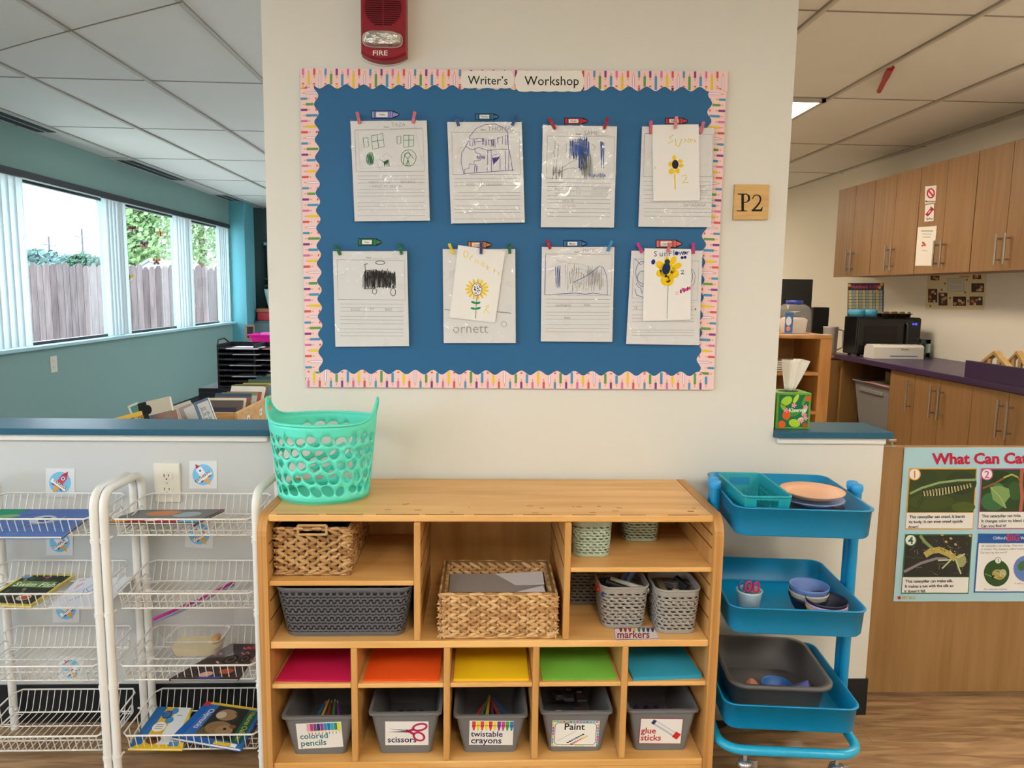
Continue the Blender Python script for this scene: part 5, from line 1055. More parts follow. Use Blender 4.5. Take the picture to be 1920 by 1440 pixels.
def star_band(b, t0, t1, rows, cols, w0, d0, w1, d1, za, zb_, r0):
    per = rr(.5, .5, .0001, 1)
    def S_(u, v): # u in 0..1 around, v 0..1 up
        w, d = w0+(w1-w0)*v, d0+(d1-d0)*v; pts = rr(w/2, d/2, r0, 7); n = len(pts); segs = [(Vector(pts[i]), Vector(pts[(i+1) % n])) for i in range(n)]
        tot = sum((q-p).length for p, q in segs); s = (u % 1)*tot
        for p, q in segs:
            l = (q-p).length
            if s <= l: pt = p+(q-p)*(s/l); nn = Vector(((q-p).y, -(q-p).x)).normalized(); return Vector((cx+pt.x, cy+pt.y, za+(zb_-za)*v)), Vector((nn.x, nn.y, 0))
            s -= l
        return Vector((cx+pts[0][0], cy+pts[0][1], za)), Vector((1, 0, 0))
    for r in range(rows):
        for k in range(cols):
            u = (k+(.5 if r % 2 else 0))/cols; v = (r+.5)/rows
            for j in range(3):
                ang = j*2*PI/3+(.5 if (r % 2) else -.55)
                vs = []
                for e in (.0, 1.0):
                    for sd in (-1, 1):
                        uu = u+(math.cos(ang)*e*.56-math.sin(ang)*sd*.17)/cols; vv = v+(math.sin(ang)*e*.62+math.cos(ang)*sd*.19)/rows
                        p, nn = S_(uu, min(1.02, max(-.02, vv))); nn = -nn if nn.dot(Vector((p.x-cx, p.y-cy, 0))) < 0 else nn
                        vs += [p+nn*.0003, p+nn*.0022]
                b.add(vs, [(1, 3, 7, 5), (0, 4, 5, 1), (2, 3, 7, 6), (4, 6, 7, 5), (0, 1, 3, 2)], gm)
star_band(b, 0, 1, 9, 66, w0+.002, d0+.002, w1-.003, d1-.003, zz+.013, zz+h-.014, .03); b.build('star_weave', t)
tp_ = thing('picture_book', 'dark picture book with yellow and purple shapes in the large grey bin', 'book', (cx+.03, cy, zz+h*.72))
MB().box(cx-.1, cx+.12, cy-.09, cy+.1, zz+h*.72, zz+h*.72+.012, mat('#24262f', .4), .002).build('cover', tp_)
b = MB(); FQ = lambda u, v, dz=0.0: Vector((u, v, zz+h*.72+.0123+dz))
for dx, dy, rx, ry, hh in ((.0, -.02, .03, .03, '#8a8a3a'), (-.05, .0, .03, .025, '#4a6a4a'), (.07, -.03, .035, .03, '#7a4a7a'), (.07, -.06, .02, .01, '#b090a8'), (-.02, -.06, .025, .015, '#6a7a3a')): b.ell(FQ, cx+dx, cy+dy, rx, ry, .0002, ink(hh))
b.build('cover_picture', tp_)
MB().box(cx-.095, cx+.115, cy-.085, cy+.095, zz+.006, zz+h*.72-.0005, page_m).build('pages', tp_)
# ---------------------------------------------------------------- small woven plastic bins
def weave_bin(cx, cy, z, w0, d0, w1, d1, h, m, label, r=.028, rot=0.0, rows=10, name='woven_bin', group='small woven plastic bins'):
    t = thing(name, label, 'bin', (cx, cy, z), group); n_u = 176; n_v = 60; ncol = 22; M = RZ(rot, (cx, cy, 0)); b = MB(); grid = []
    def per(u, w, d):
        pts = rr(w/2, d/2, r, 6); n = len(pts); L = [math.dist(pts[i], pts[(i+1) % n]) for i in range(n)]; tot = sum(L); s = u*tot
        for i in range(n):
            if s <= L[i] or i == n-1: q = s/L[i] if L[i] else 0; p, e = pts[i], pts[(i+1) % n]; return p[0]+(e[0]-p[0])*q, p[1]+(e[1]-p[1])*q
            s -= L[i]
    cache = [per(i/n_u, 1.0*w1, 1.0*d1) for i in range(n_u)]
    V0, V1 = .06, .86
    for j in range(n_v+1):
        v = j/n_v; k = (w0+(w1-w0)*v)/w1; row = []
        for i in range(n_u):
            x, y = cache[i]; f = 1.0
            if V0 < v < V1: f += .012*math.sin(2*PI*rows*(v-V0)/(V1-V0))*(1 if True else 1)+.010*math.cos(2*PI*ncol*i/n_u)*math.cos(PI*rows*(v-V0)/(V1-V0)*2)
            row.append(M @ Vector((x*k*f, y*k*f, z+.001+h*v)))
        grid.append(row)
    vs = [p for r_ in grid for p in r_]; fs = []
    for j in range(n_v):
        v = (j+.5)/n_v
        for i in range(n_u):
            if V0 < v < V1:
                q = (v-V0)/(V1-V0)*rows; rI = int(q); fr = q-rI; uu = (i+.5)/n_u*ncol+(.5 if rI % 2 else 0); fu = uu-math.floor(uu)
                if abs(fu-.5) < .36 and abs(fr-.5+.28*(fu-.5)) < .16*math.cos((fu-.5)/.36*PI/2)+.05: continue
            fs.append((j*n_u+i, j*n_u+(i+1) % n_u, (j+1)*n_u+(i+1) % n_u, (j+1)*n_u+i))
    b.add(vs, fs, m, True)
    o = b.build('woven_wall', t, mods=(('SOLIDIFY', dict(thickness=.0025, offset=-1)),))
    R = lambda k, zz: [M @ Vector((a*k, c*k, zz)) for a, c in rr(w1/2, d1/2, r, 6)]
    MB().loft([R(w0/w1, z+.0005), R(w0/w1, z+.004)], m, True, True).build('base', t)
    MB().loft([R(.985, z+h-.004), R(1.02, z+h-.003), R(1.02, z+h+.002), R(.97, z+h+.002), R(.97, z+h-.004)], m, False, False).build('rim', t)
    return t
sage = mat('#a9bba9', .5, var=.03, vs=20); gry = mat('#96928c', .5, var=.03, vs=20); gry2 = mat('#6a6763', .55, var=.03, vs=20)  # gry2: the bin grey darkened, shade put into the rear bin's colour
ga = onZ(1111, 1046, .651); gb = onZ(1203, 1015, .651)
weave_bin(ga.x, ga.y+.058, .6515, .096, .11, .108, .12, .098, sage, 'sage green woven bin nearest the divider on the upper right shelf')
weave_bin(gb.x, min(gb.y+.05, -.09), .6515, .096, .11, .108, .12, .098, sage, 'sage green woven bin set further back on the upper right shelf')
g1 = onZ(1177, 1180, .456); g2 = onZ(1285, 1190, .456); g3 = onZ(1085, 1138, .456)
weave_bin(g1.x-.010, g1.y+.068, .4565, .112, .13, .133, .15, .118, gry, 'grey woven bin full of markers', .03)
weave_bin(g2.x-.021, g2.y+.064, .4565, .104, .12, .121, .138, .122, gry, 'grey woven bin with dark erasers beside the right shelf side', .03)
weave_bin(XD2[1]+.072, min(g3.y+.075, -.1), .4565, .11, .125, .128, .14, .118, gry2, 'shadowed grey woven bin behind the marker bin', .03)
def marker(c, dr, L, h, cap, label, r=.0075):
    c = Vector(c); d = Vector(dr).normalized(); t = thing('marker_pen', label, 'marker', tuple(c), 'markers in the grey woven bin')
    MB().tube([c-d*L/2, c+d*L*.2], r, mat(h, .35), 12).build('barrel', t)
    MB().tube([c+d*(L*.2+.0003), c+d*(L*.2+.002), c+d*L*.48, c+d*L*.5], [r*.9, r*1.08, r*1.02, r*.8], mat(cap, .3), 12).build('cap', t)
mx_, my_ = g1.x-.010, g1.y+.068; zt = .4565+.118
for k, a in enumerate((((-.03, -.035, -.012), (.9, .15, -.25), .1, '#b01f24', '#c4262a', 'red marker lying across the front of the bin'), ((.005, -.03, -.006), (.95, -.1, -.3), .12, '#23242a', '#2a2b30', 'black marker resting in the middle of the bin'), ((.022, -.015, -.004), (.95, -.25, -.2), .12, '#c9cfc0', '#b9c4b8', 'white marker with a pale green band pointing to the right'), ((.03, .02, .006), (.5, .45, .55), .1, '#5a76a8', '#d8dce6', 'blue marker with a white cap sticking up'), ((.02, .035, .008), (.45, .6, .45), .1, '#6f86b0', '#e4e6ec', 'pale blue marker standing beside the white capped one'), ((-.045, -.02, -.008), (.25, .95, .05), .1, '#22335f', '#1b2a5a', 'navy marker at the left rim of the bin'), ((-.02, .02, -.014), (.8, .5, .1), .11, '#2b2c30', '#1d1e22', 'black marker deeper in the bin'), ((-.03, .045, -.016), (.9, -.2, .1), .1, '#4a5a4a', '#3a5a4a', 'dark green marker at the back of the bin'))):
    marker((mx_+a[0][0], my_+a[0][1], zt+a[0][2]-.012), a[1], a[2]*.9, a[3], a[4], a[5])
ex, ey = g2.x-.021, g2.y+.064
for k in range(6):
    x = ex-.028+.028*(k % 3); y = ey-.03+.055*(k//3); M = Matrix.Translation((x, y, .4565+.085+.004*k)) @ Matrix.Rotation(.3*(k-2), 4, 'Z') @ Matrix.Rotation(.5 if k % 2 else -.2, 4, 'X'); t = thing('eraser', ('black', 'tan', 'charcoal', 'brown', 'grey', 'dark')[k]+' block eraser in the right grey woven bin', 'eraser', (x, y, .54), 'erasers in the right grey bin')
    MB().box(-.01, .01, -.022, .022, -.008, .004, mat(('#242424', '#8a7a60', '#333236', '#5a4f42', '#57555a', '#1f2022')[k], .7), .002, M=M).build('felt', t); MB().box(-.0095, .0095, -.0215, .0215, .0042, .009, mat(('#2e2e30', '#a08f70', '#3e3d40', '#6a5d4c', '#69676c', '#28292c')[k], .5), .002, M=M).build('grip', t)
# markers card lying at the front
FZ = PZ(.4568, crop(1000, 880, 4.236)); t = thing('label_card', 'small card reading markers at the front of the right shelf', 'card', tuple(FZ(820, 1310)))
MB().prism(FZ, [(634, 1262), (962, 1250), (1004, 1352), (652, 1362)], 0, .0008, mat('#dcd6cf', .35)).build('card', t)
b = MB(); b.stroke(FZ, [(640, 1266), (960, 1256), (998, 1348), (655, 1358)], 5, .001, ink('#8f2f48'), True)
for i, h in enumerate(('#7a2f4a', '#9a2f3a', '#a83f4a', '#d8b84a', '#4a7a8a', '#2f5a7a', '#2a3a6a', '#5a2f5a')): b.poly(FZ, [(680+i*36, 1264), (708+i*36, 1263), (704+i*36, 1290), (696+i*36, 1298), (688+i*36, 1291)], .0011, ink(h))
b.txt(FZ, 'markers', 664, 1344, 84, .0011, ink('#8f1f3a'), rot=-.01, bold=.018, sx=.93); b.build('print', t)
# ---------------------------------------------------------------- mint laundry basket on top
mint = mat('#5adcc4', .42, var=.02, vs=4, spec=.45)
bx_, by_, bz = -.372, -.21, ZT
bl_, br_ = onY(519, 930, by_), onY(697, 920, by_); tl_, tr_ = onY(511, 790, by_), onY(712, 785, by_)
bx_ = (bl_.x+br_.x)/2; r0 = (br_.x-bl_.x)/2-.008; r1 = (tr_.x-tl_.x)/2; HB = .215
def bmap(u, v):   # u angle 0..2pi, v height (m)
    k = v/HB; k2 = min(1, k); rx = r0+(r1-r0)*k2+max(0, k-1)*.012-.0; ry = (r0+(r1-r0)*k2)*.80+max(0, k-1)*.0
    return Vector((bx_+rx*math.cos(u), by_+ry*math.sin(u), bz+.001+v))
def rimh(u):
    d = min(abs(math.remainder(u, 2*PI)), abs(math.remainder(u-PI, 2*PI)))
    return HB+.058*math.exp(-(d/.30)**1.5)
rg = random.Random(21); holes = []
NU = 24
for r_ in range(5):
    for k in range(NU):
        u = 2*PI*(k+(.5 if r_ % 2 else 0)+rg.uniform(-.1, .1))/NU; v = .035+r_*.0335+rg.uniform(-.003, .003)
        ph = math.cos(u+.9); a = rg.uniform(.0155, .019)*(1 if rg.random() > .25 else .72); bb = rg.uniform(.0105, .0135); rot = -.7 if math.cos(u) < .35 else rg.choice((1.2, 1.57, 1.9))
        if math.cos(u) > .35: a *= .85
        holes.append((u, v, a, bb, rot))
for s in (0, PI): holes.append((s, HB+.026, .034, .008, 0))
RS = (r0+r1)/2*.9
NB = 200; poly = [(2*PI*i/NB, 0.0) for i in range(NB+1)]
pts = []; edges = []; 
def addloop(lp):
    o = len(pts); pts.extend(lp)
    for i in range(len(lp)): edges.append((o+i, o+(i+1) % len(lp)))
outl = [(2*PI*i/NB*RS, 0.004) for i in range(NB+1)]+[(2*PI*i/NB*RS, rimh(2*PI*i/NB)-.003) for i in range(NB, -1, -1)]
addloop(outl); HL = []
for (u, v, a, bb, rot) in holes:
    c_, s_ = math.cos(rot), math.sin(rot); lp = []
    for i in range(16):
        q = 2*PI*i/16; x, y = a*math.cos(q), bb*math.sin(q); lp.append((u*RS+x*c_-y*s_, v+x*s_+y*c_))
    if min(p[0] for p in lp) < .001 or max(p[0] for p in lp) > 2*PI*RS-.001:
        continue
    HL.append((u*RS, v, a, bb, c_, s_)); addloop(lp)
for i in range(1, NB, 2):
    for j in range(1, 14):
        p = (2*PI*i/NB*RS, HB*j/14)
        if all(((p[0]-h[0])*h[4]+(p[1]-h[1])*h[5])**2/(h[2]*1.12)**2+(-(p[0]-h[0])*h[5]+(p[1]-h[1])*h[4])**2/(h[3]*1.12)**2 > 1 for h in HL): pts.append(p)
res = delaunay_2d_cdt([Vector(p) for p in pts], edges, [], 0, 1e-6)
V2, F2 = res[0], res[2]; fs = []
for f in F2:
    c = sum((V2[i] for i in f), Vector((0, 0)))/len(f); u = c.x/RS
    if c.y < .004 or c.y > rimh(u)-.003+1e-5 or u < 0 or u > 2*PI: continue
    if any(((c.x-h[0])*h[4]+(c.y-h[1])*h[5])**2/h[2]**2+(-(c.x-h[0])*h[5]+(c.y-h[1])*h[4])**2/h[3]**2 < .97 for h in HL): continue
    fs.append(tuple(f))
t = thing('laundry_basket', 'mint green plastic basket with oval holes on the shelf top', 'basket', (bx_, by_, bz))
b = MB(); b.add([bmap(v.x/RS, v.y) for v in V2], fs, mint, True); o = b.build('perforated_wall', t, mods=(('SOLIDIFY', dict(thickness=.0032, offset=-1)),))
bm = bmesh.new(); bm.from_mesh(o.data); bmesh.ops.remove_doubles(bm, verts=bm.verts[:], dist=1e-5); lo = [v for v in bm.verts if not v.link_faces]; bmesh.ops.delete(bm, geom=lo, context='VERTS'); bmesh.ops.recalc_face_normals(bm, faces=bm.faces[:]); bm.to_mesh(o.data); bm.free()
b = MB(); b.tube([bmap(2*PI*i/120, rimh(2*PI*i/120)-.003) for i in range(120)], .0042, mint, 8, True); b.build('rim', t)
b = MB(); RB = lambda k, z_: [(bx_+r0*k*math.cos(2*PI*i/48), by_+r0*.8*k*math.sin(2*PI*i/48), z_) for i in range(48)]
b.loft([RB(.965, bz+.0005), RB(1.0, bz+.006)], mint, True, False); b.loft([RB(.985, bz+.005), RB(.6, bz+.006)], mint, False, True); b.build('base', t)
# ================================================================ white wire racks on the left
wire_m = mat('#e3e1dd', .35, var=.02, spec=.5)
S_ = crop(0, 820, 3.692); T_ = crop(0, 1120, 3.692)
TIERS = [(.737, .687), (.531, .482), (.326, .276), (.123, .070)]   # rim and floor height of the baskets
def bil(c, u, v): return (c[0]*(1-u)+c[1]*u)*(1-v)+(c[3]*(1-u)+c[2]*u)*v   # FL FR BR BL
def wire_rack(FL, FR, BR, BL, label, nw):
    c = [Vector((*p, 0)) for p in (FL, FR, BR, BL)]
    t = thing('wire_rack', label, 'rack', tuple(cen(c)), 'white wire racks'); tr = .0112; topz = .808
    for s, (a, b_) in enumerate(((c[0], c[3]), (c[1], c[2]))):
        d = (b_-a).normalized(); L = (b_-a).length; rr_ = .045; pts = [a+Vector((0, 0, .0)), a+Vector((0, 0, .4)), a+Vector((0, 0, topz-rr_))]
        for i in range(1, 7): q = i*PI/12; pts.append(a+d*(rr_-rr_*math.cos(q))+Vector((0, 0, topz-rr_+rr_*math.sin(q))))
        for i in range(0, 7): q = i*PI/12; pts.append(b_-d*(rr_-rr_*math.sin(q))+Vector((0, 0, topz-.004-rr_+rr_*math.cos(q))))
        pts += [b_+Vector((0, 0, .4)), b_]
        MB().tube(pts, tr, wire_m, 12).build('side_frame', t)
    ins = .016
    for k, (zf, zb) in enumerate(TIERS):
        zk = zf+.004
        w = MB(); R = .0013; e = .045
        P = lambda u, v, z: Vector((*bil(c, u, v)[:2], z))
        u0, u1 = .04, .96
        zback = zb
        front = [(u0, .02)]; rim = []
        # upper rim: front straight, sides rising to the back, back rim straight, with rounded corners
        rim = [P(u0+.03, .0, zf), P(u1-.03, .0, zf), P(u1, .05, zf+.001), P(u1, .5, zf+.001), P(u1, .9, zk), P(u1-.04, 1.0, zk), P(u0+.04, 1.0, zk), P(u0, .9, zk), P(u0, .5, zf+.001), P(u0, .05, zf+.001)]
        w.tube(rim, .0026, wire_m, 6, True)
        low = [P(u0+.02, .08, zb), P(u1-.02, .08, zb), P(u1-.01, .14, zb), P(u1-.01, .84, zback), P(u1-.03, .88, zback), P(u0+.03, .88, zback), P(u0+.01, .84, zback), P(u0+.01, .14, zb)]
        w.tube(low, .0024, wire_m, 6, True)
        for i in range(nw):
            u = u0+.035+(u1-u0-.07)*i/(nw-1)
            w.tube([P(u, .0, zf), P(u, .06, zb+.006), P(u, .08, zb), P(u, .12, zb-.002), P(u, .84, zb-.002), P(u, .89, zb), P(u, .92, zb+.008), P(u, 1.0, zk)], R, wire_m, 5)
        for s, u in ((1, u0), (-1, u1)):
            for j in range(4):
                v = .18+.22*j; w.tube([P(u, v, zf+(zk-zf)*v), P(u+s*.012, v, zb-.001), P(u+s*.08, v, zb-.001)], R, wire_m, 5)
            w.tube([P(u+s*.01, .12, zb+.012), P(u+s*.005, .5, zb+.02), P(u+s*.005, .8, zb+.03), P(u+s*.01, .86, zb+.02), P(u+s*.01, .86, zb)], .0022, wire_m, 5)
        for v in (.3, .6): w.tube([P(u0+.01, v, zb-.004), P(u1-.01, v, zb-.004)], .0022, wire_m, 5)
        w.build('wire_basket', t)
        for u, v in ((0, 0), (1, 0), (0, 1), (1, 1)):
            cl = MB(); q = bil(c, u, v); cl.tube([(q.x, q.y, zb-.014), (q.x, q.y, zb-.004)], tr*1.18, wire_m, 10)
            q2 = bil(c, u*.92+.04, v*.92+.04); cl.tube([(q.x, q.y, zb-.009), (q2.x, q2.y, zb)], .003, wire_m, 6); cl.build('clip', t)
wire_rack((-.994, -.272), (-.598, -.272), (-.602, -.036), (-1.001, -.036), 'white wire rack beside the wooden shelf, holding the chipmunk book', 18)
wire_rack((-1.412, -.272), (-1.0195, -.272), (-1.0265, -.036), (-1.417, -.036), 'white wire rack at the left, holding the blue book', 18)
# ---------------------------------------------------------------- books and papers lying in the racks
def flat_book(quad, z, th, cover, label, art=None, name='book', cat='book', tilt=0.0, group='books in the wire racks', cr=T_, spine=None):
    pts = []
    for i, p in enumerate(quad): q = onZ(*cr(*p), z+th); pts.append(Vector((q.x, q.y, z+th+(tilt if i < 2 else 0))))
    c = cen(pts); dn = Vector((0, 0, -1)); F = QUAD(*pts); up = (pts[1]-pts[0]).cross(pts[0]-pts[3])
    sg = 1 if up.z > 0 else -1
    G = lambda u, v, dz=0.0: F(u, v, sg*dz)
    t = thing(name, label, cat, (c.x, c.y, z), group); cm = mat(cover, .35, var=.05, vs=12)
    b = MB(); b.prism(G, [(0, 0), (1, 0), (1, 1), (0, 1)], -.0012, 0, cm); b.prism(G, [(0, 0), (1, 0), (1, 1), (0, 1)], -th, -th+.0012, cm); b.prism(G, [(0, 0), (.012, 0), (.012, 1), (0, 1)], -th+.0011, -.0011, mat(spine, .4) if spine else cm)
    if art: art(b, G)
    b.build('cover', t)
    if th > .004: MB().prism(G, [(.014, .01), (.985, .01), (.985, .99), (.014, .99)], -th+.0013, -.0013, page_m).build('pages', t)
    return t
z1, z2, z3, z4 = (a[1]+.004 for a in TIERS)
def a_blue(b, G):
    r = random.Random(2)
    b.poly(G, [(0, 0), (.3, 0), (.1, .55), (0, .6)], .0003, ink('#2f8f74')); b.ell(G, .16, .3, .14, .07, .0005, ink('#7fae7a'), -.4)
    for i in range(22):
        x, y = r.uniform(.1, .95), r.uniform(.08, .95); b.stroke(G, [(x, y), (x+r.uniform(.03, .12), y-r.uniform(.0, .06))], .012, .0005, ink(r.choice(('#4a86c8', '#7fb0d8', '#2a5fb0'))))
    b.ell(G, .58, .42, .13, .16, .0006, ink('#b9c4cf')); b.ell(G, .6, .42, .07, .09, .0008, ink('#2a4a7f')); b.ell(G, .55, .4, .025, .03, .001, ink('#e6e6e0')); b.stroke(G, [(.48, .6), (.7, .55), (.78, .3)], .03, .0007, ink('#8fa6b8'))
flat_book([(5, 497), (676, 497), (430, 684), (-250, 684)], z1, .008, '#1d58a8', 'blue picture book with a pale sea creature on the cover', a_blue, cr=S_)
def a_mag(b, G):
    b.rect(G, .0, .78, .2, .98, .0004, ink('#dd9a3a')); b.rect(G, .2, .78, .78, .98, .0004, ink('#a82a3a')); b.rect(G, .78, .78, 1, .98, .0004, ink('#5fa8c8')); b.rect(G, .02, .05, .98, .76, .0003, ink('#7f7f80')); b.ell(G, .4, .3, .2, .2, .0005, ink('#c8865a')); b.ell(G, .7, .4, .15, .2, .0005, ink('#9fb0b8')); b.ell(G, .45, .8, .08, .12, .0006, ink('#e6d8c0')); b.stroke(G, [(.9, .05), (.99, .02)], .05, .0006, ink('#c83a6a'))
flat_book([(960, 503), (1556, 498), (1352, 592), (728, 588)], z1+.012, .006, '#26262c', 'grey and red magazine lying in the right rack top basket', a_mag, cr=S_, name='magazine')
def a_fish(b, G):
    b.rect(G, .05, .05, .95, .95, .0003, ink('#2f3328')); r = random.Random(3)
    for i in range(40): x, y = r.uniform(.1, .9), r.uniform(.1, .92); b.ell(G, x, y, r.uniform(.02, .06), r.uniform(.02, .05), .0005, ink(r.choice(('#7a5f7a', '#4a5a3a', '#5a4a5a', '#8a7f6a', '#3f4a2f'))), r.uniform(0, 3))
    b.rect(G, .08, .26, .88, .46, .0007, ink('#6f8a55')); b.txt(G, 'Swim Fish!', .12, .44, .2, .0011, ink('#dfe8c0'), bold=.02); b.ell(G, .12, .1, .1, .07, .0008, ink('#7fa0c8')); b.ell(G, .66, .78, .13, .09, .0009, ink('#d8cfc0')); b.ell(G, .68, .78, .09, .06, .0012, ink('#c85a3a')); b.txt(G, 'Level', .45, .14, .08, .001, ink('#c84a5a'))
flat_book([(178, 945), (522, 950), (212, 1168), (-150, 1150)], z2, .006, '#d8c23a', 'yellow edged book reading Swim Fish in the left rack', a_fish, cr=S_)
def a_draw(b, G):
    for q in ([(.3, .1), (.38, .25), (.33, .4), (.42, .5)], [(.42, .12), (.5, .28), (.46, .45)], [(.2, .5), (.3, .4), (.38, .62), (.25, .8)], [(.4, .55), (.52, .4), (.58, .6)]): b.stroke(G, q, .012, .0004, ink('#4a7ac0'))
    b.ell(G, .4, .08, .05, .04, .0005, ink('#2a4a9a')); b.stroke(G, [(.1, .3), (.18, .2), (.12, .4)], .014, .0004, ink('#c84a5a')); b.stroke(G, [(.6, .3), (.7, .26)], .012, .0004, ink('#9a6ab0')); b.stroke(G, [(.05, .1), (.14, .06)], .02, .0004, ink('#d86a4a'))
flat_book([(548, 975), (932, 966), (738, 1170), (330, 1178)], z2, .0022, '#e3e4ea', 'white sheet with blue marker drawing beside the Swim Fish book', a_draw, 'drawing_sheet', 'paper', 0, None, S_)
def a_snake(b, G):
    r = random.Random(5)
    for i in range(10): x, y = r.uniform(.0, .9), r.uniform(.05, .6); b.stroke(G, [(x, y), (x+.08, y+.05), (x+.12, y-.02), (x+.2, y+.03)], .03, .0004, ink(r.choice(('#c86a7a', '#e0a0a8', '#a83a4a'))))
    for cx, cy, rx, ry in ((.58, .48, .18, .16), (.86, .46, .13, .14), (.2, .85, .12, .1)):
        for k, h in enumerate(('#4a3f38', '#1f1a1a', '#5f5248', '#241c1c')): b.ell(G, cx, cy, rx*(1-.22*k), ry*(1-.22*k), .0006+.0002*k, ink(h))
    b.ell(G, .72, .8, .12, .07, .001, ink('#b8583a')); b.ell(G, .45, .88, .1, .07, .001, ink('#d0a090')); b.poly(G, [(.38, .95), (.72, .93), (.72, 1), (.38, 1)], .001, ink('#3f4a8a')); b.txt(G, 'SNAKES', .66, .18, .12, .0012, ink('#d84a5a'), bold=.02)
flat_book([(1600, 320), (1812, 322), (1650, 566), (1170, 566)], z3, .006, '#2f1f24', 'dark red book with coiled snakes in the third basket', a_snake)
def a_blob(b, G):
    b.poly(G, [(.0, .0), (.3, 0), (.2, .9), (0, 1)], .0003, ink('#2f6aa8')); b.poly(G, [(.62, .0), (.98, 0), (.8, 1), (.46, 1)], .0004, ink('#dcdee0')); b.rect(G, .25, .03, .62, .99, .0002, ink('#d8a83a'))
    for x, y, s, h in ((.4, .2, .13, '#2a5a9a'), (.36, .5, .15, '#e6e2d8'), (.56, .1, .1, '#2f86b8'), (.52, .33, .1, '#2f86b8')):
        b.ell(G, x, y, s, s*.8, .0006, ink(h))
        for k in range(3): b.rect(G, x-s*.6, y-s*.35+k*s*.3, x+s*.55, y-s*.28+k*s*.3, .0008, ink('#7f97b8' if h != '#e6e2d8' else '#5a6a7f'))
    b.ell(G, .38, .8, .15, .1, .0007, ink('#6a4326')); b.ell(G, .42, .78, .06, .04, .0009, ink('#3a2414')); b.poly(G, [(.1, .92), (.95, .9), (.97, 1), (.08, 1)], .0006, ink('#e0b81f')); b.rect(G, .72, .85, .9, .95, .0009, ink('#4f86b8')); b.rect(G, .66, .2, .8, .22, .0008, ink('#9aa4ae'))
flat_book([(1092, 756), (1328, 766), (1262, 1050), (884, 1046)], z4, .006, '#e3bd2f', 'yellow and blue children\u2019s magazine with bubbles of text', a_blob, name='magazine')
def a_chip(b, G):
    b.rect(G, .0, .0, .12, 1, .0003, ink('#1f5fae')); b.rect(G, .27, .07, .8, .88, .0004, ink('#2e2b26')); b.rect(G, .0, .0, 1, .06, .0004, ink('#e6bd2a')); b.rect(G, .0, .0, .1, .12, .0006, ink('#c8323a'))
    b.ell(G, .5, .28, .17, .15, .0006, ink('#9a7a5a')); b.ell(G, .42, .3, .08, .09, .0008, ink('#c9b8a0')); b.ell(G, .52, .62, .2, .17, .0009, ink('#8f6e4e')); b.ell(G, .62, .66, .13, .12, .0011, ink('#a5825f')); b.ell(G, .62, .63, .025, .03, .0014, ink('#17120e')); b.ell(G, .71, .55, .05, .05, .0013, ink('#7a5a3c')); b.poly(G, [(.72, .7), (.8, .74), (.72, .8)], .0012, ink('#6a4c34'))
    for k in range(14): b.stroke(G, [(.28+k*.014, .86), (.3+k*.02, .66-.02*(k % 3))], .006, .0013, ink(('#b59a5a', '#7f6a3a')[k % 2]))
    b.stroke(G, [(.62, .2), (.7, .3), (.66, .42)], .02, .0009, ink('#4a3a2a')); b.rect(G, .8, .1, .96, .9, .0005, ink('#1f5a44'))
    b.txt(G, 'Chipmunks', .17, .18, .13, .0009, ink('#e8ecf2'), rot=PI/2, bold=.01, sx=.9); b.txt(G, 'Natures Children', .85, .12, .12, .0009, ink('#c8b84a'), rot=PI/2, bold=.005, sx=.85); b.rect(G, .6, .92, .84, 1, .0008, ink('#e3b82a')); b.rect(G, .84, .92, .92, 1, .0008, ink('#e6e6e6'))
flat_book([(1432, 720), (1816, 774), (1668, 1050), (1185, 968)], z4+.008, .009, '#1f62b0', 'blue and yellow chipmunk book on the lowest basket', a_chip)
# zip bag with the clear tub
bagf = film('zip_bag_film', (.96, .96, .97), .09, .15, .8, 18, .10); clr = film('clear_plastic', (.95, .94, .92), .12, .08, .2, 10, .10)
zc = z3+.0005; a = onZ(311, 1215, zc+.03); c = onZ(420, 1205, zc+.03); f0 = onZ(325, 1238, zc)
cx, cy = (a.x+c.x)/2, f0.y+.055; W = c.x-a.x
t = thing('food_tub', 'clear plastic tub with a little pale food inside', 'tub', (cx, cy, zc))
R = lambda w, d, z: [(cx+p[0], cy+p[1], z) for p in rr(w/2, d/2, .02)]
MB().loft([R(W*.82, .075, zc), R(W*.98, .1, zc+.052)], clr, True, False).loft([R(W*.98, .1, zc+.052), R(W*1.06, .108, zc+.052), R(W*1.06, .108, zc+.056)], mat('#dcdad4', .25), False, False).build('body', t)
MB().loft([R(W*.80, .072, zc+.003), R(W*.88, .084, zc+.026)], mat('#d8c796', .8, var=.15, vs=60), True, True).build('food', t)
MB().box(cx+W*.28, cx+W*.40, cy-.02, cy+.02, zc+.028, zc+.05, mat('#c98a3a', .7), .008).build('food_piece', t)
zz0, zz1 = onZ(287, 1162, .445), onZ(439, 1091, .468)
t = thing('zip_bag', 'clear zip bag with a purple slider strip around the tub', 'bag', (cx, cy, zc))
d = zz1-zz0; n = 18; b = MB(); vs = []; fs = []
r = random.Random(9)
for side_, sg in ((0, -1), (1, 1)):
    o = len(vs)
    for j in range(9):
        v = j/8
        for i in range(n+1):
            u = i/n; top = zz0+d*u; bot = Vector((cx-W*.75+W*1.5*u, cy+sg*.06*(1-.3*abs(2*u-1)), zc+.003))
            p = top*v+bot*(1-v); bulge = math.sin(v*PI)*.03*math.sin(u*PI); w_ = r.uniform(-.0025, .0025)*(0 if j in (0, 8) else 1); vs.append(p+Vector((w_, sg*bulge+w_, w_)))
    for j in range(8):
        for i in range(n): fs.append((o+j*(n+1)+i, o+j*(n+1)+i+1, o+(j+1)*(n+1)+i+1, o+(j+1)*(n+1)+i))
b.add(vs, fs, bagf, True); b.build('bag_film', t)
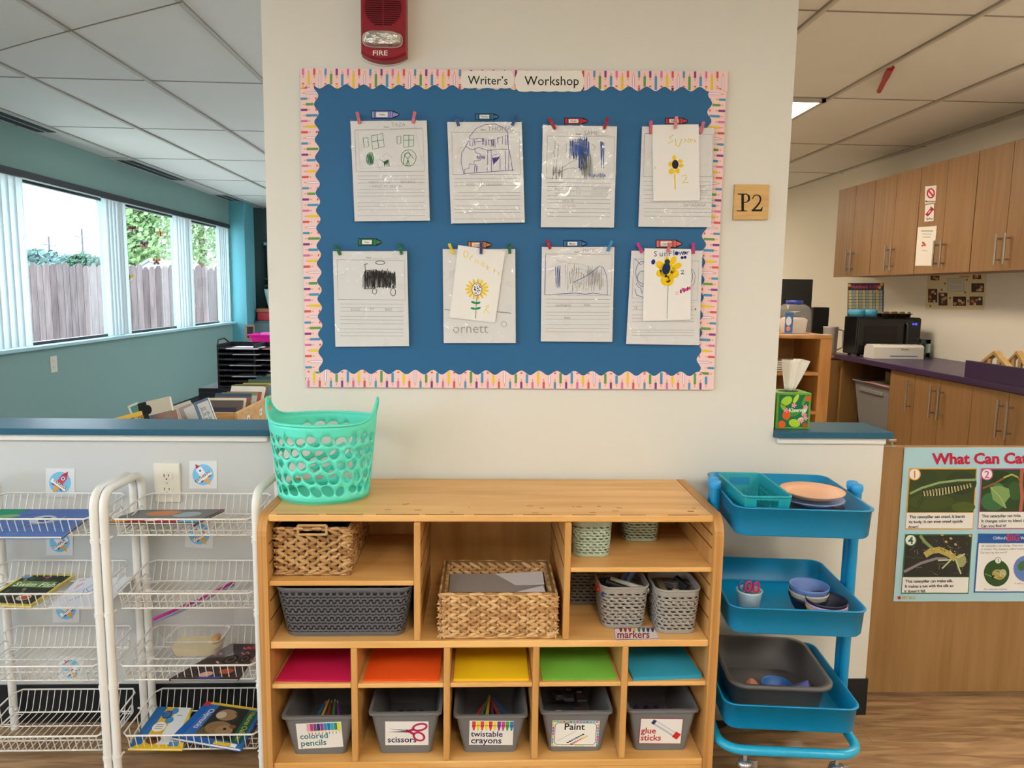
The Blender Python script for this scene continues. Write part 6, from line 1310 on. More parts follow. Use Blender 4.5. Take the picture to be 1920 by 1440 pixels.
MB().tube([zz0+Vector((0, 0, .001)), zz0+d*.5+Vector((0, 0, -.004)), zz1], .0042, mat('#b0308a', .4), 8).build('zip_strip', t)
MB().tube([zz0+Vector((.004, -.004, -.006)), zz0+d*.5+Vector((.004, -.004, -.012)), zz1+Vector((.0, -.003, -.008))], .003, mat('#7f8ab8', .4), 8).build('zip_strip', t)
# ================================================================ teal utility cart on the right
ct = mat('#0083b6', .35, var=.02, vs=5, spec=.5); ctk = mat('#2a96d6', .4, var=.02)
J = crop(1300, 860, 4.5); K = crop(1300, 1140, 4.8)
yF, yB = -.452, -.05
def px_x(px, py, y): return onY(px, py, y).x
W, Dp = .345, .365; cang = math.radians(-5.5); _c, _s = math.cos(cang), math.sin(cang)
ccx, ccy = .642+_c*W/2-_s*Dp/2, -.425+_s*W/2+_c*Dp/2; MC = RZ(cang, (ccx, ccy, 0))
t = thing('utility_cart', 'teal three tier metal cart on casters', 'cart', (ccx, ccy, 0))
levels = []
for (a, b_) in ((957, 1012), (1146, 1197), (1329, 1378)):
    levels.append((onY(1500, a, yF).z, onY(1500, b_, yF).z))
for zt_, zb_ in levels:
    R = lambda w, d, z, r=.035: [(p[0], p[1], z) for p in rr(w/2, d/2, r, 7)]
    MB().loft([R(W-.016, Dp-.016, zb_, .03), R(W-.006, Dp-.006, zb_+.006), R(W, Dp, zt_-.003), R(W+.007, Dp+.007, zt_-.003), R(W+.007, Dp+.007, zt_), R(W-.004, Dp-.004, zt_), R(W-.010, Dp-.010, zb_+.007), R(W-.02, Dp-.02, zb_+.003, .03)], ct, True, True, True, M=MC).build('tray', t)
zl = levels[2][1]
for s in (-1, 1):
    for dy in (-.019, .019):
        x = s*(W/2-.018)+s*.026; MB().tube([(x, dy+.01, zl-.05), (x, dy+.01, levels[0][0]+.012)], .0135, ct, 14).build('post', t) if False else None
    for dy in (-.017, .017):
        x = s*(W/2+.0165); b = MB(); b.loft([[MC @ Vector((x+.0125*math.cos(i*PI/8), dy+.0125*math.sin(i*PI/8), z)) for i in range(16)] for z in (zl-.045, levels[0][0]+.004)], ct, True, True); b.build('post', t)
        b = MB(); b.loft([[MC @ Vector((x+r_*math.cos(i*PI/8), dy+r_*math.sin(i*PI/8), z)) for i in range(16)] for r_, z in ((.0135, levels[0][0]+.0045), (.015, levels[0][0]+.009), (.015, levels[0][0]+.022), (.012, levels[0][0]+.025))], ctk, True, True); b.build('post_cap', t)
zr = onY(1500, 1416, yF-.01).z
ring = [MC @ Vector((p[0], p[1], zr)) for p in rr(W/2+.008, Dp/2+.008, .06, 8)]
MB().tube(ring, .0125, mat('#1c9cc4', .3, var=.02, spec=.5), 12, True).build('base_ring', t)
chrome = mat('#c0c2c6', .2, .9, var=.02); rub = mat('#1c1c1e', .6)
b_ = MB()
for s in (-1, 1):
    for dy in (-.017, .017): b_.tube([MC @ Vector((s*(W/2+.0165), dy, zl-.045)), MC @ Vector((s*(W/2+.009), dy*1.2, zr))], .011, ct, 10)
b_.build('ring_bracket', t)
for sx in (-1, 1):
    for sy in (-1, 1):
        c = MC @ Vector((sx*(W/2-.055), sy*(Dp/2+.006), 0))
        k = MB(); zk = zr-.034; k.tube([(c.x, c.y, zk-.005), (c.x, c.y, zr-.011)], .006, chrome, 10); k.lathe([(.004, zk+.006), (.017, zk+.003), (.021, zk-.008), (.013, zk-.014)], c.x, c.y, chrome, 16, cap0=True, cap1=True); k.box(c.x-.006, c.x+.04, c.y-.016, c.y-.013, .03, zk-.008, chrome, .001).box(c.x-.006, c.x+.04, c.y+.013, c.y+.016, .03, zk-.008, chrome, .001); cs = k.build('caster', t)
        MB().tube([(c.x+.02, c.y-.011, .035), (c.x+.02, c.y+.011, .035)], .035, rub, 20).build('wheel', cs)
# ---- top tray: teal basket, plates
tb = mat('#1298a6', .42, var=.02, spec=.45); ztr = levels[0][1]+.0075
q = [J(212, 122), J(560, 128), J(832, 322), J(440, 322)]; zb1 = levels[0][0]+.027
pts = [onZ(*p, zb1) for p in q]; ctr = cen(pts); ux = (pts[1]-pts[0]+pts[2]-pts[3]).normalized(); bw = ((pts[1]-pts[0]).length+(pts[2]-pts[3]).length)/2; bd = ((pts[0]-pts[3]).length+(pts[1]-pts[2]).length)/2
an = math.atan2(pts[0].y-pts[3].y, pts[0].x-pts[3].x)-PI/2; MBk = RZ(an, (ctr.x, ctr.y, 0)); hB = zb1-ztr; rB = .022
t = thing('plastic_basket', 'teal plastic basket with handle holes on the cart top tray', 'basket', (ctr.x, ctr.y, ztr))
def slot_wall(p0, p1, q0, q1, nc, nr, handle):
    b = MB(); NUx, NVx = nc*4, nr*4; vs = []; fs = []
    for j in range(NVx+1):
        for i in range(NUx+1):
            u, v = i/NUx, j/NVx; a = p0+(p1-p0)*u; c = q0+(q1-q0)*u; vs.append(MBk @ (a+(c-a)*v))
    for j in range(NVx):
        for i in range(NUx):
            u, v = (i+.5)/NUx, (j+.5)/NVx
            if handle and abs(u-.5) < .25 and .68 < v < .88: continue
            if .12 < v < (.62 if handle else .8) and i % 4 in (1, 2) and j % 4 in (1, 2) and .06 < u < .94: continue
            fs.append((j*(NUx+1)+i, j*(NUx+1)+i+1, (j+1)*(NUx+1)+i+1, (j+1)*(NUx+1)+i))
    b.add(vs, fs, tb); return b
bo = .84
cor = lambda k, z: [Vector((sx*bw/2*k, sy*bd/2*k, z)) for sx, sy in ((-1, -1), (1, -1), (1, 1), (-1, 1))]
lo, hi = cor(bo, ztr+.001), cor(1.0, zb1)
for i in range(4):
    j = (i+1) % 4; slot_wall(lo[i], lo[j], hi[i], hi[j], 14 if i % 2 == 0 else 22, 7, i % 2 == 0).build('slotted_wall', t, mods=(('SOLIDIFY', dict(thickness=.002)),))
b = MB(); b.loft([[MBk @ p for p in cor(bo, ztr+.0006)], [MBk @ p for p in cor(bo, ztr+.003)]], tb, True, True, False); b.build('base', t)
MB().tube([MBk @ Vector((p[0], p[1], zb1)) for p in rr(bw/2+.002, bd/2+.002, .016, 5)], .003, tb, 8, True).build('rim', t)
fk = onY(*J(650, 400), ctr.y-bd*.36)
for i, (h, lab, dx) in enumerate((('#e8d8c6', 'cream plastic spoon in the teal basket', -.022), ('#d9a58e', 'peach plastic fork in the teal basket', .006), ('#c98a74', 'terracotta plastic fork in the teal basket', .018))):
    o = thing('plastic_fork' if i else 'plastic_spoon', lab, 'cutlery', (fk.x+dx, fk.y, ztr+.02), 'cutlery in the teal basket'); m = mat(h, .45)
    zq = ztr+.008+.004*i; Mq = Matrix.Translation((fk.x+dx, fk.y+.03, zq)) @ Matrix.Rotation(-.5+.3*i, 4, 'Z') @ Matrix.Rotation(.25, 4, 'Y')
    if i: 
        b = MB().box(-.02, .075, -.004, .004, 0, .003, m, M=Mq).box(-.035, -.02, -.010, .010, 0, .003, m, M=Mq)
        for k in range(3): b.box(-.058, -.035, -.010+.008*k, -.006+.008*k, 0, .003, m, M=Mq)
    else: b = MB().box(-.02, .07, -.004, .004, 0, .003, m, M=Mq); b.loft([[Mq @ Vector((-.035+.02*s*math.cos(i2*PI/8), .014*s*math.sin(i2*PI/8), z)) for i2 in range(16)] for s, z in ((.7, -.001), (1, .003))], m, True, True)
    b.build('body', o)
pl = onZ(*J(1030, 300), levels[0][0]+.004); pr_ = (onZ(*J(1292, 300), levels[0][0]+.004).x-onZ(*J(762, 290), levels[0][0]+.004).x)/2
pr_ = min(pr_, .1); pcx, pcy = pl.x, pl.y+.02
ptop = levels[0][0]+.012
names = (('#c9a05a', 'ochre plate, lowest of the stack on the cart'), ('#1d2036', 'navy plate, second from the bottom of the stack'), ('#7f93c2', 'periwinkle plate just under the peach plate'), ('#e8b595', 'peach plate on top of the plate stack'))
base = ztr+.001; nf = 4; sp = (ptop-.018-base)/3
for k, (h, lab) in enumerate(names):
    z = base+sp*k; o = MB().lathe([(.001, z+.002), (pr_*.62, z+.002), (pr_*.66, z), (pr_*.68, z), (pr_*.72, z+.004), (pr_*.985, z+.014), (pr_, z+.017), (pr_*.985, z+.018), (pr_*.74, z+.009), (pr_*.66, z+.006), (.001, z+.006)], pcx, pcy, mat(h, .45, var=.03), 40).build('plate', origin=(pcx, pcy, z)); tag(o, lab, 'plate', 'plates stacked on the cart')
# ---- middle tray: cup with scissors, bowls
zm = levels[1][1]+.0075
cu = onZ(*J(428, 1235), zm+.012); c1_, c2_ = onZ(*J(292, 1110), zm+.068), onZ(*J(560, 1120), zm+.068); rc_ = min((c2_.x-c1_.x)/2, .034); ccx2, ccy2 = cu.x, min(c1_.y, -.16)
t = thing('paper_cup', 'pale blue paper cup with a yellow picture, holding scissors', 'cup', (ccx2, ccy2, zm))
MB().lathe([(.001, zm+.0005), (rc_*.74, zm+.0005), (rc_*.98, zm+.066), (rc_*1.04, zm+.069), (rc_*.98, zm+.071), (rc_*.94, zm+.066), (rc_*.7, zm+.004), (.001, zm+.004)], ccx2, ccy2, mat('#bcd2dc', .5, var=.08, vs=30), 28).build('body', t)
def cyl(u, v, dz=0.0): k = rc_*(.74+.24*v)+.0005+dz; return Vector((ccx2+k*math.sin(u), ccy2-k*math.cos(u), zm+.0005+.0655*v))
b = MB()
for i in range(6): b.poly(cyl, [(-.5+i*.16, .0), (-.34+i*.16, .0), (-.34+i*.16, .10+.05*math.sin(i+1)), (-.5+i*.16, .10+.05*math.sin(i))], .0002, ink('#e2a93a'))
for (u, v) in ((.05, .42), (.14, .36), (.2, .44), (.28, .38)): b.ell(cyl, u, v, .05, .03, .0004, ink('#2a3550'), .5, 8)
b.build('picture', t)
for i, (h, lab, dx, a2) in enumerate((('#d8215a', 'pink handled scissors standing in the paper cup', .004, .25), ('#1f5f9a', 'blue handled scissors standing in the paper cup', -.013, -.15))):
    o = thing('scissors', lab, 'scissors', (ccx2+dx, ccy2, zm+.01), 'scissors in the paper cup'); Ms = Matrix.Translation((ccx2+dx*.4, ccy2+.004*i, zm+.008)) @ Matrix.Rotation(a2*.35, 4, 'Y')
    MB().box(-.004, .004, -.001, .001, 0, .055, mat('#b9bcc0', .3, .9), M=Ms).build('blade', o)
    for s in (-1, 1):
        pts2 = [Ms @ Vector((s*.004+s*.007+(.0075)*math.cos(q_*PI/6), .0, .070+.014*math.sin(q_*PI/6))) for q_ in range(12)]
        MB().tube(pts2, .0027, mat(h, .4), 6, True).build('handle', o)
def bowl(cx, cy, z, r, hgt, h, label, group):
    o = MB().lathe([(.001, z+.0005), (r*.55, z+.0005), (r*.8, z+hgt*.4), (r*.97, z+hgt*.85), (r, z+hgt), (r*.975, z+hgt), (r*.93, z+hgt*.82), (r*.76, z+hgt*.44), (r*.5, z+.004), (.001, z+.004)], cx, cy, mat(h, .45, var=.03), 36).build('bowl', origin=(cx, cy, z)); tag(o, label, 'bowl', group)
l1, l2 = onZ(*J(785, 1060), zm+.075), onZ(*J(1170, 1080), zm+.075); ra = min((l2.x-l1.x)/2, .052); lx = (l1.x+l2.x)/2; ly = min((l1.y+l2.y)/2, -.12)
for k, (h, lab) in enumerate((('#191a2c', 'dark navy bowl at the bottom of the rear bowl stack'), ('#a9a59c', 'grey bowl in the middle of the rear bowl stack'), ('#5f7ab4', 'blue bowl on top of the rear bowl stack'))): bowl(lx, ly, zm+.0005+.0145*k, ra, .048, h, lab, 'bowls stacked on the cart')
f1, f2 = onZ(*J(905, 1170), zm+.062), onZ(*J(1318, 1190), zm+.062); rb_ = min((f2.x-f1.x)/2, .053); fx = (f1.x+f2.x)/2; fy = (f1.y+f2.y)/2
fy = max(min(fy, ly-.115), yF+.075)
for k, (h, lab) in enumerate((('#c8ad4a', 'yellow bowl at the bottom of the front bowl stack'), ('#b79ac8', 'lilac bowl in the middle of the front bowl stack'), ('#1b1c30', 'navy bowl on top of the front bowl stack'))): bowl(fx+.012*(0), fy, zm+.0005+.0085*k, rb_, .048, h, lab, 'bowls stacked on the cart')
# ---- bottom tray: grey tub
zb3 = levels[2][1]+.0075; gt = mat('#5a5655', .5, var=.02)
q = [K(150, 412), K(905, 418), K(1245, 820), K(385, 800)]; ztub = levels[2][0]+.028
pts = [onZ(*p, ztub) for p in q]; tcx = sum(p.x for p in pts)/4; tw = min(pts[2].x-pts[3].x+.03, W-.045); td = Dp-.075; tcx = ccx-.012; tcy = ccy+.006
t = thing('dish_tub', 'dark grey plastic tub in the cart bottom tray', 'tub', (tcx, tcy, zb3)); R = lambda w, d, z, r=.05: [MC @ Vector((tcx-ccx+p[0], tcy-ccy+p[1], z)) for p in rr(w/2, d/2, r, 7)]
MB().loft([R(tw*.84, td*.84, zb3+.0005), R(tw-.02, td-.02, ztub-.012), R(tw+.004, td+.004, ztub-.010), R(tw+.006, td+.006, ztub), R(tw-.018, td-.018, ztub), R(tw*.84-.008, td*.84-.008, zb3+.004)], gt, True, True).build('body', t)
p = onZ(*K(540, 760), zb3+.03)
t = thing('cloth', 'terracotta pink cloth peaking up in the grey tub', 'cloth', (p.x, p.y, zb3)); b = MB(); rg = random.Random(2); n = 13; vs = []; fs = []
for j in range(n):
    for i in range(n):
        u, v = i/(n-1)*2-1, j/(n-1)*2-1; d = math.hypot(u+.05, v); z = .062*max(0, 1-d*1.1)**1.0+.006*abs(math.sin(5*u+3*v))+.003
        vs.append((p.x+u*.05, p.y+v*.045+.01, zb3+.0045+z))
for j in range(n-1):
    for i in range(n-1): fs.append((j*n+i, j*n+i+1, (j+1)*n+i+1, (j+1)*n+i))
b.add(vs, fs, mat('#b3705c', .85, var=.08, vs=60)); b.build('fabric', t, mods=(('SOLIDIFY', dict(thickness=.003)),))
p = onZ(*K(770, 765), zb3+.02); bowl(p.x+.0, p.y+.02, zb3+.0045, .042, .034, '#2f5fa0', 'blue bowl lying in the grey tub', 'dishes in the grey tub')
p = onZ(*K(945, 775), zb3+.02); Mq = Matrix.Translation((p.x+.004, p.y-.002, zb3+.028)) @ Matrix.Rotation(1.15, 4, 'Y') @ Matrix.Rotation(.3, 4, 'X')
t = thing('tumbler', 'periwinkle plastic cup tipped over in the grey tub', 'cup', (p.x, p.y, zb3)); MB().lathe([(.001, -.03), (.019, -.03), (.025, .028), (.0255, .03), (.0235, .03), (.0175, -.026), (.001, -.026)], 0, 0, mat('#6a6fb4', .45), 28, M=Mq).build('body', t)
# dangling black strip peeling from the baseboard end
# ================================================================ kitchen side (right of the cream wall)
L_ = crop(1440, 460, 3.6); N_ = crop(1440, 0, 3.131); O_ = crop(1620, 800, 4.0)
oak = wood('#876642', '#977450', (14, 14, 0.8), 2.6, .42, name='oak_laminate'); oak2 = wood('#8a673c', '#9b774c', (14, 14, 0.8), 2.6, .42, name='oak_laminate'); nick = mat('#a8a39a', .3, .85, var=.03); gap = ink('#3b2a18')
def handle(F, a, b, parent, r=.006, off=.03):   # bar handle between two points on a face; F lifts off it
    m = MB(); p, q = F(*a, off), F(*b, off); d = (q-p); m.tube([p-d*.0, q], r, nick, 10)
    for k in (.16, .84): m.tube([F(a[0]+(b[0]-a[0])*k, a[1]+(b[1]-a[1])*k, 0), F(a[0]+(b[0]-a[0])*k, a[1]+(b[1]-a[1])*k, off)], r*.8, nick, 8)
    m.build('handle', parent)
UX = 2.9; ZU0, ZU1 = 1.505, 2.2
ue = [3.82-.57*k for k in range(5)]
FU = lambda a, b, dz=0.0: Vector((UX-.02-dz, a, b))
lab = ['oak wall cabinet farthest from the viewer', 'oak wall cabinet, second from the far end, left of the medical signs', 'oak wall cabinet carrying the medical signs', 'oak wall cabinet nearest the viewer, running out of frame']
ud = []
for k in range(4):
    y1, y0 = ue[k], ue[k+1]; t = thing('wall_cabinet', lab[k], 'cabinet', (UX+.16, (y0+y1)/2, ZU0), 'oak wall cabinets')
    MB().box(UX, XR-.001, y0+.001, y1-.001, ZU0, ZU1, oak).build('body', t); ym = (y0+y1)/2
    for (a, b_, s) in ((ym+.0015, y1-.003, 1), (y0+.003, ym-.0015, -1)):
        d = MB().box(UX-.02, UX-.0005, a, b_, ZU0-.004, ZU1-.002, oak, .0015).build('door', t); yh = ym+s*.035; handle(FU, (yh, ZU0+.03), (yh, ZU0+.2), d)
    ud.append((y0, ym, y1))
ym2 = ud[2]
def sign(name, q, cr, label, draw, x, cat='sign', group=None, h='#e6e2dc', s=-1):
    F0 = PX(x, cr, s); t = thing(name, label, cat, tuple(F0(*q[3])), group); b = MB(); b.prism(F0, q, 0.0003, .0012, mat(h, .5, var=.01)); draw(b, F0); b.build('sheet', t); return t
xs_ = UX-.0203
def s1(b, F):
    b.stroke(F, oval(957, 1135, 20, 26, 18), 8, .0015, ink('#b02a4a'), True); b.stroke(F, [(944, 1120), (970, 1150)], 12, .0017, ink('#c84a5a')); b.txt(F, 'Medication', 925, 1188, 17, .0015, ink('#2a2a3a'), sx=.8, bold=.02)
def s2(b, F):
    b.stroke(F, [(932, 1266), (968, 1222)], 20, .0015, ink('#a82a4f')); b.stroke(F, [(955, 1215), (978, 1232)], 6, .0016, ink('#7a1f3a')); b.stroke(F, [(942, 1252), (956, 1236)], 7, .0018, ink('#e0c0c8')); b.txt(F, 'EpiPen', 930, 1290, 18, .0015, ink('#2a2a3a'), sx=.8, bold=.02)
def s3(b, F):
    for k, (x0, x1, m) in enumerate(((900, 970, '#5a5a5a'), (905, 960, '#a0a0a0'), (908, 956, '#a0a0a0'))): b.rect(F, x0, 1354+k*18, x1, 1358+k*18, .0015, ink(m))
    for (x, y) in ((912, 1425), (922, 1440), (908, 1442), (918, 1432)): b.ell(F, x, y, 7, 6, .0015, ink('#c85a68'))
    b.rect(F, 905, 1470, 935, 1473, .0015, ink('#aaaaaa'))
sign('medical_sign', [(924, 1095), (990, 1088), (984, 1192), (921, 1196)], N_, 'small white sign with a red round medication symbol, upper of two', s1, xs_, 'sign', 'medical signs on the cabinet')
sign('medical_sign', [(924, 1204), (976, 1196), (972, 1296), (919, 1302)], N_, 'small white sign with a slanted red pen symbol, lower of two', s2, xs_, 'sign', 'medical signs on the cabinet')
sign('paper_sheet', [(881, 1334), (992, 1326), (970, 1560), (864, 1560)], N_, 'white letter with a small red emblem taped to the wall cabinet', s3, xs_-.001, 'paper')
# counter and base cabinets
CX, CZ, BX = 2.6, .924, 2.622; yc1, yc0 = 3.14, .6; pur = mat('#3b2b50', .32, var=.06, vs=30, spec=.5); purd = mat('#35264a', .4, var=.06, vs=30)
t = thing('countertop', 'long dark purple countertop with a raised front lip', 'countertop', (2.9, 1.9, CZ-.035))
MB().box(CX, XR-.002, yc0, yc1, CZ-.034, CZ, pur, .003).build('worktop', t)
yl = onX(1809, 690, CX).y
MB().box(CX, CX+.02, yc0, yl, CZ+.0005, CZ+.092, purd, .002).build('front_lip', t)
FB_ = lambda a, b, dz=0.0: Vector((BX-dz, a, b))
ye = [2.405, 2.13, 1.885, 1.607, 1.33, 1.05]
def basecab(y0, y1, label, seams, hs):
    t = thing('base_cabinet', label, 'cabinet', (2.9, (y0+y1)/2, 0), 'oak base cabinets'); MB().box(BX+.021, XR-.002, y0+.001, y1-.001, .1, CZ-.035, oak).build('body', t); MB().box(BX+.08, XR-.002, y0+.002, y1-.002, 0, .0995, ink('#2a241e')).build('toe_kick', t)
    ed = [y0]+seams+[y1]
    for k in range(len(ed)-1):
        d = MB().box(BX, BX+.0205, ed[k]+.0015, ed[k+1]-.0015, .11, CZ-.04, oak, .0015).build('door', t); handle(FB_, (hs[k], CZ-.27), (hs[k], CZ-.08), d)
basecab(ye[1], ye[0], 'oak base cabinet with one door beside the grey totes', [], [2.165])
basecab(ye[3], ye[1], 'oak base cabinet with two doors below the counter', [ye[2]], [1.85, 1.925])
basecab(ye[5], ye[3], 'oak base cabinet nearest the viewer', [ye[4]], [1.295, 1.365])
t = thing('counter_end_panel', 'brown wood panel closing the far end of the counter', 'panel', (2.9, 3.1, 0)); MB().box(BX+.03, XR-.002, 3.1, 3.13, 0, CZ-.035, oak2).build('board', t); MB().box(BX+.02, BX+.16, 3.08, 3.0995, 0, CZ-.035, oak2).build('stile', t)
MB().box(XR-.03, XR-.003, 2.41, 3.08, .1, CZ-.035, oak2).build('back_panel', t)
# totes under the counter
tot = mat('#8b8c8e', .45, var=.02)
def tote(cx, cy, z, w, d, h, label):
    t = taper_bin(cx, cy, z, w*.84, w, d*.84, d, h, tot, 'storage_tote', label, 'grey totes under the counter', .03, .012, 'tote')
    MB().box(cx-w*.505, cx-w*.47, cy-d*.3, cy+d*.3, z+h*.78, z+h*.86, tot, .004).build('handle_ledge', t); MB().box(cx-w*.3, cx+w*.3, cy-d*.505, cy-d*.47, z+h*.78, z+h*.86, tot, .004).build('handle_ledge', t)
ta = onX(1600, 706, 2.75)
tote(2.9, 2.735, .0005, .46, .52, .42, 'lower grey plastic tote under the counter'); tote(2.9, 2.735, .4215, .44, .50, ta.z-.4215 if .25 < ta.z-.4215 < .45 else .36, 'upper grey plastic tote with papers on top')
zt = .4215+(ta.z-.4215 if .25 < ta.z-.4215 < .45 else .36)
for k, (h, lab) in enumerate((('#d8a5a0', 'pink paper lying on the upper tote'), ('#e6e0da', 'white paper lying on the upper tote'))): tag(MB().box(2.66+.05*k, 2.95+.05*k, 2.5, 2.8, zt+.001+.003*k, zt+.003+.003*k, mat(h, .8), M=RZ(.1*k, (0, 0, 0)) if False else None).build('paper_sheet', origin=(2.8, 2.65, zt)), lab, 'paper', 'papers on the upper tote')
t = thing('cardboard_box', 'small olive grey box standing on the upper tote', 'box', (2.78, 2.6, zt+.006)); MB().box(2.72, 2.84, 2.56, 2.64, zt+.0065, min(zt+.09, CZ-.045), mat('#7a7a55', .7)).build('body', t); MB().box(2.719, 2.841, 2.559, 2.641, min(zt+.09, CZ-.045)-.018, min(zt+.09, CZ-.045)+.001, mat('#6a6a4a', .7)).build('lid', t)
# microwave, laminator, things on the counter
def onC(a, b, z=CZ): p = onZ(*L_(a, b), z); return p
mp0, mp1 = onC(590, 722), onC(1010, 690)
my = 2.93; mxa, mxb = onY(*L_(596, 600), my).x, onY(*L_(1022, 600), my).x; mzt = onY(*L_(800, 486), my).z; mxb = min(mxb, XR-.02)
mk = mat('#141416', .25, var=.03, spec=.5); t = thing('microwave', 'black microwave oven on the purple counter', 'microwave', ((mxa+mxb)/2, my+.1, CZ))
md = yc1-my-.01+.12
MB().box(mxa, mxb, my, my+.185, CZ+.012, mzt, mk, .006).build('body', t); MB().box(mxa+.004, mxa+(mxb-mxa)*.80, my-.018, my-.0005, CZ+.02, mzt-.006, mk, .005).box(mxa+(mxb-mxa)*.1, mxa+(mxb-mxa)*.62, my-.0195, my-.018, CZ+.06, mzt-.06, mat('#070708', .12)).build('door', t)
MB().tube([(mxa+(mxb-mxa)*.765, my-.019, CZ+.05), (mxa+(mxb-mxa)*.765, my-.036, CZ+.06), (mxa+(mxb-mxa)*.765, my-.036, mzt-.05), (mxa+(mxb-mxa)*.765, my-.019, mzt-.04)], .009, mat('#2b2b2e', .25), 10).build('handle', t)
pn = MB().box(mxa+(mxb-mxa)*.805, mxb-.003, my-.016, my-.0005, CZ+.02, mzt-.006, mk, .003); bt = mat('#2b2b30', .4)
for r in range(5):
    for c in range(3): xx = mxa+(mxb-mxa)*(.835+.05*c); pn.box(xx, xx+(mxb-mxa)*.035, my-.0175, my-.016, CZ+.035+r*.022, CZ+.049+r*.022, bt)
pc = pn.build('control_panel', t)
MB().txt(lambda a, b, dz=0.0: Vector((a, my-.0172-dz, b)), '4:45', mxa+(mxb-mxa)*.85, mzt-.052, .022, 0, glow('#3a48ff', 3.0), up=1, bold=.02).build('clock_display', pc)
fe = MB()
for sx in (mxa+.04, mxb-.04):
    for sy in (my+.03, my+.16): fe.tube([(sx, sy, CZ), (sx, sy, CZ+.0125)], .012, mk, 8)
fe.build('foot', t)
ly0 = onC(1050, 758).y; lf = max(ly0, 2.2); la, lb = onC(712, 756), onC(1050, 758); ly = 2.73; lx0, lx1 = onY(*L_(712, 740), ly).x, onY(*L_(1050, 740), ly).x; lz = onY(*L_(740, 672), ly).z
wp = mat('#dcdad6', .35, var=.01); t = thing('laminator', 'white laminator with a blue slot line in front of the microwave', 'laminator', ((lx0+lx1)/2, ly+.06, CZ))
pr = [(ly-.002, CZ+.002), (ly, lz-.016), (ly+.02, lz), (ly+.1, lz), (ly+.125, lz-.02), (ly+.13, CZ+.002)]; MB().prism(lambda a, b, dz=0.0: Vector((lx0+dz, a, b)), pr, 0, lx1-lx0, wp).build('body', t)
wl_ = lx1-lx0; MB().box(lx0+wl_*.33, lx0+wl_*.88, ly-.003, ly+.001, CZ+.018, CZ+.024, mat('#1f5f94', .4)).build('feed_slot', t); MB().box(lx0+wl_*.2, lx0+wl_*.85, ly+.03, ly+.045, lz-.0005, lz+.001, ink('#3a3a40')).build('exit_slot', t)
MB().txt(lambda a, b, dz=0.0: Vector((a, ly-.0032-dz, b)), 'Scotch', lx0+wl_*.54, lz-.034, .02, 0, ink('#3a3a3a'), up=1, bold=.01).build('lettering', t)
# on the microwave: blue silicone moulds and a dark egg tray
gx = onY(*L_(555, 470), my+.06).x; gx2 = onY(*L_(742, 470), my+.06).x
t = thing('silicone_mold', 'light blue rounded silicone mould on the microwave', 'mold', ((gx+gx2)/2, my+.09, mzt)); b = MB(); cm = mat('#4fa3c9', .5, var=.02); w = gx2-gx
for k in range(2): 
    c = gx+w*(.27+.46*k); b.lathe([(.001, mzt+.001), (w*.24, mzt+.001), (w*.28, mzt+.03), (w*.27, mzt+.05), (w*.22, mzt+.052), (w*.2, mzt+.02), (.001, mzt+.02)], c, my+.08, cm, 20)
b.build('cup', t)
gx3, gx4 = onY(*L_(775, 470), my+.05).x, min(onY(*L_(955, 470), my+.05).x, mxb)
t = thing('muffin_tray', 'dark brown bumpy baking tray on the microwave', 'tray', ((gx3+gx4)/2, my+.08, mzt)); b = MB(); dm = mat('#2f2620', .5, .3, var=.2, vs=40); n = 6
b.box(gx3, gx4, my+.01, my+.16, mzt+.022, mzt+.026, dm)
for i in range(n):
    for j in range(4): b.lathe([(.001, mzt+.001), (.01, mzt+.001), (.014, mzt+.024)], gx3+(gx4-gx3)*(i+.5)/n, my+.03+.036*j, dm, 10); b.lathe([(.0135, mzt+.026), (.008, mzt+.038), (.001, mzt+.04)], gx3+(gx4-gx3)*(i+.5)/n, my+.03+.036*j, mat('#7a6446', .6), 10) if (i+j) % 2 else None
b.build('tray', t)
# low side cabinet past the counter with jug, monitor and speaker
SZ = .9; t = thing('side_cabinet', 'low brown cabinet behind the bookcase, carrying monitor and jug', 'cabinet', (2.4, 3.45, 0))
MB().box(1.95, 2.85, 3.2, 3.7, 0, SZ-.021, oak2).build('body', t); MB().box(1.94, 2.86, 3.19, 3.71, SZ-.02, SZ, oak2, .003).build('top', t)
for s in (0, 1): MB().box(1.97+.44*s, 2.39+.44*s, 3.184, 3.1995, .06, SZ-.03, oak2, .002).build('door', t)
p = onZ(*L_(440, 716), CZ); pX = 2.66
t = thing('plastic_pitcher', 'grey plastic jug on the low cabinet, left of the microwave', 'pitcher', (pX, 3.34, SZ)); jm = mat('#a9a7a4', .3, var=.05, spec=.5)
pz = onY(*L_(440, 548), 3.34).z
MB().lathe([(.001, SZ+.001), (.045, SZ+.001), (.05, SZ+.02), (.055, pz-.01), (.058, pz), (.05, pz), (.045, SZ+.02), (.001, SZ+.012)], pX, 3.34, jm, 24).build('body', t); MB().tube([(pX+.05, 3.32, pz-.02), (pX+.09, 3.32, pz-.03), (pX+.09, 3.32, SZ+.06), (pX+.05, 3.32, SZ+.04)], .007, jm, 8).build('handle', t)
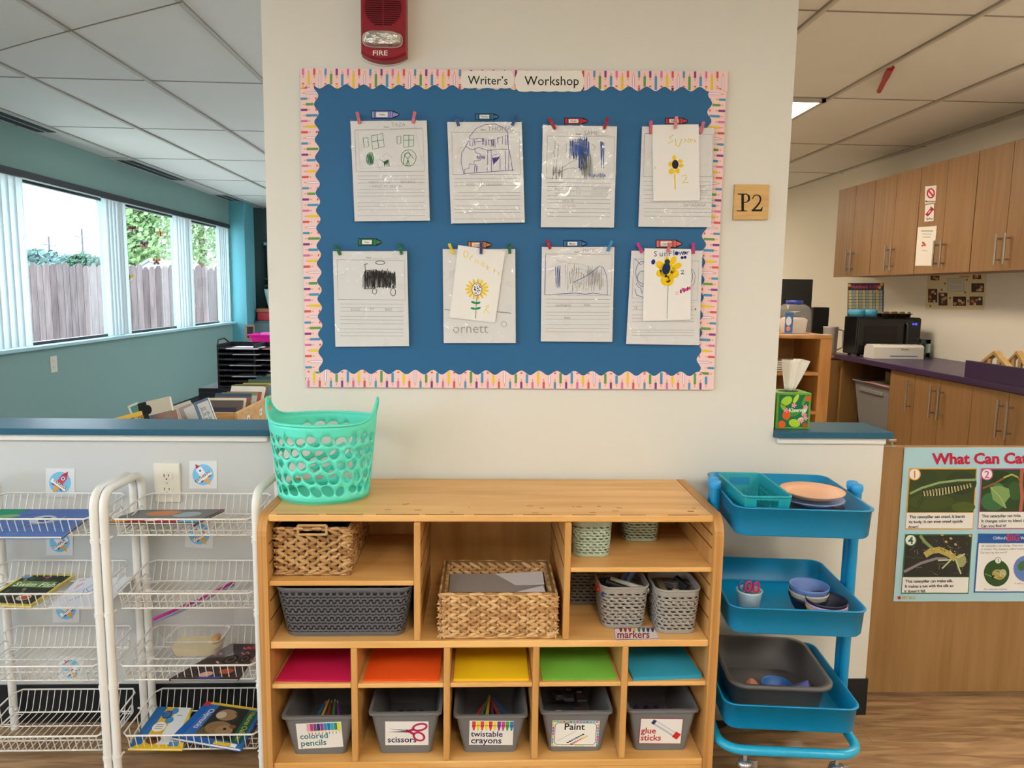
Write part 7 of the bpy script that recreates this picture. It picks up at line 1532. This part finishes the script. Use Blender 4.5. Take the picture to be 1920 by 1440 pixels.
# wall posters behind the counter
def d_num(b, F):
    r = random.Random(1); X = lambda u, v: None
    b.poly(F, [(542, 256), (780, 256), (778, 300), (542, 300)], .0015, ink('#3b2350')); b.txt(F, 'Numbers 1-100', 560, 290, 34, .0018, ink('#c8456a'), sx=.9, bold=.02)
    for c in range(10):
        for w in range(8): b.rect(F, 545+c*23, 304+w*21, 565+c*23, 322+w*21, .0015, ink(('#d8cf9a', '#9fb6c8')[c % 2])); b.txt(F, str(w*10+c+1), 548+c*23, 318+w*21, 14, .0018, ink('#4a4a4a'), sx=.8)
    for (x, y) in ((550, 270), (755, 285), (768, 265), (735, 310)): b.ell(F, x, y, 12, 12, .002, ink('#d8b03a'), n=5)
sign('number_chart', [(540, 254), (784, 254), (780, 480), (536, 480)], L_, 'number chart poster behind the microwave', d_num, XR-.0005, 'poster', None, '#2f2a3f')
def d_pho(b, F):
    r = random.Random(4)
    for (x0, y0, x1, y1) in ((1098, 206, 1158, 236), (1082, 294, 1144, 386), (1152, 320, 1212, 406), (1250, 346, 1338, 408), (1362, 346, 1450, 404), (1374, 256, 1460, 316), (1384, 200, 1440, 228)):
        b.rect(F, x0, y0, x1, y1, .0014, ink('#4a3d36'))
        for k in range(9): cx, cy = r.uniform(x0+12, x1-12), r.uniform(y0+8, y1-8); b.ell(F, cx, cy, r.uniform(7, 14), r.uniform(6, 11), .0016+.0001*k, ink(r.choice(('#a83a3a', '#d8c0a8', '#c88a6a', '#e0d8cc', '#6a4a3a', '#b89a7a'))), r.uniform(0, 3), 10)
    b.rect(F, 1212, 222, 1326, 312, .0014, ink('#a9c4b0')); b.rect(F, 1220, 228, 1318, 306, .0016, ink('#d0cdc4'))
    for k in range(6): b.rect(F, 1230, 238+k*10, 1308, 240+k*10, .0018, ink('#a09c94'))
    for (x, y) in ((1196, 258), (1174, 300), (1230, 356), (1332, 318), (1098, 410), (1344, 232), (1352, 376)): b.ell(F, x, y, 6, 8, .0015, ink('#7a5a3a'), n=8)
    b.rect(F, 1290, 205, 1360, 216, .0017, ink('#d88a7a'))
sign('photo_collage', [(1078, 204), (1476, 190), (1458, 436), (1062, 432)], L_, 'cream poster with pasted photos below the wall cabinets', d_pho, XR-.0005, 'poster', None, '#d8cda6')
# mint picture frame beside the microwave, little wooden houses
p0, p1 = onX(*L_(1018, 630), XR-.05), onX(*L_(1078, 745), XR-.05)
t = thing('framed_picture', 'mint framed picture leaning on the wall beside the microwave', 'picture frame', (XR-.04, (p0.y+p1.y)/2, CZ)); fm2 = mat('#a8c4b8', .5); yA, yB_ = min(p0.y, p1.y), max(p0.y, p1.y); zT = p0.z
b = MB()
for a in ((yA, yB_, zT-.03, zT), (yA, yB_, CZ+.001, CZ+.03), (yA, yA+.03, CZ+.001, zT), (yB_-.03, yB_, CZ+.001, zT)): b.box(XR-.05, XR-.035, *a, fm2)
b.build('frame', t); MB().box(XR-.042, XR-.036, yA+.028, yB_-.028, CZ+.028, zT-.028, mat('#8a9088', .5)).build('picture', t)
hm = wood('#a98a58', '#c0a06c', (10, 10, 2), 3, .5)
for k, (xa, xap, xb, lab) in enumerate(((1405, 1524, 1640, 'little open wooden house frame on the counter, left of two'), (1588, 1676, 1760, 'little open wooden house frame on the counter, right of two'))):
    hx = 2.85+.14*k; a, ap, c = onX(*L_(xa, 782), hx), onX(*L_(xap, 712), hx), onX(*L_(xb, 812), hx)
    t = thing('wooden_house', lab, 'toy house', (hx+.05, ap.y, CZ), 'little wooden houses'); w = abs(a.y-c.y)/2*.9; zr_ = ap.z; ze = max(CZ+.06, zr_-w*.85)
    for s in (-1, 1):
        MB().prism(lambda u, v, dz=0.0: Vector((hx+dz, u, v)), [(ap.y, zr_), (ap.y+s*w*1.1, ze-.02), (ap.y+s*w*1.1, ze-.034), (ap.y, zr_-.02)], 0, .035, hm).build('roof_panel', t)
        MB().box(hx+.005, hx+.03, ap.y+s*w*.9-.008, ap.y+s*w*.9+.008, CZ+.011, ze-.012, hm).build('wall_panel', t)
        MB().box(hx+.004, hx+.016, ap.y+s*w*.3-.012, ap.y+s*w*.3+.012, CZ+.011, zr_-w*.36, hm).build('post', t)
    MB().box(hx, hx+.06, ap.y-w, ap.y+w, CZ+.001, CZ+.0105, hm).build('floor_panel', t)
# bookcase with jar, monitor, speaker
yk = 2.5; ba, bb = onY(*L_(60, 604), yk), onY(*L_(440, 604), yk); bx0, bx1, bzt = ba.x-.25, bb.x, ba.z; bw_ = wood('#a8753f', '#c08d52', (8, 8, 1), 2.4, .45)
t = thing('bookcase', 'brown wooden bookcase with open shelves behind the tissue box', 'bookcase', ((bx0+bx1)/2, yk+.2, 0)); dB = .42
MB().box(bx0, bx1, yk, yk+dB, bzt-.024, bzt, bw_, .004).build('top', t)
MB().box(bx0, bx0+.025, yk+.004, yk+dB, 0, bzt-.0245, bw_).build('side_panel', t); st = onY(*L_(345, 800), yk).x
MB().box(st, bx1-.002, yk+.002, yk+dB, 0, bzt-.0245, bw_, .003).build('side_panel', t); MB().box(bx0+.025, st, yk+dB-.02, yk+dB, 0.0, bzt-.0245, bw_).build('back_panel', t)
shz = []
for r in (858, 1120):
    z = onY(*L_(200, r), yk).z; shz.append(z); MB().box(bx0+.025, st-.0003, yk+.006, yk+dB-.02, z-.02, z, bw_).build('shelf_board', t)
MB().box(bx0+.025, st-.0003, yk+.006, yk+dB-.02, .04, .06, bw_).build('shelf_board', t)
rg = random.Random(12)
bxm = onY(*L_(70, 700), yk).x
for sh in range(2):
    for k in range(5):
        x0 = bxm+.0+.003*k; z = shz[sh]+.001+.0145*k; h = ('#3a3440', '#8a4a4a', '#d8d2c8', '#4a4a5a', '#b0a090', '#5a6a4a', '#cfc9be', '#6a3a3a', '#dad6ce', '#7a8090')[sh*5+k]
        M = RZ(rg.uniform(-.12, .12), (x0+.09, yk+.16, 0)); t = thing('book', '%s book, %s of the pile on the bookcase %s shelf' % (('dark', 'maroon', 'pale grey', 'slate', 'tan', 'olive', 'cream', 'brown red', 'white', 'blue grey')[sh*5+k], ('lowest', 'second', 'third', 'fourth', 'topmost')[k], ('upper', 'lower')[sh]), 'book', (x0+.09, yk+.16, z), 'books piled in the bookcase')
        MB().box(-.1, .1, -.12, .12, z, z+.0015, mat(h, .5), M=M).box(-.1, .1, -.12, .12, z+.0115, z+.013, mat(h, .5), M=M).box(-.1, -.0985, -.12, .12, z+.0015, z+.0115, mat(h, .5), M=M).build('cover', t); MB().box(-.098, .097, -.117, .117, z+.0016, z+.0114, page_m, M=M).build('pages', t)
yj = yk+.12; j0, j1 = onY(*L_(78, 480), yj), onY(*L_(270, 480), yj); jr = (j1.x-j0.x)/2; jx = (j0.x+j1.x)/2; jz = onY(*L_(170, 398), yj).z
t = thing('storage_jar', 'large clear plastic jar with a blue lid on the bookcase', 'jar', (jx, yj, bzt)); hj = jz-bzt
R = lambda s, z: [(jx+p[0]*s, yj+p[1]*s, z) for p in rr(jr, jr*.85, jr*.35, 5)]
MB().loft([R(.9, bzt+.001), R(1, bzt+.02), R(1, bzt+hj*.72), R(.85, bzt+hj*.92), R(.6, jz)], film('jar_plastic', (.93, .94, .95), .14, .06, .1, 8, .12), True, False).build('body', t)
jl = onY(*L_(160, 372), yj).z
MB().lathe([(jr*.5, jz-.002), (jr*.56, jz), (jr*.56, jl), (.001, jl)], jx, yj, mat('#2a3f9a', .4), 24, cap0=True).build('lid', t)
b = MB(); FJ = lambda u, v, dz=0.0: Vector((jx+u*jr, yj-jr*.85-.001-dz, bzt+v*hj)); b.rect(FJ, -.95, .05, -.4, .72, 0, ink('#3f6fb0')); b.ell(FJ, -.7, .45, .2, .15, .0003, ink('#d8dce6')); b.ell(FJ, -.7, .2, .15, .08, .0003, ink('#d88a7a')); b.build('label', t)
MB().loft([R(.72, bzt+.012), R(.8, bzt+hj*.5), R(.6, bzt+hj*.56)], mat('#c9bdb6', .8, var=.1, vs=30), True, True).build('contents', t)
ym = 3.5; m0, m1 = onY(*L_(40, 226), ym), onY(*L_(290, 470), ym); bkm = mat('#17191a', .35, var=.03)
t = thing('monitor', 'black flat monitor standing behind the blue lidded jar', 'monitor', (m1.x-.1, ym, SZ)); MB().box(m0.x-.16, m1.x, ym, ym+.022, SZ+.05, m0.z, bkm, .004).build('panel', t); MB().box(m1.x-.16, m1.x-.08, ym+.023, ym+.04, SZ+.012, SZ+.14, bkm).build('stand', t); MB().box(m1.x-.22, m1.x-.02, ym-.03, ym+.07, SZ+.0005, SZ+.0115, bkm, .003).build('base', t)
ys = 3.6; p0, p1 = onY(*L_(272, 416), ys), onY(*L_(386, 565), ys)
t = thing('loudspeaker', 'small black box speaker beside the monitor', 'speaker', ((p0.x+p1.x)/2, ys, SZ)); MB().box(p1.x-.13, p1.x, ys-.052, ys+.05, SZ+.0005, p0.z, bkm, .005).build('cabinet', t)
MB().tube([(p1.x-.065, ys-.0525, SZ+.1), (p1.x-.065, ys-.055, SZ+.1)], .04, mat('#222426', .7), 20).build('speaker_cone', t)
for k, (x, y, h, lab) in enumerate(((-.02, .06, '#d8c8c0', 'pale pink paper on the bookcase beside the jar'), (.1, .05, '#cfc0b8', 'printed paper lying at the right end of the bookcase top'), (.18, .07, '#c8b2aa', 'brownish paper at the right edge of the bookcase top'))):
    x0 = onY(*L_(200, 590), yk).x+x-.06; tag(MB().box(x0, min(x0+.16, bx1-.004), yk+.004+.0*k, yk+y, bzt+.0006+.0015*k, bzt+.0016+.0015*k, mat(h, .8, var=.1, vs=40)).build('paper_sheet', origin=(x0, yk+.05, bzt)), lab, 'paper', 'papers on the bookcase')
# ---------------------------------------------------------------- tissue box on the right ledge
yt = .022; a, c = onY(1453, 813, yt), onY(1517, 812, yt); tx0, tx1, tz0 = max(a.x, .9005), c.x, .9375; tz1 = onY(1484, 737, yt).z; tdp = .095
t = thing('tissue_box', 'green floral tissue box on the short teal ledge', 'tissue box', ((tx0+tx1)/2, yt+.05, tz0)); tg = mat('#5f9a2a', .5, var=.04)
b = MB(); b.box(tx0, tx1, yt, yt+tdp, tz0, tz1, tg, .001); wT = tx1-tx0; hT = tz1-tz0
FT = lambda u, v, dz=0.0: Vector((tx0+u*wT, yt-.0004-dz, tz0+v*hT)); dg = ink('#1f6a44')
b.rect(FT, .06, .05, .94, .95, 0, dg); rg = random.Random(6)
for (x, y, rx, ry, rt, h) in ((.28, .78, .17, .12, .5, '#9dc83a'), (.55, .84, .06, .14, -.5, '#b5d24a'), (.8, .8, .05, .16, -.4, '#4f9a3a'), (.5, .45, .2, .1, .2, '#3f8f2f'), (.55, .16, .17, .11, -.2, '#a8cc3a'), (.82, .5, .05, .13, -.6, '#c8d8b0'), (.2, .6, .06, .12, .7, '#7fb83a'), (.72, .26, .09, .06, .4, '#d8dcb0'), (.3, .3, .05, .1, .9, '#2f8a5a')): b.ell(FT, x, y, rx, ry, .0003, ink(h), rt)
for (x, y, r_, h) in ((.3, .38, .12, '#d8562a'), (.18, .12, .11, '#d8622a'), (.9, .85, .08, '#cf5a2a'), (.86, .1, .07, '#b84a2a')): b.ell(FT, x, y, r_, r_, .0005, ink(h))
for (x, y) in ((.5, .66), (.28, .52), (.82, .4), (.84, .62), (.86, .3), (.74, .22)):
    for k in range(5): b.ell(FT, x+.045*math.cos(k*1.257), y+.035*math.sin(k*1.257), .04, .022, .0007, ink('#e79aa8'), k*1.257, 8)
b.txt(FT, 'Kleenex', .36, .46, .17, .0009, ink('#e8ecdc'), up=1, bold=.015, rot=.06, sx=.9); b.build('box', t)
MB().prism(lambda u, v, dz=0.0: Vector(((tx0+tx1)/2+u, yt+tdp/2+v, tz1+dz)), circ(.032, 20, .02), .0002, .0012, ink('#3a4a34')).build('opening', t)
b = MB(); mcx, mcy = (tx0+tx1)/2, yt+tdp/2; n, mrow = 15, 10; vs = []; fs = []
zt2 = onY(*L_(180, 752), mcy).z; tl = onY(*L_(105, 760), mcy).x; tr = onY(*L_(265, 790), mcy).x
for j in range(mrow):
    v = j/(mrow-1)
    for i in range(n):
        u = i/(n-1); x = (mcx-.012+.03*u)*(1-v**.7)+(tl+(tr-tl)*u)*v**.7; z = tz1+.0015+(zt2-tz1)*v*(1-.18*abs(u-.35)*v*1.6-.06*math.sin(u*5)*v); y = mcy+(.012*math.sin(u*9+v*2)+.006*math.sin(u*17))*(.4+v*.8); vs.append((x, y, z))
for j in range(mrow-1):
    for i in range(n-1): fs.append((j*n+i, j*n+i+1, (j+1)*n+i+1, (j+1)*n+i))
b.add(vs, fs, mat('#e6e2da', .9, var=.02, bump=.3, bs=40), True); b.build('tissue', t, mods=(('SOLIDIFY', dict(thickness=.0015)),))
# ---------------------------------------------------------------- half height gate with the poster
gy = .1
t = thing('half_door', 'half height oak gate panel carrying the caterpillar poster', 'gate', (1.8, gy+.015, .015)); gz1 = onY(1780, 838, gy).z
MB().box(1.27, 2.5, gy, gy+.03, .016, gz1, oak2, .002).build('panel', t)
la_ = onY(*O_(150, 122), gy-.01); lb_ = onY(*O_(248, 132), gy-.01)
b = MB(); b.box(la_.x, lb_.x, gy-.006, gy+.02, gz1+.0005, gz1+.0035, nick); p = onY(*O_(215, 120), gy); b.tube([(p.x, gy+.004, gz1+.003), (p.x, gy+.004, gz1+.022)], .004, nick, 10); b.tube([(p.x-.012, gy+.004, gz1+.02), (p.x+.012, gy+.004, gz1+.02)], .005, nick, 10); b.build('latch', t)
# poster
yp = gy-.0012; FP = PY(yp, O_)
t = thing('wall_poster', 'blue caterpillar poster with numbered photo panels on the gate', 'poster', tuple(FP(220, 1308)))
wv = lambda a, b, dz=0.0: FP(a, b, dz+.0015+.0011*abs(math.sin(a*.0105+.6))*(.4+b/1400))
b = MB(); sky = mat('#a5cbd8', .4, var=.02); n = 40
X0 = lambda v: 302-84*v; X1 = 2100
vs = []; fs = []
for j in range(13):
    v = j/12; y = 155+(1308-155)*v
    for i in range(n+1): u = i/n; vs.append(wv(X0(v)+(X1-X0(v))*u, y))
for j in range(12):
    for i in range(n): fs.append((j*(n+1)+i, j*(n+1)+i+1, (j+1)*(n+1)+i+1, (j+1)*(n+1)+i))
b.add(vs, fs, sky); o = b.build('sheet', t, mods=(('SOLIDIFY', dict(thickness=.0006, offset=1)),))
b = MB(); G = lambda a, c, dz=0.0: wv(a, c, dz+.0012)
def grid_poly(x0, y0, x1, y1, dz, m, sk=0.0):  # follows the waviness
    nx = max(2, int(abs(x1-x0)/40))
    for i in range(nx):
        a0, a1 = x0+(x1-x0)*i/nx, x0+(x1-x0)*(i+1)/nx; b.add([G(a0, y0, dz), G(a1, y0, dz), G(a1-sk, y1, dz), G(a0-sk, y1, dz)], [(0, 1, 2, 3)], m)
wh = ink('#e3e2e0')
b.txt(G, 'What Can Caterpillars Do?', 512, 278, 112, .0004, ink('#b5213f'), bold=.035, sx=1.06, rot=-.008)
def card(x0, y0, x1, y1, ym, sk, col, num, bg, nc, text):
    cm = ink(col); grid_poly(x0-8, y0-8, x1+8, y1+8, .0001, cm, sk); k = (ym-y0)/(y1-y0)
    grid_poly(x0, y0, x1, ym, .0003, ink(bg), sk*k); xs2 = x0-sk*k; grid_poly(xs2-4, ym+4, x1-sk*k+2, y1, .0004, wh, sk*(1-k))
    b.ell(G, x0+32, y0+36, 46, 46, .0006, cm, n=28); b.ell(G, x0+32, y0+36, 38, 38, .0008, wh, n=28); b.txt(G, num, x0+32, y0+64, 78, .001, ink(nc), bold=.02, mid=True)
    for i, s in enumerate(text): b.txt(G, s, xs2+14-i*4, ym+44+i*37, 30, .0008, ink('#22222a'), rot=-.012, bold=.025, sx=1.0)
card(342, 318, 836, 760, 640, 30, '#d9a040', '1', '#3f4a2a', '#d9743a', ('This caterpillar can crawl. It bends', 'its body. It can even crawl upside', 'down!'))
for (x, y, rx, ry, h) in ((720, 420, 120, 90, '#37422a'), (500, 560, 170, 60, '#46522c'), (740, 600, 90, 40, '#4f5c2d'), (450, 380, 100, 60, '#3a462b')): b.ell(G, x, y, rx, ry, .0005, ink(h), 0, 24)
b.stroke(G, [(338, 500), (430, 456), (560, 418), (700, 400), (832, 396)], 17, .0008, ink('#8aa070'))
n = 16
for i in range(n):
    u = i/(n-1); x = 445+345*u; y = 500-62*u-10*math.sin(u*PI)+18*math.sin(u*PI); hgt = 36*(.55+.45*math.sin(PI*min(1, u*1.1+.08)))
    b.ell(G, x, y, 12.5, hgt, .001+.00002*i, ink('#1d1d1c'), -.12, 12); b.stroke(G, [(x-4, y-hgt*.8), (x+2, y+hgt*.8)], 5, .0014, ink('#d8d8b8')); b.stroke(G, [(x+4, y-hgt*.7), (x+9, y+hgt*.7)], 3, .0014, ink('#c8c04a'))
b.strokes(G, [[(448, 535), (420, 570), (402, 610)], [(440, 520), (410, 550), (392, 585)]], 3, .001, ink('#1d1d1c'))
card(884, 318, 1390, 758, 634, 28, '#c0588f', '2', '#2f4a2c', '#c0588f', ('This caterpillar can hide.', 'It changes color to blend in.', 'Can you find it?'))
for (x, y, rx, ry, h, r_) in ((960, 560, 90, 70, '#3f6a44', 0), (1010, 376, 80, 50, '#2a3f26', 0), (1130, 480, 60, 70, '#3a5a34', 0), (1000, 480, 50, 60, '#4a7a4a', 0)): b.ell(G, x, y, rx, ry, .0005, ink(h), r_, 18)
b.poly(G, [(938, 450), (1010, 440), (1080, 462), (1090, 520), (1050, 570), (1062, 612), (1030, 596), (960, 545)], .0009, ink('#7d9a5e')); b.stroke(G, [(945, 455), (1010, 520), (1060, 608)], 5, .0011, ink('#a8b884')); b.stroke(G, [(1178, 318), (1172, 430), (1180, 520), (1168, 632)], 26, .0009, ink('#a8604a')); b.stroke(G, [(884, 460), (980, 420), (1060, 372), (1110, 356), (1150, 380), (1168, 420)], 13, .001, ink('#8a5a3a')); b.stroke(G, [(1040, 380), (1100, 356), (1150, 378)], 12, .0012, ink('#a8b04a'))
b.stroke(G, [(1190, 330), (1290, 400), (1360, 380)], 14, .0009, ink('#b08a3a'))
card(312, 812, 800, 1242, 1122, 30, '#2f6a3f', '4', '#34332e', '#2f5f3a', ('This caterpillar can make silk.', 'It makes a net with the silk so', 'it doesn\u2019t fall.'))
r = random.Random(7)
for i in range(60): x, y = r.uniform(320, 780), r.uniform(820, 1105); a = r.uniform(0, 6.28); l = r.uniform(10, 60); b.stroke(G, [(x, y), (min(790, max(305, x+l*math.cos(a))), min(1110, max(815, y+l*math.sin(a))))], 2.5, .0006, ink(r.choice(('#6a6a64', '#8f8f88', '#57574f'))))
b.stroke(G, [(415, 812), (450, 860), (510, 912)], 22, .0008, ink('#7f9060')); b.stroke(G, [(295, 1085), (420, 1020), (540, 985), (620, 990)], 20, .0008, ink('#8a7f86')); b.stroke(G, [(450, 960), (500, 928), (560, 922), (630, 950), (680, 990)], 46, .001, ink('#b0a05a'))
for i in range(40): u = r.random(); b.ell(G, 455+225*u, 950-34*math.sin(u*PI)+r.uniform(-18, 24), 4, 4, .0012, ink(r.choice(('#5a4a2a', '#d8cc8a', '#7a6a3a'))), n=6)
b.strokes(G, [[(650, 990), (580, 1060)], [(640, 995), (550, 1000)], [(680, 990), (720, 1100)], [(690, 980), (750, 950)]], 11, .0011, ink('#b9c49a')); b.ell(G, 720, 1000, 40, 50, .0009, ink('#9a9a6a'))
for (x, y) in ((580, 808), (645, 835), (790, 815), (680, 880), (610, 860)): b.ell(G, x, y, 12, 9, .001, ink('#b8a05a'), .5, 8)
# lower right panel
grid_poly(852, 800, 2000, 868, .0002, ink('#2a5aa0'), 4); grid_poly(846, 866, 2000, 1242, .0001, ink('#2a5aa0'), 28); grid_poly(856, 872, 1990, 1232, .0003, wh, 27)
b.txt(G, 'Clifford\u2019s', 960, 842, 30, .0006, ink('#d8dce6'), bold=.015); b.txt(G, 'BIG', 1062, 852, 68, .0012, ink('#d8303f'), bold=.01, sx=.95); b.txt(G, 'Word', 1168, 842, 30, .0006, ink('#d8dce6'), bold=.015)
for i, s in enumerate(('All caterpillars can change. They turn into butterflies', 'or moths. This change is called metamorphosis.', 'Can you say that word?')): b.txt(G, s, 872-i*3, 898+i*25, 21, .0006, ink('#55555a'), rot=-.012)
b.ell(G, 988, 1094, 96, 100, .0006, ink('#33502c'), 0, 32); b.ell(G, 1002, 1105, 50, 38, .0009, ink('#a89a5a'), .3, 16); b.ell(G, 1035, 1095, 26, 30, .001, ink('#b8b090')); b.ell(G, 962, 1122, 12, 12, .0011, ink('#22221c'))
for i in range(14): b.ell(G, 965+r.uniform(0, 80), 1080+r.uniform(0, 50), 5, 5, .0012, ink(r.choice(('#d8cc8a', '#7a6a3a'))), n=6)
b.stroke(G, [(900, 1100), (950, 1120)], 6, .0009, ink('#7f9a5a')); b.ell(G, 998, 1000, 25, 25, .0009, ink('#4a7a3a'), n=24); b.ell(G, 998, 1000, 21, 21, .0011, wh, n=24); b.txt(G, '1', 998, 1014, 38, .0013, ink('#4a7a3a'), mid=True, bold=.02)
b.ell(G, 1215, 1062, 100, 100, .0005, ink('#a06ab0'), 0, 32); b.ell(G, 1215, 1062, 96, 96, .0007, ink('#5f7fb8'), 0, 32); b.ell(G, 1180, 1040, 30, 40, .0009, ink('#4a6a4a'), .6); b.txt(G, 'The caterpillar hatches.', 890, 1222, 19, .0006, ink('#55555a'), rot=-.01); b.txt(G, 'It eats a lot.', 1124, 1178, 20, .0006, ink('#a05a7a'))
b.ell(G, 260, 1280, 13, 12, .0006, ink('#a82a3a')); b.txt(G, 'MY BIG', 282, 1290, 30, .0006, ink('#b8a05a'), bold=.02); b.build('print', t)
# ---------------------------------------------------------------- red stick clipped under the kitchen ceiling
p, q = onZ(*N_(722, 398), ZC-.012), onZ(*N_(652, 535), ZC-.03); t = thing('ceiling_clip', 'red plastic clip hanging from the ceiling grid', 'clip', tuple(q)); d = q-p
rdm = mat('#a3141f', .4); MB().tube([p, p+d*.42], .016, rdm, 6).tube([p+d*.44, q], .013, rdm, 6).build('strip', t); MB().tube([p, p+Vector((0, 0, .012))], .003, nick, 6).build('hook', t)
